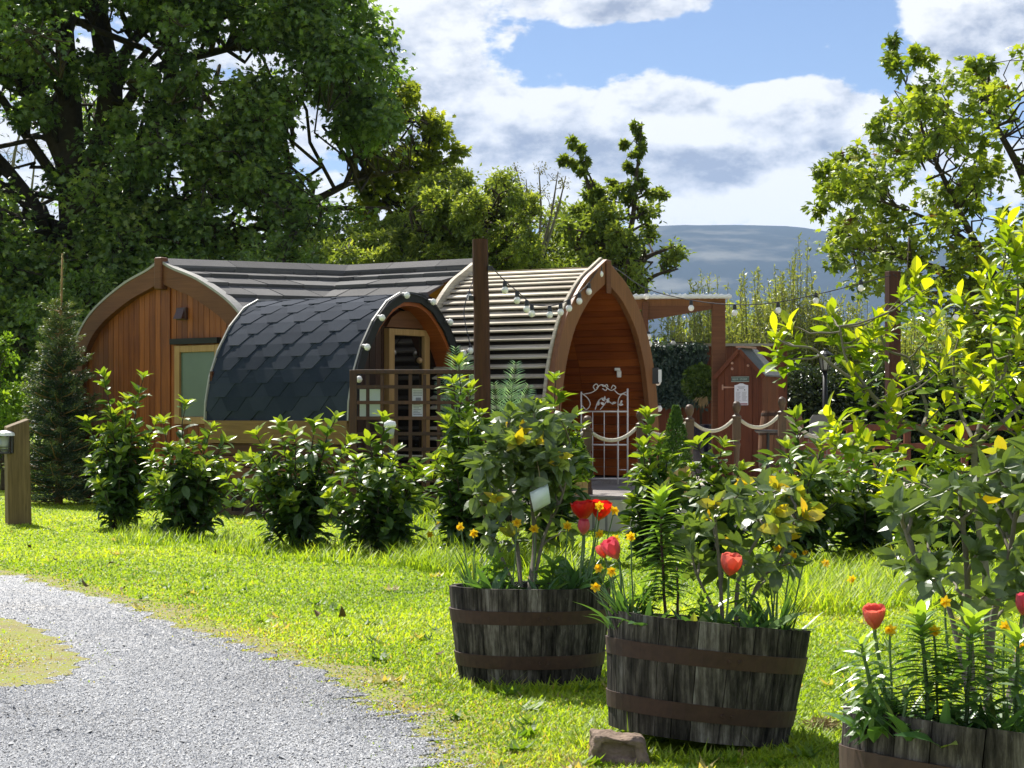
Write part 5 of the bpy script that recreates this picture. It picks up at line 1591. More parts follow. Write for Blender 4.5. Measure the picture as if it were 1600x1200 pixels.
mb.beam(W(990, 476, 24.8), W(1133, 474, 24.8), 0.07, 0.13); mb.build('front_beam', M['arch'], ca, bevel=0.005)
mb = MB()
a_, b_ = W(1012, 500, 24.75), W(1012, 478, 24.75); c_, d_ = W(1112, 483, 24.75), W(1112, 478, 24.75)
V = [a_, c_, d_, b_, a_ + (0, 0.06, 0), c_ + (0, 0.06, 0), d_ + (0, 0.06, 0), b_ + (0, 0.06, 0)]
mb.add(np.array(V), [(0, 1, 2, 3), (7, 6, 5, 4), (0, 4, 5, 1), (1, 5, 6, 2), (2, 6, 7, 3), (3, 7, 4, 0)]); mb.build('brace_board', M['barge'], ca)
mb = MB()
for (px, d, w) in ((1008, 24.75, 0.075), (1122.5, 24.8, 0.17), (1122.5, 26.8, 0.12), (1006, 26.8, 0.08)):
    mb = MB(); c = W(px, 0, d); mb.box((c[0], d, (PZ + z0 - 0.05) / 2), (w, 0.12, z0 - 0.05 - PZ), rng.uniform()); mb.build('post', M['barge'], ca, bevel=0.006)
for px in (1122, 1008): mb = MB(); mb.beam(W(px, 470, 24.9), W(px, 470, 24.9) + (0, 2.0, 0.05), 0.08, 0.1); mb.build('side_beam', M['barge'], ca)

fe = thing('board_fence', 'dark red brown board fence with a pale top cap behind the shed', 'fence', W(1120, 730, 27.2))
mb = MB()
zf = W(0, 541, 27.2)[2]
for px in np.arange(1002, 1226, 9.5):
    c = W(px + 4.7, 0, 27.2); mb.box((c[0], 27.2, (PZ + zf) / 2), (9.2 / F * 27.2, 0.02, zf - PZ), rng.uniform())
mb.build('boards', M['shed'], fe)
mb = MB(); c = W(1113, 0, 27.2); mb.box((c[0], 27.18, zf + 0.02), (224 / F * 27.2, 0.09, 0.035)); mb.build('cap_rail', M['drip'], fe)
for px in (1218, 1003): mb = MB(); c = W(px, 0, 27.1); mb.box((c[0], 27.08, (PZ + zf + 0.1) / 2), (0.1, 0.1, zf + 0.1 - PZ)); mb.build('post', M['shed'], fe)
iv = thing('ivy_panel', 'dusty blue green artificial ivy panel hung on the board fence', 'ivy panel', W(1061, 632, 27.0))
mb = MB(); n = 4200
px = rng.uniform(1017, 1104, n); py = rng.uniform(539, 634, n) + rng.normal(0, 2, n)
P = np.stack([(px - CX) / F * 27.0, 27.0 - np.abs(rng.normal(0, 0.05, n)), CH + (HY - py) / F * 27.0], 1)
mb.scatter(L_CAM, P, nrm(randdir(n, -0.5) + (0, -0.3, 0)), nrm(rng.normal(0, 0.4, (n, 3)) + (0, -1.0, 0.6)), 0.065 * rng.uniform(0.6, 1.2, n), np.clip(rng.uniform(0, 1, n) * vnoise(px / 8, py / 8, 40) * 1.4, 0, 1))
mb.build('leaves', M['ivy'], iv)
mb = MB(); mb.box(W(1060, 587, 27.12), (0.76, 0.03, 0.84)); mb.build('backing', M['dark'], iv)

def ball(mb, c, r, n, ls, leaf=None, hi=0.6):
    o = randdir(n)
    rr = r * (0.82 + 0.25 * rng.uniform(0, 1, n))
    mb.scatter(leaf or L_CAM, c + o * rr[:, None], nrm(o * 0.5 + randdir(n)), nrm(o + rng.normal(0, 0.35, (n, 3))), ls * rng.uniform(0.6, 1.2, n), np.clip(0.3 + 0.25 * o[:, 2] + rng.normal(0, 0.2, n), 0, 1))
to = thing('topiary_tree', 'lollipop topiary ball with bright top in front of the ivy panel', 'topiary', W(1095, 745, 25.6))
mb = MB(); tc_ = W(1094, 598, 25.6); ball(mb, tc_, 0.215, 3000, 0.062); ball(mb, tc_, 0.15, 700, 0.06); mb.build('crown', M['topiary'], to)
mb = MB(); mb.tube([W(1096, 700, 25.6), W(1095, 650, 25.6), W(1094, 600, 25.6)], 0.017, 7); mb.build('stem', M['bark'], to)
mb = MB(); c = np.array(W(1098, 745, 25.6)); mb.lathe([(0.0, 0.0), (0.13, 0.0), (0.18, 0.35), (0.205, 0.68), (0.215, 0.70), (0.19, 0.70), (0.0, 0.64)], c, 20); mb.build('pot', M['bluepot'], to, smooth=False)
mb = MB(); c = W(1098, 622, 25.45); n = 40
mb.scatter(blade_tpl(2, 0.3), c + rng.normal(0, 0.03, (n, 3)) * (1, 0.4, 0.5), nrm(np.c_[rng.normal(0, 0.35, n), rng.normal(0, 0.2, n), -np.ones(n)]), randdir(n), rng.uniform(0.06, 0.15, n), 0.5, 0.02); mb.build('raffia', M['straw'], to)

shd = thing('tool_shed', 'narrow red brown tool cupboard with a steep grey felt roof and closed door', 'shed', W(1160, 742, 24.5))
fD = Fr(W(1156, 0, 24.45)[:2], (0.89, -0.456), (-0.456, -0.89))
Zb, Ze, Za = PZ, W(0, 584, 24.45)[2], W(0, 546, 24.45)[2]
hw = 0.30; dpt = 0.62
mb = MB()
u = -hw
while u < hw - 0.01:
    v = min(u + 0.092, hw)
    z_ = lambda q: Za - 0.02 - (Za - Ze) * abs(q) / hw
    pts_ = [(u + 0.0015, Zb), (v - 0.0015, Zb), (v - 0.0015, z_(v)), (u + 0.0015, z_(u))]
    if u < 0 < v: pts_ = [(u + 0.0015, Zb), (v - 0.0015, Zb), (v - 0.0015, z_(v)), (0, z_(0)), (u + 0.0015, z_(u))]
    m_ = len(pts_)
    V = [fD.p(a, 0.0, z) for a, z in pts_] + [fD.p(a, -0.02, z) for a, z in pts_]
    mb.add(np.array(V), [tuple(range(m_)), tuple(range(2 * m_ - 1, m_ - 1, -1))] + [(i, i + m_, (i + 1) % m_ + m_, (i + 1) % m_) for i in range(m_)], rng.uniform())
    u = v
for sx in (hw - 0.02, -hw):
    s = -dpt
    while s < -0.03:
        fD.box(mb, sx, sx + 0.02, s, min(s + 0.098, -0.022), Zb, Ze, rng.uniform()); s += 0.1
fD.box(mb, -hw + 0.02, hw - 0.02, -dpt, -dpt + 0.02, Zb, Ze, 0.4)
mb.build('wall', M['shed'], shd)
mb = MB()
for sx in (-1, 1):
    V = []
    ov = 0.035
    for s in (0.035, -dpt - 0.03):
        for (a, z) in ((0, Za + 0.02), (sx * (hw + ov), Ze - (Za - Ze) / hw * ov + 0.02), (sx * (hw + ov), Ze - (Za - Ze) / hw * ov), (0, Za)): V.append(fD.p(a, s, z))
    mb.add(np.array(V), [(0, 1, 2, 3), (7, 6, 5, 4), (0, 4, 5, 1), (1, 5, 6, 2), (2, 6, 7, 3), (3, 7, 4, 0)])
rf = mb.build('roof', M['shedfelt'], shd)
mb = MB(); fD.box(mb, -0.055, 0.06, -0.45, 0.0, Za + 0.021, Za + 0.045); mb.build('ridge_block', M['hinge'], rf)
for sx in (-1, 1): mb = MB(); mb.beam(fD.p(0, 0.028, Za - 0.01), fD.p(sx * (hw + 0.04), 0.028, Ze - 0.055), 0.02, 0.05); mb.build('verge_board', M['shed'], shd)
mb = MB(); fD.box(mb, -0.20, 0.17, 0.001, 0.016, Zb + 0.12, W(0, 587, 24.4)[2]); dr2 = mb.build('door', M['shed'], shd, bevel=0.003)
mb = MB()
zc = W(0, 605, 24.4)[2]
fD.box(mb, -0.235, -0.215, 0.017, 0.024, zc - 0.035, zc + 0.035)
mb.add([fD.p(-0.215, 0.022, zc - 0.012), fD.p(-0.03, 0.022, zc - 0.004), fD.p(-0.03, 0.022, zc + 0.004), fD.p(-0.215, 0.022, zc + 0.012)], [(0, 1, 2, 3)])
mb.build('hinge', M['hinge'], dr2)
mb = MB()
for (u, py) in ((-0.10, 567), (-0.10, 576), (0.115, 571)): mb = MB(); mb.lathe([(0.0, -0.004), (0.016, -0.002), (0.018, 0.003), (0.0, 0.006)], fD.p(u, 0.012, W(0, py, 24.4)[2]), 10, M=Matrix.Rotation(math.pi / 2, 3, 'X')); mb.build('peg', M['hinge'], shd)
sgn = thing('door_sign', 'small green grey nameplate with pale faded lettering above the shed notice', 'sign', fD.p(0, 0.02, W(0, 593, 24.4)[2]))
mb = MB(); z1_, z0_ = W(0, 588.5, 24.4)[2], W(0, 596.5, 24.4)[2]
fD.box(mb, -0.108, 0.132, 0.017, 0.023, z0_, z1_); mb.build('plate', M['slateplate'], sgn)
mb = MB()
r_ = np.random.default_rng(8)
zm, hh_ = (z0_ + z1_) / 2, (z1_ - z0_)
for u in list(np.arange(-0.088, -0.018, 0.013)) + list(np.arange(0.010, 0.110, 0.0125)):
    h_ = hh_ * r_.uniform(0.34, 0.5)
    fD.box(mb, u, u + 0.003, 0.0232, 0.025, zm - h_ / 2, zm + h_ / 2); fD.box(mb, u, u + 0.008, 0.0232, 0.025, zm + r_.choice([-1, 0, 1]) * h_ * 0.42 - 0.0015, zm + 0.0015 + r_.choice([-1, 0, 1]) * h_ * 0.2)
for (a, b, c, d__) in ((-0.108, 0.132, z0_, z0_ + 0.005), (-0.108, 0.132, z1_ - 0.005, z1_)): fD.box(mb, a, b, 0.0232, 0.0245, c, d__)
mb.build('lettering', plain('pale faded letters', (0.40, 0.50, 0.45), 0.6, 0.3), sgn)
nt = thing('shed_notice', 'white arched top notice with two dark dots on the shed door', 'notice', fD.p(0.05, 0.02, W(0, 633, 24.4)[2]))
mb = MB()
zt, zl = W(0, 602, 24.4)[2], W(0, 633, 24.4)[2]
u0, u1 = -0.062, 0.122; um_ = (u0 + u1) / 2
q = [(u0, zl), (u1, zl), (u1, zt), (um_ + 0.055, zt + 0.008), (um_ + 0.02, zt + 0.024), (um_ - 0.02, zt + 0.024), (um_ - 0.055, zt + 0.008), (u0, zt)]
V = [fD.p(a, 0.030, z) for a, z in q] + [fD.p(a, 0.026, z) for a, z in q]
mb.add(np.array(V), [tuple(range(8)), tuple(range(15, 7, -1))] + [(i, i + 8, (i + 1) % 8 + 8, (i + 1) % 8) for i in range(8)]); mb.build('sheet', M['paper'], nt)
mb = MB()
hN = zt - zl
for k in range(3): fD.box(mb, um_ - 0.05 + 0.008 * k, um_ + 0.05 - 0.006 * k, 0.0302, 0.0312, zt - 0.02 - 0.012 * k, zt - 0.016 - 0.012 * k)
for (a0, a1) in ((u0 + 0.02, um_ - 0.01), (um_ + 0.012, u1 - 0.016)):
    for k in range(9): fD.box(mb, a0, a1 - 0.02 * ((k * 3) % 4) / 4, 0.0302, 0.0312, zl + 0.055 + 0.0135 * k, zl + 0.0585 + 0.0135 * k)
for u in (um_ - 0.045, um_ + 0.045): fD.box(mb, u - 0.008, u + 0.008, 0.0302, 0.0312, zt - 0.066, zt - 0.050)
mb.build('print', M['ink'], nt)
mb = MB(); fD.box(mb, u0 + 0.012, u1 - 0.008, 0.0302, 0.0312, zl + 0.008, zl + 0.022); mb.build('red_strip', M['redink'], nt)

# ------------------------------------------------------------------ cask, tables, lamp, posts
ck = thing('cask', 'upright brown oak cask standing as a table behind the last rope post', 'cask', W(1221, 742, 22.4))
b = np.array(ck.location); b[2] = PZ; H = W(0, 642, 22.4)[2] - PZ
mb = MB()
def staves(mb, c, prof, n, th=0.02, M_=None, seed=1):
    r = np.random.default_rng(seed)
    cuts = np.cumsum(r.uniform(0.7, 1.3, n)); cuts = np.r_[0, cuts] / cuts[-1] * 2 * math.pi
    for k in range(n):
        g = 0.0028 / prof[-1][0] * 0.5
        a = np.linspace(cuts[k] + g, cuts[k + 1] - g, 3)
        dr = r.uniform(-0.0012, 0.0012); dz = r.uniform(-0.003, 0.003)
        V, fs = [], []
        m = len(prof)
        for (rr, z) in prof:
            for ang in a: V.append(((rr + dr) * math.cos(ang), (rr + dr) * math.sin(ang), z + (dz if z == prof[-1][1] else 0)))
        for (rr, z) in prof:
            for ang in a: V.append(((rr + dr - th) * math.cos(ang), (rr + dr - th) * math.sin(ang), z + (dz if z == prof[-1][1] else 0)))
        o = 3 * m
        for i in range(m - 1):
            for j in range(2):
                q = i * 3 + j
                fs += [(q, q + 1, q + 4, q + 3), (o + q + 3, o + q + 4, o + q + 1, o + q)]
            fs += [(i * 3, i * 3 + 3, o + i * 3 + 3, o + i * 3), (i * 3 + 2, o + i * 3 + 2, o + i * 3 + 5, i * 3 + 5)]
        for j in range(2):
            q = (m - 1) * 3 + j
            fs += [(q, q + 1, o + q + 1, o + q), (j + 1, j, o + j, o + j + 1)]
        V = np.array(V)
        if M_ is not None: V = V @ np.array(M_).T
        mb.add(V + np.array(c), fs, r.uniform())
R0 = 0.225
pc = [(R0, 0), (R0 + 0.035, H * 0.25), (R0 + 0.045, H * 0.5), (R0 + 0.035, H * 0.75), (R0, H)]
staves(mb, b, pc, 20); mb.build('staves', M['cask'], ck)
mb = MB()
for f in (0.05, 0.27, 0.70, 0.95):
    rr = np.interp(f * H, [p[1] for p in pc], [p[0] for p in pc]) + 0.004
    mb.lathe([(rr, f * H - 0.022), (rr + 0.003, f * H), (rr, f * H + 0.022), (rr - 0.01, f * H + 0.022)], b, 28, cap=False)
mb.build('hoops', M['rust'], ck)
mb = MB(); mb.lathe([(0, H - 0.02), (R0 - 0.02, H - 0.02)], b, 24); mb.build('head', M['cask'], ck)

bt = thing('bistro_table', 'small round black metal table in front of the cask', 'table', (0, 0, 0)); bc = W(1200, 0, 21.3); bc[2] = PZ
bt.location = tuple(bc); zt = W(0, 672, 21.3)[2]
mb = MB(); mb.lathe([(0.0, zt - PZ - 0.02), (0.12, zt - PZ - 0.03), (0.15, zt - PZ - 0.012), (0.15, zt - PZ), (0.0, zt - PZ + 0.004)], bc, 22); mb.build('table_top', M['black'], bt)
mb = MB(); mb.tube([bc, bc + (0, 0, zt - PZ - 0.02)], 0.017, 8); mb.build('stem', M['black'], bt)
mb = MB()
for k in range(3):
    a = k * 2.094 + 0.4; mb.tube(catmull([bc + (0, 0, 0.18), bc + (math.cos(a) * 0.1, math.sin(a) * 0.1, 0.12), bc + (math.cos(a) * 0.2, math.sin(a) * 0.2, 0.0)], 4), 0.012, 6)
mb.build('foot', M['black'], bt)

bq = thing('brick_barbecue', 'low red brick barbecue with a pale slab top right of the cask', 'barbecue', W(1290, 742, 22.6)); b = np.array(bq.location); b[2] = PZ
h_ = W(0, 684, 22.6)[2] - PZ
mb = MB(); mb.box(b + (0, 0, h_ / 2), (0.72, 0.5, h_)); mb.build('brickwork', M['brick'], bq, bevel=0.006)
mb = MB(); mb.box(b + (-0.02, 0, h_ + 0.022), (0.78, 0.56, 0.04)); mb.build('slab', M['drip'], bq, bevel=0.006)
ch_ = thing('garden_chair', 'grey slab backed chair beside the brick barbecue', 'chair', (0, 0, 0)); b = W(1280, 0, 23.3); b[2] = PZ; ch_.location = tuple(b)
mb = MB(); zt = W(0, 648, 23.3)[2]
q = [(-0.13, 0.42), (0.13, 0.42), (0.11, zt - PZ - 0.05), (0.07, zt - PZ), (-0.07, zt - PZ), (-0.11, zt - PZ - 0.05)]
V = [b + (x, -0.0, z) for x, z in q] + [b + (x, 0.03, z) for x, z in q]
mb.add(np.array(V), [tuple(range(6)), tuple(range(11, 5, -1))] + [(i, i + 6, (i + 1) % 6 + 6, (i + 1) % 6) for i in range(6)]); mb.build('backrest', M['greymetal'], ch_)
mb = MB(); mb.box(b + (0, -0.2, 0.43), (0.4, 0.42, 0.03)); mb.build('seat', M['greymetal'], ch_, bevel=0.006)
for sx in (-0.17, 0.17):
    for sy in (-0.38, -0.02): mb = MB(); mb.tube([b + (sx, sy, 0), b + (sx, sy, 0.42)], 0.014, 6); mb.build('leg', M['greymetal'], ch_)
rl = thing('rail_fence', 'low dark two rail timber fence at the back of the patio behind the branches', 'fence', (0, 0, 0)); b = W(1400, 0, 24.5); b[2] = PZ; rl.location = tuple(b)
for py in (668, 697): mb = MB(); mb.beam(W(1318, py, 24.5), W(1640, py, 24.5), 0.04, 0.075); mb.build('rail', M['shed'], rl, bevel=0.004)
for px in (1330, 1420, 1510, 1600): mb = MB(); c = W(px, 0, 24.45); mb.box((c[0], 24.56, PZ + 0.33), (0.08, 0.08, 0.68)); mb.build('post', M['shed'], rl)
hp = thing('cane_hoop', 'brown bent cane hoop among the shrubs right of the barbecue', 'plant hoop', W(1352, 742, 21.5))
mb = MB(); mb.tube(catmull([W(1335, 742, 21.5), W(1337, 690, 21.5), (W(1348, 671, 21.5)), W(1362, 680, 21.5), W(1367, 742, 21.5)], 6), 0.014, 7); mb.build('cane', M['pine'], hp)

lp = thing('lamp_post', 'slim black lamp post with a small glass lantern in front of the hedge', 'lamp post', (0, 0, 0)); b = W(1289, 0, 26.5); b[2] = PZ; lp.location = tuple(b)
mb = MB(); z1 = W(0, 580, 26.5)[2]; mb.tube([b, b + (0, 0, 0.4), (b[0], b[1], z1)], [0.05, 0.036, 0.032], 10); mb.build('pole', M['black'], lp, smooth=True)
mb = MB(); c = np.array((b[0], b[1], z1))
mb.lathe([(0.0, 0.0), (0.055, 0.0), (0.06, 0.02), (0.0, 0.02)], c, 8)
for k in range(6): a = k * math.pi / 3; mb.tube([c + (0.055 * math.cos(a), 0.055 * math.sin(a), 0.02), c + (0.09 * math.cos(a), 0.09 * math.sin(a), 0.20)], 0.008, 5)
mb.lathe([(0.10, 0.195), (0.135, 0.20), (0.11, 0.235), (0.05, 0.275), (0.02, 0.285), (0.025, 0.305), (0.0, 0.315)], c, 12)
ln_ = mb.build('lantern', M['black'], lp)
mb = MB(); mb.lathe([(0.05, 0.022), (0.083, 0.194)], c, 6, cap=False); mb.build('glass', M['clearglass'], ln_)
sp = thing('square_post', 'tall red brown square timber post carrying lights in front of the maple', 'post', (0, 0, 0)); b = W(1395, 0, 22.2); b[2] = PZ; sp.location = tuple(b)
mb = MB(); zt = W(0, 424, 22.2)[2]; mb.box(b + (0, 0, (zt - PZ) / 2), (0.142, 0.142, zt - PZ), 0.6, rz=0.2); mb.build('timber', wood('red brown post', (0.03, 0.010, 0.006), (0.075, 0.025, 0.012), 'V', 0.65, 0.25), sp, bevel=0.006)

# ------------------------------------------------------------------ festoon lights
def festoon(label, path, bulbs, hang=0.052, r=0.006, cable=None):
    """path: cable points; bulbs: points of lampholders (world)"""
    t = thing('festoon_lights', label, 'string lights', path[0])
    mb = MB(); mb.tube(catmull(path, 5) if len(path) > 2 else np.array(path), r, 5); mb.build('cable', cable or M['black'], t)
    for p in bulbs:
        p = np.array(p)
        mb = MB(); mb.lathe([(0.0, 0.01), (0.016, 0.008), (0.022, -0.012), (0.024, -hang), (0.0, -hang)], p, 10); so_ = mb.build('socket', M['black'], t)
        mb = MB(); mb.lathe([(0.0, 0.006), (0.018, 0.0), (0.034, -0.022), (0.037, -0.04), (0.030, -0.062), (0.014, -0.074), (0.0, -0.077)], p - (0, 0, hang), 14); mb.build('bulb', M['bulb'], so_, smooth=True)
    return t
def hangers(pts): return [W(px, py - 11, d) for px, py, d in pts]
sw = [(789, 451, 19.9), (808, 467, 20.1), (823, 481, 20.3), (831, 488, 20.4), (859, 490, 20.8), (876, 486, 21.0), (889, 480, 21.1), (905, 469, 21.3), (920, 454, 21.5), (938, 427, 21.85)]
festoon('festoon lights swagged from the tall post to the apex of the pointed arch', [W(768, 417, 19.6)] + [W(a, b - 12, d) for a, b, d in sw], hangers(sw))
rr_ = [(960, 430, 22.3), (1010, 463, 24.0), (1080, 481, 23.8), (1148, 488, 23.2), (1216, 484, 22.7)]
festoon('festoon lights running from the arch apex past the canopy to the square post', [W(938, 415, 21.85)] + [W(a, b - 12, d) for a, b, d in rr_] + [W(1310, 452, 22.3), W(1392, 430, 22.1)], hangers(rr_) + [W(1275, 458, 22.5), W(1345, 438, 22.2)])
r2 = [(1424, 464, 22.3), (1460, 484, 22.6), (1494, 495, 23)]
festoon('festoon lights drooping right from the square post into the branches', [W(1396, 428, 22.1)] + [W(a, b - 12, d) for a, b, d in r2] + [W(1600, 470, 24.5)], hangers(r2))
ab = [(-0.97, 1.50), (-0.84, 1.84), (-0.60, 2.16), (-0.19, 2.42), (0.26, 2.37), (0.56, 2.16), (0.80, 1.82), (0.93, 1.55)]
t = festoon('festoon lights clipped round the arched front of the hexagon felt cabin', [fS.p(u, 0.065, z) for u, z in ab], [])
for u, z in ab:
    p = fS.p(u, 0.06, z); o_ = np.array((0.55, -0.75, -0.1))
    mb = MB(); mb.tube([p, p + o_ * 0.06], 0.02, 8); so_ = mb.build('socket', M['greymetal'], t)
    mb = MB(); mb.lathe([(0.0, -0.037), (0.022, -0.03), (0.037, 0.0), (0.022, 0.03), (0.0, 0.037)], p + o_ * 0.075 + (0.01, 0, -0.008), 12); mb.build('bulb', M['bulb'], so_, smooth=True)
mb = MB(); mb.box(fS.p(-1.0, 0.07, 1.50 - 0.06), (0.07, 0.05, 0.06)); mb.build('junction_box', M['white'], t, bevel=0.006)
pl_ = [(1013, 530, 23.15), (1014.5, 541, 23.15), (1028, 601, 23.2), (1030, 642, 23.2)]
festoon('festoon lights running down the right leg of the pointed arch', [W(968, 440, 22.4), W(1000, 490, 22.9), W(1015, 545, 23.1), W(1030, 645, 23.2)], hangers(pl_), 0.02)
pk = [(733, 467, 21.9), (735, 551, 21.3)]
festoon('festoon lights on the verge of the stepped cedar roof behind the tall post', [W(747, 418, 22.7), W(733, 455, 21.9), W(725, 490, 21.6), W(735, 540, 21.3)], hangers(pk), 0.02)
gl = [(1080, 545, 27.0), (1052, 541, 27.0), (1025, 543, 27.0)]
festoon('small lights pinned along the fence cap over the ivy panel', [W(1018, 536, 27.05), W(1052, 535, 27.05), W(1100, 536, 27.05)], hangers(gl), 0.02)
ll = [(1358, 668, 21.0), (1295, 672, 21.0), (1182, 672, 21.2)]

# ------------------------------------------------------------------ artificial palms, solar light
def palm(label, base, fronds):
    t = thing('palm_plant', label, 'palm', base, 'artificial palms by the tall post'); b = np.array(base)
    sb = MB(); lb = MB()
    for (tip, L) in fronds:
        tip = np.array(tip); P = limb(b + (0, 0, 0.15), tip, 9, 0.10, 0.0)
        sb.tube(P, np.linspace(0.008, 0.002, 9), 5, cap=False)
        n = 26; tt = np.linspace(0.38, 1.0, n); f = tt * 8; i0 = np.minimum(f.astype(int), 7); fr = (f - i0)[:, None]
        pos = P[i0] * (1 - fr) + P[i0 + 1] * fr; tan = nrm(P[i0 + 1] - P[i0])
        sd = nrm(np.cross(tan, np.array((0.15, -1.0, 0.25))))
        for s in (-1, 1):
            lb.scatter(L_NARROW, pos, nrm(sd * s + tan * 0.75 + rng.normal(0, 0.05, (n, 3))), nrm(np.array((0.1, -0.8, 0.5)) + rng.normal(0, 0.1, (n, 3))), L * np.sin(np.clip((tt - 0.3) / 0.75, 0.12, 0.97) * math.pi) ** 0.6, np.clip(rng.normal(0.5, 0.25, n), 0, 1), L * 0.32)
    mb = MB(); mb.lathe([(0.0, 0), (0.10, 0), (0.13, 0.2), (0.0, 0.18)], b, 14); mb.build('pot', M['black'], t)
    sb.build('stems', M['stemgreen'], t); lb.build('fronds', M['palm'], t)
pb = W(716, 0, 20.4) * (1, 1, 0)
palm('artificial palm behind the right side of the lattice trellis', pb, [(W(712, 545, 20.3), 0.18), (W(728, 556, 20.3), 0.17), (W(690, 590, 20.3), 0.15), (W(742, 585, 20.4), 0.14), (W(700, 620, 20.2), 0.16), (W(735, 630, 20.3), 0.15), (W(716, 590, 20.25), 0.17)])
pb = W(785, 0, 19.9) * (1, 1, 0)
palm('artificial palm with arching silvery fronds right of the tall post', pb, [(W(806, 568, 19.8), 0.17), (W(826, 604, 19.9), 0.16), (W(772, 600, 19.8), 0.15), (W(800, 640, 19.7), 0.17), (W(830, 650, 19.9), 0.15), (W(770, 650, 19.7), 0.15), (W(795, 600, 19.9), 0.17)])
so2 = thing('solar_light', 'small solar garden light with a round white hood beside a laurel at the trellis foot', 'solar light', W(609, 830, 17.6) * (1, 1, 0))
mb = MB(); p = W(609, 664, 17.6); mb.tube([np.array(so2.location), p - (0, 0, 0.12)], 0.01, 6); mb.build('stake', M['black'], so2)
mb = MB(); mb.lathe([(0.055, -0.02), (0.06, 0.0), (0.05, 0.03), (0.0, 0.045)], p, 14); mb.build('hood', M['white'], so2, smooth=True)
mb = MB(); mb.lathe([(0.0, -0.13), (0.035, -0.12), (0.048, -0.02)], p, 12); mb.build('glass', M['clearglass'], so2, smooth=True)

# ------------------------------------------------------------------ half barrel tubs
def tub(label, px, py_rim, d, roll, seed, R=0.345, H=0.40, rb=0.305, pitch=0.0):
    Rm = Matrix.Rotation(roll, 3, 'Y') @ Matrix.Rotation(pitch, 3, 'X')
    A = np.array(Rm)
    base = W(px, 0, d); base[2] = 0.0
    t = thing('barrel_tub', label, 'planter', base, 'half barrel tubs planted with flowers'); b = np.array(base) + (0, 0, 0.005 + abs(math.sin(roll)) * rb * 0.85)
    pf = [(rb, 0.0), (rb + (R - rb) * 0.4, H * 0.3), (rb + (R - rb) * 0.75, H * 0.62), (R, H)]
    mb = MB(); staves(mb, b, pf, 25, 0.026, Rm, seed); mb.build('staves', M['stave'], t)
    mb = MB()
    for f in (0.24, 0.70):
        z = f * H; rr = np.interp(z, [p[1] for p in pf], [p[0] for p in pf])
        k = (R - rb) / H
        n = 48
        mb.lathe([(rr - k * 0.026 + 0.0035, z - 0.027), (rr + k * 0.026 + 0.006, z + 0.027), (rr + k * 0.026 - 0.004, z + 0.0275), (rr - k * 0.026 - 0.004, z - 0.0275), (rr - k * 0.026 + 0.0035, z - 0.027)], b, n, M=Rm, cap=False)
    mb.build('hoop', M['rust'], t)
    mb = MB()
    for f in (0.24, 0.70):
        for q in range(2):
            z = f * H; rr = np.interp(z, [p[1] for p in pf], [p[0] for p in pf]) + 0.005; a = -1.45 + 0.10 * q
            c = A @ np.array((rr * math.cos(a), rr * math.sin(a), z)); mb = MB(); mb.lathe([(0.0, -0.006), (0.006, -0.004), (0.006, 0.004), (0.0, 0.007)], b + c, 8); mb.build('rivet', M['rust'], t)
    mb = MB(); n = 40
    V = [(0, 0, H * 0.88)]; fs = []
    for j in range(3):
        for k in range(n):
            a = 2 * math.pi * k / n; rr = (R - 0.03) * (j + 1) / 3; V.append((rr * math.cos(a), rr * math.sin(a), H * 0.86 + rng.normal(0, 0.008)))
    for k in range(n): fs.append((0, 1 + k, 1 + (k + 1) % n))
    for j in range(2):
        for k in range(n): fs.append((1 + j * n + k, 1 + (j + 1) * n + k, 1 + (j + 1) * n + (k + 1) % n, 1 + j * n + (k + 1) % n))
    mb.add(np.array(V) @ A.T + b, fs); mb.build('soil', M['soil'], t, smooth=True)
    def soil(px_, depth=0.0):
        """a point on the soil below picture column px_, depth metres behind the tub axis"""
        y = d + depth; x = (px_ - CX) / F * y
        lx = x - b[0]
        zz = b[2] + (A @ np.array((lx, depth, H * 0.86)))[2]
        return np.array((x, y, zz))
    return soil

SM = tub('level weathered half barrel tub at the back, with the red tulips behind its right rim', 828, 918, 8.0, 0.0, 5, 0.338, 0.388, 0.294, -0.035)
SF = tub('large front half barrel tub tilted to the right and propped on a stone', 1090, 985, 6.45, 0.105, 6, 0.341, 0.382, 0.300, -0.07)
SN = tub('nearest half barrel tub cut off by the bottom right corner', 1535, 1140, 4.17, 0.14, 7, 0.345, 0.382, 0.305, -0.10)

st = thing('prop_stone', 'worn sandy block with a hollowed face wedged under the front tub', 'stone', W(968, 1190, 6.10) * (1, 1, 0)); b = np.array(st.location)
mb = MB()
bw, bh, bd = 0.185, 0.096, 0.16
o_ = np.array([(-bw / 2, -bd / 2, 0), (bw / 2, -bd / 2, -0.005), (bw / 2, bd / 2, 0), (-bw / 2, bd / 2, 0), (-bw / 2 + 0.012, -bd / 2 + 0.006, bh), (bw / 2 - 0.02, -bd / 2 + 0.012, bh * 0.82), (bw / 2 - 0.01, bd / 2, bh * 0.8), (-bw / 2, bd / 2, bh)])
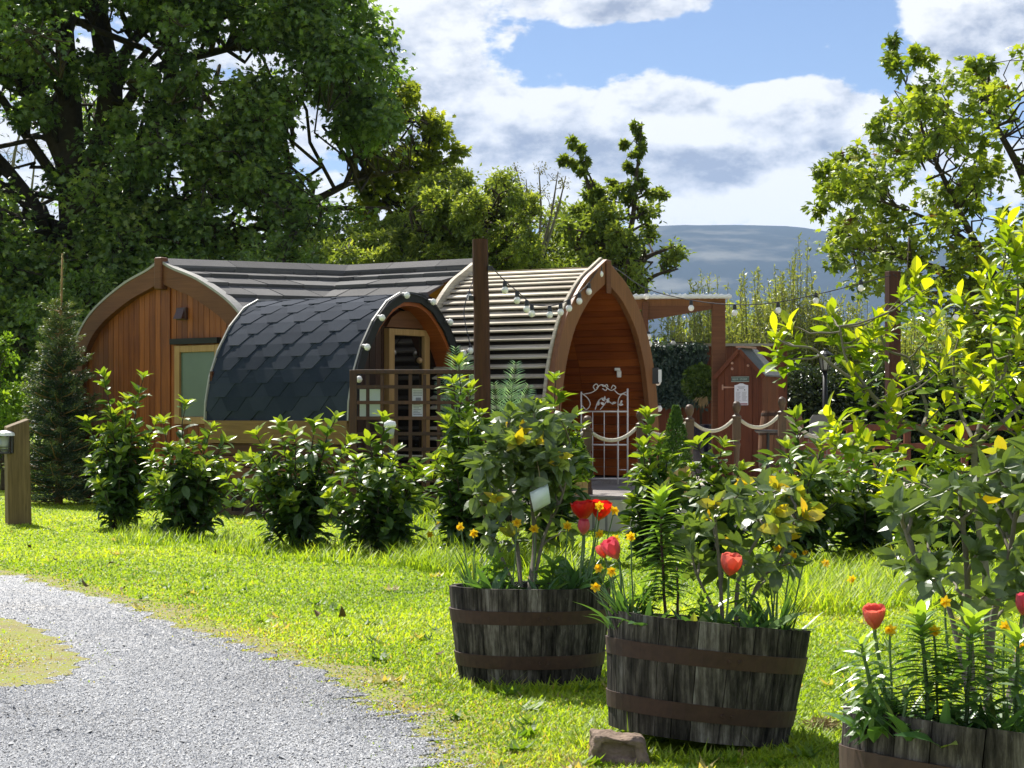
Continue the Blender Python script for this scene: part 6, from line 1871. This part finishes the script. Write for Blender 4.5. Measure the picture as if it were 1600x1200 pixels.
# front face with a sunk panel
i_ = np.array([(-bw / 2 + 0.022, -bd / 2 + 0.004, 0.030), (bw / 2 - 0.045, -bd / 2 + 0.004, 0.022), (bw / 2 - 0.05, -bd / 2 + 0.010, bh * 0.62), (-bw / 2 + 0.03, -bd / 2 + 0.008, bh * 0.78)])
j_ = i_ + np.array((0, 0.022, 0))
V = np.r_[o_, i_, j_] + b
mb.add(V, [(3, 2, 1, 0), (4, 5, 6, 7), (1, 2, 6, 5), (2, 3, 7, 6), (3, 0, 4, 7), (0, 1, 9, 8), (1, 5, 10, 9), (5, 4, 11, 10), (4, 0, 8, 11), (8, 9, 13, 12), (9, 10, 14, 13), (10, 11, 15, 14), (11, 8, 12, 15), (12, 13, 14, 15)])
so_ = mb.build('block', M['stone'], st, bevel=0.012)
m_ = so_.modifiers.new('fine', 'SUBSURF'); m_.subdivision_type = 'SIMPLE'; m_.levels = 4; m_.render_levels = 4
tx = bpy.data.textures.new('worn', 'CLOUDS'); tx.noise_scale = 0.05; tx.noise_depth = 4
m_ = so_.modifiers.new('worn', 'DISPLACE'); m_.texture = tx; m_.strength = 0.03; m_.mid_level = 0.5; m_.texture_coords = 'LOCAL'

# ------------------------------------------------------------------ camellias in the tubs
def camellia(label, root, trunks, tips, ls, nper, d, dyr=0.22, newp=0.6):
    t = thing('camellia_shrub', label, 'shrub', root, 'camellias growing in the half barrel tubs')
    mb = MB(); lb = MB(); root = np.array(root)
    S_ = []
    for P, r0 in trunks:
        Pc = catmull(P, 6); mb.tube(Pc, np.linspace(r0, r0 * 0.4, len(Pc)), 7); S_.append(Pc)
    S_ = np.concatenate(S_)
    for (px, py) in tips:
        tip = W(px, py, d + rng.uniform(-dyr, dyr))
        dd = np.linalg.norm(S_ - tip, axis=1) + 1.5 * np.maximum(0, S_[:, 2] - tip[2] + 0.05)
        P = limb(S_[int(np.argmin(dd))], tip, 6, 0.05, 0.10)
        mb.tube(P, np.linspace(0.006, 0.0025, 6), 5, cap=False)
        stem_leaves(lb, P, ls, nper, L_CAM, 0.35, 0.35, 0.42 + 0.5 * (rng.uniform() < newp * 0.25), 0.5, 5, 0.2)
    # odd yellow leaves
    k = rng.integers(0, len(tips), 9)
    mb.build('stems', M['barkpale'], t, smooth=True); lb.build('foliage', M['camellia'], t)

def fill_px(poly, n):
    poly = np.array(poly, float); out = []
    while len(out) < n:
        p = rng.uniform(poly.min(0), poly.max(0))
        if inpoly(p[0], p[1], poly): out.append(tuple(p))
    return out
dM = 8.18
camellia('dense bushy camellia with silvery leaves in the level back tub', SM(822, 0.0),
         [([SM(815, 0.02), W(808, 850, dM), W(800, 790, dM), W(790, 700, dM)], 0.011), ([SM(825, -0.02), W(835, 850, dM), W(830, 760, dM), W(840, 690, dM)], 0.012),
          ([SM(830, 0.05), W(850, 840, dM), W(880, 770, dM), W(890, 690, dM)], 0.009), ([SM(812, 0.0), W(775, 850, dM), W(755, 800, dM), W(750, 720, dM)], 0.008)],
         fill_px([(735, 740), (750, 680), (790, 640), (840, 635), (880, 645), (892, 690), (872, 745), (850, 770), (800, 760)], 60) + [(775, 780), (800, 790), (845, 800), (862, 800), (740, 770), (750, 755), (868, 770), (760, 830), (800, 840), (850, 835), (885, 830)], 0.082, 8, dM)
dF = 6.55
camellia('sparse camellia with pale yellowing leaves in the tilted front tub', SF(1150, 0.05),
         [([SF(1130, 0.05), W(1125, 900, dF), W(1120, 840, dF), W(1115, 780, dF)], 0.008), ([SF(1150, 0.08), W(1155, 900, dF), W(1190, 830, dF), W(1210, 770, dF)], 0.009),
          ([SF(1160, 0.02), W(1180, 920, dF), W(1220, 870, dF), W(1245, 800, dF)], 0.007), ([SF(1140, 0.0), W(1090, 900, dF), W(1080, 850, dF)], 0.006)],
         fill_px([(1070, 820), (1085, 770), (1140, 745), (1200, 735), (1250, 760), (1262, 810), (1235, 850), (1180, 840), (1120, 850)], 24) + [(1095, 870), (1130, 890), (1180, 880), (1240, 880), (1080, 880), (1200, 905)], 0.078, 7, dF, newp=1.6)
dN = 4.6
camellia('large camellia with grey green leaves in the nearest tub at the right edge', SN(1530, 0.25),
         [([SN(1520, 0.25), W(1515, 1000, dN), W(1510, 880, dN), W(1500, 780, dN)], 0.012), ([SN(1540, 0.3), W(1550, 980, dN), W(1575, 880, dN), W(1590, 780, dN)], 0.012),
          ([SN(1530, 0.25), W(1480, 940, dN), W(1430, 870, dN), W(1405, 800, dN)], 0.008), ([SN(1560, 0.2), W(1610, 940, dN), W(1660, 830, dN)], 0.01)],
         fill_px([(1480, 760), (1500, 715), (1560, 700), (1640, 690), (1680, 800), (1650, 900), (1560, 890), (1500, 850)], 34)
         + [(1395, 795), (1410, 780), (1430, 800), (1420, 830), (1400, 870), (1415, 885), (1450, 840), (1460, 880), (1470, 800), (1490, 910), (1450, 900), (1540, 930), (1580, 940), (1500, 950), (1600, 920)], 0.066, 7, dN)

# ------------------------------------------------------------------ flowers
def strap_clump(label, base, n, h, lean=0.35, group='clumps of daffodil leaves', sp=0.03):
    t = thing('daffodil_plant', label, 'plant', base, group); b = np.array(base)
    a = rng.uniform(0, 6.28, n); le = lean * np.sqrt(rng.uniform(0, 1, n))
    o = np.c_[np.cos(a), np.sin(a), np.zeros(n)]
    mb = MB()
    mb.scatter(blade_tpl(6, 0.45), b + o * sp * rng.uniform(0.1, 1, (n, 1)) - (0, 0, 0.01), nrm(o * le[:, None] + (0, 0, 1.0)), o, h * rng.uniform(0.55, 1.1, n), np.clip(rng.normal(0.4, 0.2, n), 0, 1), rng.uniform(0.009, 0.014, n))
    mb.build('leaves', M['strap'], t)

def petal_ring(mb, c, ax, n, L, w, open_, r, tpl=None, rot=0.0, cup=0.0):
    ax = nrm(np.array(ax, float)); x = nrm(np.cross(ax, (0.3, 0.9, 0.1) if abs(ax[1]) < 0.9 else (1, 0, 0.1))); y = np.cross(ax, x)
    a = rot + np.arange(n) * 2 * math.pi / n
    o = np.cos(a)[:, None] * x + np.sin(a)[:, None] * y
    fwd = nrm(o * open_ + ax * (1 - open_) + rng.normal(0, 0.05, (n, 3)))
    tv, tf = tpl
    mb.scatter(tpl, c + o * cup, fwd, ax - o * 0.4, L * rng.uniform(0.9, 1.08, n), r, w * rng.uniform(0.9, 1.08, n))

PETAL = leaf_tpl(5, 1.0, 0.35, -0.25, 0.6)
PETALF = leaf_tpl(4, 1.0, 0.1, 0.1, 0.5)

def daffodil(label, px, py, d, base, face=None, wilt=False, size=1.0):
    t = thing('daffodil', label, 'flower', base, 'yellow daffodils'); b = np.array(base); top = W(px, py, d)
    P = limb(b, top + (0, 0.012, 0.004), 7, 0.0, 0.03); P[-1] = top + (0, 0.01, 0.0)
    mb = MB(); mb.tube(P, 0.0028, 5); mb.build('stem', M['stemgreen'], t)
    f = face if face is not None else (rng.normal(0, 0.5), -1.0, rng.normal(-0.1, 0.3))
    mb = MB()
    L = 0.021 * size * (0.7 if wilt else 1)
    petal_ring(mb, top, f, 6, L, 0.0135 * size, 0.86 if not wilt else 0.45, 0.5, PETALF, rng.uniform(0, 1))
    mb.build('petals', M['yellow'] if not wilt else M['straw'], t)
    mb = MB(); R_ = Vector(nrm(np.array(f, float))).to_track_quat('Z', 'Y').to_matrix()
    mb.lathe([(0.0035 * size, 0.0), (0.006 * size, 0.006), (0.0065 * size, 0.014), (0.009 * size, 0.017)], top, 10, M=R_, cap=False); mb.build('trumpet', M['orange'], t, smooth=True)

def tulip(label, px, py, d, base, mat, size=1.0, tilt=(0, 0, 1), open_=0.16, leaves=2, lf=0.2, double=False, wide=1.0):
    t = thing('tulip', label, 'flower', base, None); b = np.array(base); top = W(px, py, d)     # top: flower centre
    ax = nrm(np.array(tilt, float)); H = 0.062 * size
    c0 = top - ax * H * 0.5
    P = catmull([b, b + (c0 - b) * 0.5 + (rng.normal(0, 0.008), 0, 0), c0 - ax * 0.02, c0], 4)
    mb = MB(); mb.tube(P, 0.0042, 6); mb.build('stem', M['stemgreen'], t)
    fb = MB()
    for k in range(2 if not double else 3):
        n = 3 if not double else 5
        rot = k * math.pi / n + 0.3
        x = nrm(np.cross(ax, (0.3, 0.9, 0.1))); y = np.cross(ax, x)
        for q in range(n):
            a = rot + q * 2 * math.pi / n; o = math.cos(a) * x + math.sin(a) * y
            V, R2_ = [], []
            m, wn = 7, 5
            for i in range(m):
                s = i / (m - 1)
                rad = wide * size * (0.026 * math.sin(min(1, s * 1.25) * math.pi / 2) ** 0.8 - (0.010 - open_ * 0.05) * max(0, s - 0.45) / 0.55) * (1 - 0.10 * (k == 1) - 0.18 * (k == 2)) + 0.001
                hw = wide * size * 0.029 * (math.sin(math.pi * min(s * 0.84 + 0.08, 1)) ** 0.55)
                for j in range(wn):
                    w = (j / (wn - 1) - 0.5) * 2
                    an = w * hw / max(rad, 0.006 * size); an = max(-1.3, min(1.3, an))
                    oo = math.cos(a + an) * x + math.sin(a + an) * y
                    V.append(c0 + ax * (H * s * (1 - 0.06 * abs(w)) + rng.normal(0, 0.0008)) + oo * rad); R2_.append(min(1, s * 0.9 + 0.12 * abs(w)))
            fs = [(i * wn + j, i * wn + j + 1, (i + 1) * wn + j + 1, (i + 1) * wn + j) for i in range(m - 1) for j in range(wn - 1)]
            fb.add(np.array(V), fs, np.array(R2_))
    fb.build('petals', mat, t, smooth=True)
    mb = MB(); n = leaves
    a = rng.uniform(0, 6.28) + np.arange(n) * 2.6
    o = np.c_[np.cos(a), np.sin(a) * 0.6, np.zeros(n)]
    mb.scatter(leaf_tpl(6, 0.24, 0.6, 0.35, 0.4), np.repeat(b[None], n, 0), nrm(o * 0.45 + (0, 0, 1.0)), o * -1.0, lf * rng.uniform(0.8, 1.1, n), np.clip(rng.normal(0.45, 0.15, n), 0, 1))
    mb.build('leaf', M['strap'], t)

def lily(label, base, tip, ls, n, w=1.0, dark=True):
    t = thing('lily_plant', label, 'plant', base, 'leafy lily stems in the tubs'); b = np.array(base); tip = np.array(tip)
    P = limb(b, tip, 8, 0.0, 0.03)
    mb = MB(); mb.tube(P, np.linspace(0.006, 0.0035, 8), 7); mb.build('stem', M['barkred'] if dark else M['stemgreen'], t, smooth=True)
    lb = MB()
    m = len(P); tt = np.linspace(0.25, 0.98, n) if dark else np.linspace(0.08, 0.98, n); f = tt * (m - 1); i0 = np.minimum(f.astype(int), m - 2); fr = (f - i0)[:, None]
    pos = P[i0] * (1 - fr) + P[i0 + 1] * fr; tan = nrm(tip - b)
    a = np.arange(n) * 2.4 + rng.normal(0, 0.25, n)
    x = nrm(np.cross(tan, (0, 1, 0.1))); y = np.cross(tan, x)
    o = np.cos(a)[:, None] * x + np.sin(a)[:, None] * y
    rise = 0.18 + 1.5 * np.clip((tt - 0.72) / 0.28, 0, 1) ** 1.5
    fwd = nrm(o + tan * rise[:, None])
    lb.scatter(L_LILY, pos, fwd, nrm(tan - o * 0.25 + rng.normal(0, 0.1, (n, 3))), ls * (0.75 + 0.4 * np.sin(tt * math.pi)) * rng.uniform(0.85, 1.1, n), np.clip(0.3 + 0.7 * np.clip((tt - 0.7) / 0.3, 0, 1) + rng.normal(0, 0.12, n), 0, 1), ls * 2.1 * w)
    lb.build('leaves', M['lily'], t)

# back tub
strap_clump('tall daffodil leaf clump at the left rim of the back tub', SM(742, -0.02), 34, 0.26, 0.30)
strap_clump('short daffodil leaf clump right of the camellia stems in the back tub', SM(868, -0.1), 26, 0.15, 0.6)
strap_clump('daffodil leaf clump under the red tulips in the back tub', SM(905, -0.05), 34, 0.20, 0.4)
strap_clump('loose low leaf clump left of the camellia stems in the back tub', SM(785, -0.15), 30, 0.15, 0.7)
for (px, top, ls, lab) in ((772, 868, 0.075, 'young lily shoot left of the camellia stems in the back tub'), (862, 872, 0.075, 'young lily shoot right of the camellia stems in the back tub'), (922, 888, 0.07, 'young lily shoot at the right rim of the back tub')):
    lily(lab, SM(px, -0.12), W(px + 2, top, 8.06), ls, 34, 1.0, False)
tulip('left one of the two deep red tulips over the back tub', 911, 799, 8.1, SM(898, -0.05), M['red'], 1.35, (-0.1, -0.1, 1), 0.22, 3, 0.2, False, 1.35)
tulip('right one of the two deep red tulips, a daffodil before its rim', 938, 798, 8.15, SM(915, 0.0), M['red'], 1.35, (0.15, -0.1, 1), 0.22, 2, 0.2, False, 1.35)
tulip('small dark pink tulip hanging below the two deep red tulips', 912, 824, 8.0, SM(903, -0.12), M['pink'], 1.1, (0.05, -0.2, 1), 0.05, 2, 0.17)
DF = [(720, 823, 8.15, 735, 'daffodil farthest left above the back tub'), (741, 833, 8.1, 742, 'pale daffodil just above the left leaf clump of the back tub'), (808, 817, 8.0, 800, 'daffodil just left of the camellia stems in the back tub'),
      (835, 826, 8.0, 835, 'wide open daffodil right of the camellia stems in the back tub'), (887, 822, 8.05, 880, 'daffodil left of the small dark pink tulip'), (936, 791, 8.05, 912, 'daffodil overlapping the right deep red tulip'),
      (960, 798, 8.1, 925, 'daffodil just right of the deep red tulips'), (936, 834, 8.0, 918, 'daffodil below the right deep red tulip')]
for px, py, d, bx, lab in DF: daffodil(lab, px, py, d, SM(bx, d - 8.18), size=1.1)

# front tub
strap_clump('daffodil leaf clump at the left rim of the tilted front tub', SF(985, -0.06), 46, 0.24, 0.35)
strap_clump('tall daffodil leaf clump at the right rim of the tilted front tub', SF(1212, -0.04), 44, 0.27, 0.26)
strap_clump('splayed low leaf clump at the far right rim of the tilted front tub', SF(1228, 0.0), 16, 0.24, 0.85)
lily('tall lily with whorled leaves on a dark red stem in the front tub', SF(1041, -0.05), W(1031, 772, 6.5), 0.088, 120, 1.0, True)
lily('thin half grown lily stem right behind the tall lily', SF(1060, 0.0), W(1058, 880, 6.55), 0.05, 16, 0.8, True)
tulip('large pink and cream tulip leaning left at the front tub', 957, 859, 6.5, SF(972, -0.05), M['pink'], 1.25, (-0.45, -0.2, 0.9), 0.12, 3, 0.15)
tulip('small red tulip half hidden behind the large pink and cream tulip', 941, 862, 6.62, SF(965, 0.05), M['coral'], 0.8, (-0.4, 0, 1), 0.1, 2, 0.12)
tulip('coral tulip with parted petals over the middle of the front tub', 1142, 883, 6.27, SF(1128, -0.22), M['coral'], 1.2, (0.12, -0.15, 1), 0.14, 4, 0.15, False, 1.2)
DF = [(962, 842, 6.6, 985, 'bright daffodil standing above the large pink tulip'), (985, 838, 6.6, 990, 'small daffodil right of the large pink tulip'), (930, 918, 6.45, 960, 'daffodil hanging out past the left rim of the front tub'),
      (955, 893, 6.5, 972, 'daffodil under the large pink tulip'), (936, 888, 6.55, 965, 'small daffodil left below the large pink tulip'), (1238, 869, 6.5, 1215, 'daffodil over the right rim of the front tub'),
      (1214, 855, 6.6, 1208, 'daffodil among the camellia leaves over the front tub'), (1262, 862, 6.5, 1225, 'faded small daffodil farthest right over the front tub')]
for px, py, d, bx, lab in DF: daffodil(lab, px, py, d, SF(bx, d - 6.55), size=0.92, wilt='faded' in lab)

# nearest tub
dn = 4.05
lily('lily leaning left out of the nearest tub', SN(1380, -0.10), W(1345, 1005, dn), 0.07, 62, 0.85, False)
lily('thick upright lily in the middle of the nearest tub', SN(1452, -0.16), W(1440, 958, dn), 0.080, 110, 1.1, False)
lily('upright lily right of the thick one in the nearest tub', SN(1505, -0.14), W(1520, 965, dn), 0.080, 100, 1.1, False)
lily('lily at the right edge of the picture in the nearest tub', SN(1585, -0.1), W(1590, 990, dn), 0.078, 80, 1.0, False)
lily('low young lily shoot at the left rim of the nearest tub', SN(1352, -0.05), W(1350, 1085, dn), 0.05, 26, 1.0, False)
strap_clump('daffodil leaf clump at the right edge of the nearest tub', SN(1575, -0.1), 40, 0.20, 0.4)
strap_clump('daffodil leaf clump between the lilies of the nearest tub', SN(1480, -0.05), 34, 0.19, 0.5)
strap_clump('daffodil leaf clump at the left of the nearest tub', SN(1400, -0.05), 24, 0.15, 0.6)
tulip('full coral tulip over the nearest tub', 1366, 966, 4.1, SN(1390, -0.08), M['coral'], 0.85, (-0.1, -0.25, 1), 0.25, 3, 0.10, True)
tulip('pink tulip cut off at the right edge of the picture', 1600, 945, 4.3, SN(1590, 0.1), M['pink'], 0.8, (0.1, -0.2, 1), 0.15, 2, 0.1)
tulip('broad leaved short tulip bud low in the nearest tub', 1415, 1082, 4.0, SN(1415, -0.17), M['strap'], 0.35, (0.0, 0, 1), 0.0, 4, 0.085)
for px, py, d, bx, lab in [(1392, 985, 4.05, 1395, 'daffodil right beside the full coral tulip'), (1572, 978, 4.1, 1565, 'daffodil near the right edge above the nearest tub'), (1592, 1010, 4.1, 1580, 'daffodil low at the right edge over the nearest tub'), (1478, 940, 4.25, 1490, 'orange daffodil above the upright lilies'), (1460, 985, 4.05, 1470, 'daffodil between the two upright lilies')]:
    daffodil(lab, px, py, d, SN(bx, d - 4.17), size=0.72)
for px, py, bp, lab in [(686, 820, (690, 866), 'distant daffodil in the long grass left of the back tub'), (672, 835, (676, 872), 'distant pale daffodil in the long grass farthest left'), (1330, 905, (1332, 945), 'daffodil in the long grass beyond the front tub'), (1290, 880, (1292, 925), 'daffodil in the long grass near the laurel')]:
    g_ = G(*bp); daffodil(lab, px, py, g_[1], g_, size=1.5)

def broad_clump(label, base, n, h):
    t = thing('tulip_plant', label, 'plant', base, 'broad tulip leaves in the tubs'); b = np.array(base)
    a = rng.uniform(0, 6.28, n); o = np.c_[np.cos(a), np.sin(a), np.zeros(n)]
    lb = MB()
    lb.scatter([leaf_tpl(6, 0.26, 0.5, 0.35, 0.42), leaf_tpl(6, 0.34, 0.3, 0.7, 0.45), leaf_tpl(6, 0.20, 0.8, 0.1, 0.4)], b + o * 0.02, nrm(o * rng.uniform(0.15, 0.9, (n, 1)) + (0, 0, 1.0)), -o + rng.normal(0, 0.3, (n, 3)), h * rng.uniform(0.6, 1.15, n), np.clip(rng.normal(0.5, 0.2, n), 0, 1))
    lb.build('leaves', M['strap'], t)
for S_, dd_, lst in ((SM, 0.0, [(770, -0.18, 0.15, 'broad tulip leaves at the left front of the back tub'), (848, -0.2, 0.13, 'broad tulip leaves at the middle front of the back tub'), (890, -0.12, 0.19, 'broad tulip leaves under the right red tulip of the back tub'), (925, -0.08, 0.15, 'broad tulip leaves at the right rim of the back tub')]),
                     (SF, 0.0, [(960, -0.08, 0.13, 'broad tulip leaves at the left rim of the front tub'), (1010, -0.16, 0.13, 'broad bluish tulip leaves just left of the tall lily'), (1080, -0.2, 0.14, 'broad tulip leaves in front of the camellia stems of the front tub'), (1160, -0.18, 0.12, 'broad tulip leaves right of the coral tulip stem in the front tub'), (1190, -0.1, 0.16, 'broad tulip leaves before the right leaf clump of the front tub')]),
                     (SN, 0.0, [(1365, -0.1, 0.10, 'broad tulip leaves at the left rim of the nearest tub'), (1425, -0.16, 0.14, 'broad pale tulip leaves left of the thick lily'), (1482, -0.2, 0.12, 'broad tulip leaves between the two upright lilies'), (1545, -0.18, 0.15, 'broad tulip leaves right of the upright lilies'), (1595, -0.15, 0.15, 'broad tulip leaves at the right picture edge in the nearest tub')])):
    for px, dep, h, lab in lst: broad_clump(lab, S_(px, dep), 9, h)
for px, top, base_px, lab in ((1165, 905, 1165, 'short lily shoot right of the coral tulip in the front tub'), (1095, 930, 1095, 'short lily shoot left of the coral tulip in the front tub'), (1005, 920, 1008, 'short lily shoot between the pink tulip and the tall lily')):
    lily(lab, SF(base_px, -0.1), W(px, top, 6.45), 0.06, 34, 0.9, False)

# white paper on a camellia
wp = thing('paper_tag', 'large curled white plant label caught in the camellia of the back tub', 'plant label', W(845, 800, 8.0))
mb = MB(); P = []
for i in range(7):
    s = i / 6
    a, b = W(828 + 6 * s, 770 + 30 * s, 8.0), W(856 + 4 * s, 756 + 30 * s, 8.0)
    off = np.array((0, -0.02 * math.sin(s * 4), 0)); P += [a + off, (a + b) / 2 + off + (0, -0.012, 0), b + off]
fs = []
for i in range(6):
    for j in range(2): q = i * 3 + j; fs.append((q, q + 1, q + 4, q + 3))
mb.add(np.array(P), fs); o = mb.build('sheet', M['papergreen'], wp, smooth=True); so3 = o.modifiers.new('thick', 'SOLIDIFY'); so3.thickness = 0.002
mb = MB(); mb.tube([W(845, 757, 8.0), W(842, 735, 8.02), W(838, 715, 8.05)], 0.0015, 5); mb.build('tie', M['straw'], wp)

# ------------------------------------------------------------------ magnolia branches at the right
dQ = 9.0
mg = thing('magnolia_tree', 'spreading young tree with large bright yellow green leaves reaching in from the right edge', 'tree', W(1545, 1010, dQ) * (1, 1, 0))
mb = MB(); lb = MB()
Q = lambda *pts: np.array([W(a, b, dQ + c) for a, b, c in pts])
trunks = [(Q((1545, 1017, 0), (1540, 900, 0), (1525, 780, 0), (1522, 700, 0)), 0.022, 0.016),
          (Q((1522, 705, 0), (1490, 700, -0.05), (1440, 672, -0.1), (1400, 652, -0.1), (1375, 630, -0.15), (1350, 600, -0.2), (1322, 560, -0.2), (1312, 510, -0.2)), 0.016, 0.004),
          (Q((1440, 672, -0.1), (1448, 640, 0.1), (1432, 590, 0.15), (1420, 560, 0.2), (1385, 545, 0.2), (1372, 500, 0.2)), 0.010, 0.004),
          (Q((1375, 630, -0.15), (1350, 650, 0.0), (1330, 700, 0.1), (1318, 690, 0.2)), 0.008, 0.004),
          (Q((1355, 610, -0.2), (1300, 570, -0.3), (1270, 545, -0.35), (1235, 540, -0.4), (1215, 530, -0.4)), 0.008, 0.003),
          (Q((1522, 700, 0), (1560, 665, 0.0), (1600, 630, 0.1), (1680, 560, 0.2)), 0.014, 0.006),
          (Q((1522, 695, 0), (1540, 640, 0.1), (1570, 580, 0.15), (1590, 480, 0.2), (1588, 400, 0.2)), 0.013, 0.004),
          (Q((1522, 690, 0), (1500, 640, 0.2), (1490, 570, 0.25), (1500, 520, 0.3)), 0.011, 0.004),
          (Q((1560, 600, 0.15), (1548, 520, 0.0), (1560, 460, -0.1)), 0.007, 0.003),
          (Q((1530, 720, 0), (1570, 700, -0.2), (1620, 660, -0.3)), 0.010, 0.005),
          (Q((1500, 640, 0.2), (1470, 600, 0.3), (1440, 480, 0.35), (1432, 430, 0.35)), 0.008, 0.003)]
SQ = []
for P, r0, r1 in trunks:
    Pc = catmull(P, 6); mb.tube(Pc, np.linspace(r0, r1, len(Pc)), 7); SQ.append(Pc)
SQ = np.concatenate(SQ)
clus = [(1212, 515, 10), (1232, 500, 8), (1205, 540, 5), (1300, 480, 9), (1315, 505, 8), (1340, 520, 7), (1372, 488, 10), (1395, 500, 6), (1350, 540, 8), (1330, 575, 7), (1345, 600, 6), (1360, 520, 6), (1430, 425, 12), (1445, 445, 7), (1410, 450, 5),
        (1500, 505, 9), (1480, 545, 9), (1515, 560, 8), (1470, 570, 6), (1548, 470, 8), (1560, 445, 8), (1590, 455, 8), (1588, 380, 12), (1570, 400, 7), (1545, 420, 6), (1575, 345, 10), (1600, 360, 9), (1560, 520, 8), (1590, 540, 9), (1575, 590, 9), (1550, 570, 7),
        (1600, 610, 8), (1530, 600, 7), (1540, 640, 7), (1590, 500, 8), (1295, 640, 8), (1310, 660, 9), (1325, 690, 8), (1300, 685, 5), (1390, 615, 8), (1400, 640, 7), (1385, 665, 6), (1420, 600, 6), (1460, 640, 7), (1480, 615, 7), (1440, 560, 5),
        (1390, 735, 9), (1380, 760, 8), (1410, 700, 7), (1450, 700, 6), (1395, 770, 6), (1430, 740, 6), (1570, 690, 7), (1560, 720, 8), (1590, 660, 8), (1500, 680, 5), (1480, 720, 6), (1640, 480, 10), (1650, 600, 10), (1640, 400, 10), (1455, 670, 6), (1350, 700, 6), (1340, 660, 6), (1455, 505, 8), (1530, 425, 8), (1500, 455, 7), (1562, 335, 8), (1520, 590, 7), (1405, 575, 6), (1470, 470, 6)]
for (px, py, nl) in clus:
    tip = W(px, py + 8, dQ + rng.uniform(-0.35, 0.35))
    dd = np.linalg.norm(SQ - tip, axis=1) + 1.0 * np.maximum(0, SQ[:, 2] - tip[2] + 0.03)
    s0 = SQ[int(np.argmin(dd))]
    P = limb(s0, tip, 6, -0.08, 0.10)
    mb.tube(P, np.linspace(0.0055, 0.003, 6), 5, cap=False)
    tan = nrm(P[-1] - P[-2]) * 0.35 + np.array((0, 0, 0.65)); tan = nrm(tan)
    nl = int(nl * 1.9)
    a = np.arange(nl) * 2.4 + rng.uniform(0, 6)
    x = nrm(np.cross(tan, (0, 1, 0.2))); y = np.cross(tan, x)
    o = np.cos(a)[:, None] * x + np.sin(a)[:, None] * y
    lev = np.linspace(0, 1, nl)
    pos = tip - tan * (0.17 * (1 - lev))[:, None]
    fwd = nrm(o * (1.15 - 0.75 * lev)[:, None] + tan * (0.1 + 1.0 * lev)[:, None] + rng.normal(0, 0.15, (nl, 3)))
    lb.scatter(L_MAG, pos, fwd, nrm(tan - 0.5 * o + rng.normal(0, 0.15, (nl, 3))), 0.108 * rng.uniform(0.45, 1.15, nl), np.clip(0.15 + 0.75 * lev ** 1.5 + rng.normal(0, 0.15, nl), 0, 1), 0.108 * rng.uniform(0.6, 1.1, nl))
mb.build('trunk', M['barkpale'], mg, smooth=True)
lb.build('foliage', M['magnolia'], mg)

# ------------------------------------------------------------------ litter on the lawn
hc = W(1285, 1142, 6.7) * (1, 1, 0)
mb = MB(); n = 260
mb.scatter(blade_tpl(3, 0.4), hc + rng.normal(0, 1, (n, 3)) * (0.03, 0.03, 0.008) + (0, 0, 0.02), nrm(rng.normal(0, 1, (n, 3)) * (1, 1, 0.4)), randdir(n), rng.uniform(0.03, 0.07, n), 0.5, 0.005)
tag(mb.build('hay_clump', M['straw'], None, origin=hc), 'small tangled clump of dry cut grass on the lawn right of the front tub', 'hay clump')
lf = MB(); tv, tf = leaf_tpl(4, 0.6, 0.9, 0.5)
lf.add(tv * 0.075, tf, 0.5)
l0 = lf.build('dead_leaf', M['deadleaf']); tag(l0, 'curled brown dead leaf lying on the sunny lawn', 'leaf', 'dead leaves scattered on the lawn')
for i, (px, py) in enumerate([(42, 857), (170, 888), (335, 868), (140, 923), (195, 927), (500, 968), (532, 972), (90, 880), (680, 1030)]):
    o = l0 if i == 0 else l0.copy()
    if i: COL.objects.link(o)
    g_ = G(px, py); o.location = (g_[0], g_[1], 0.03); o.rotation_euler = (rng.normal(0, 0.4), math.pi * rng.integers(0, 2) + rng.normal(0, 0.4), rng.uniform(0, 6.28)); s_ = rng.uniform(0.5, 1.0); o.scale = (s_, s_, s_)
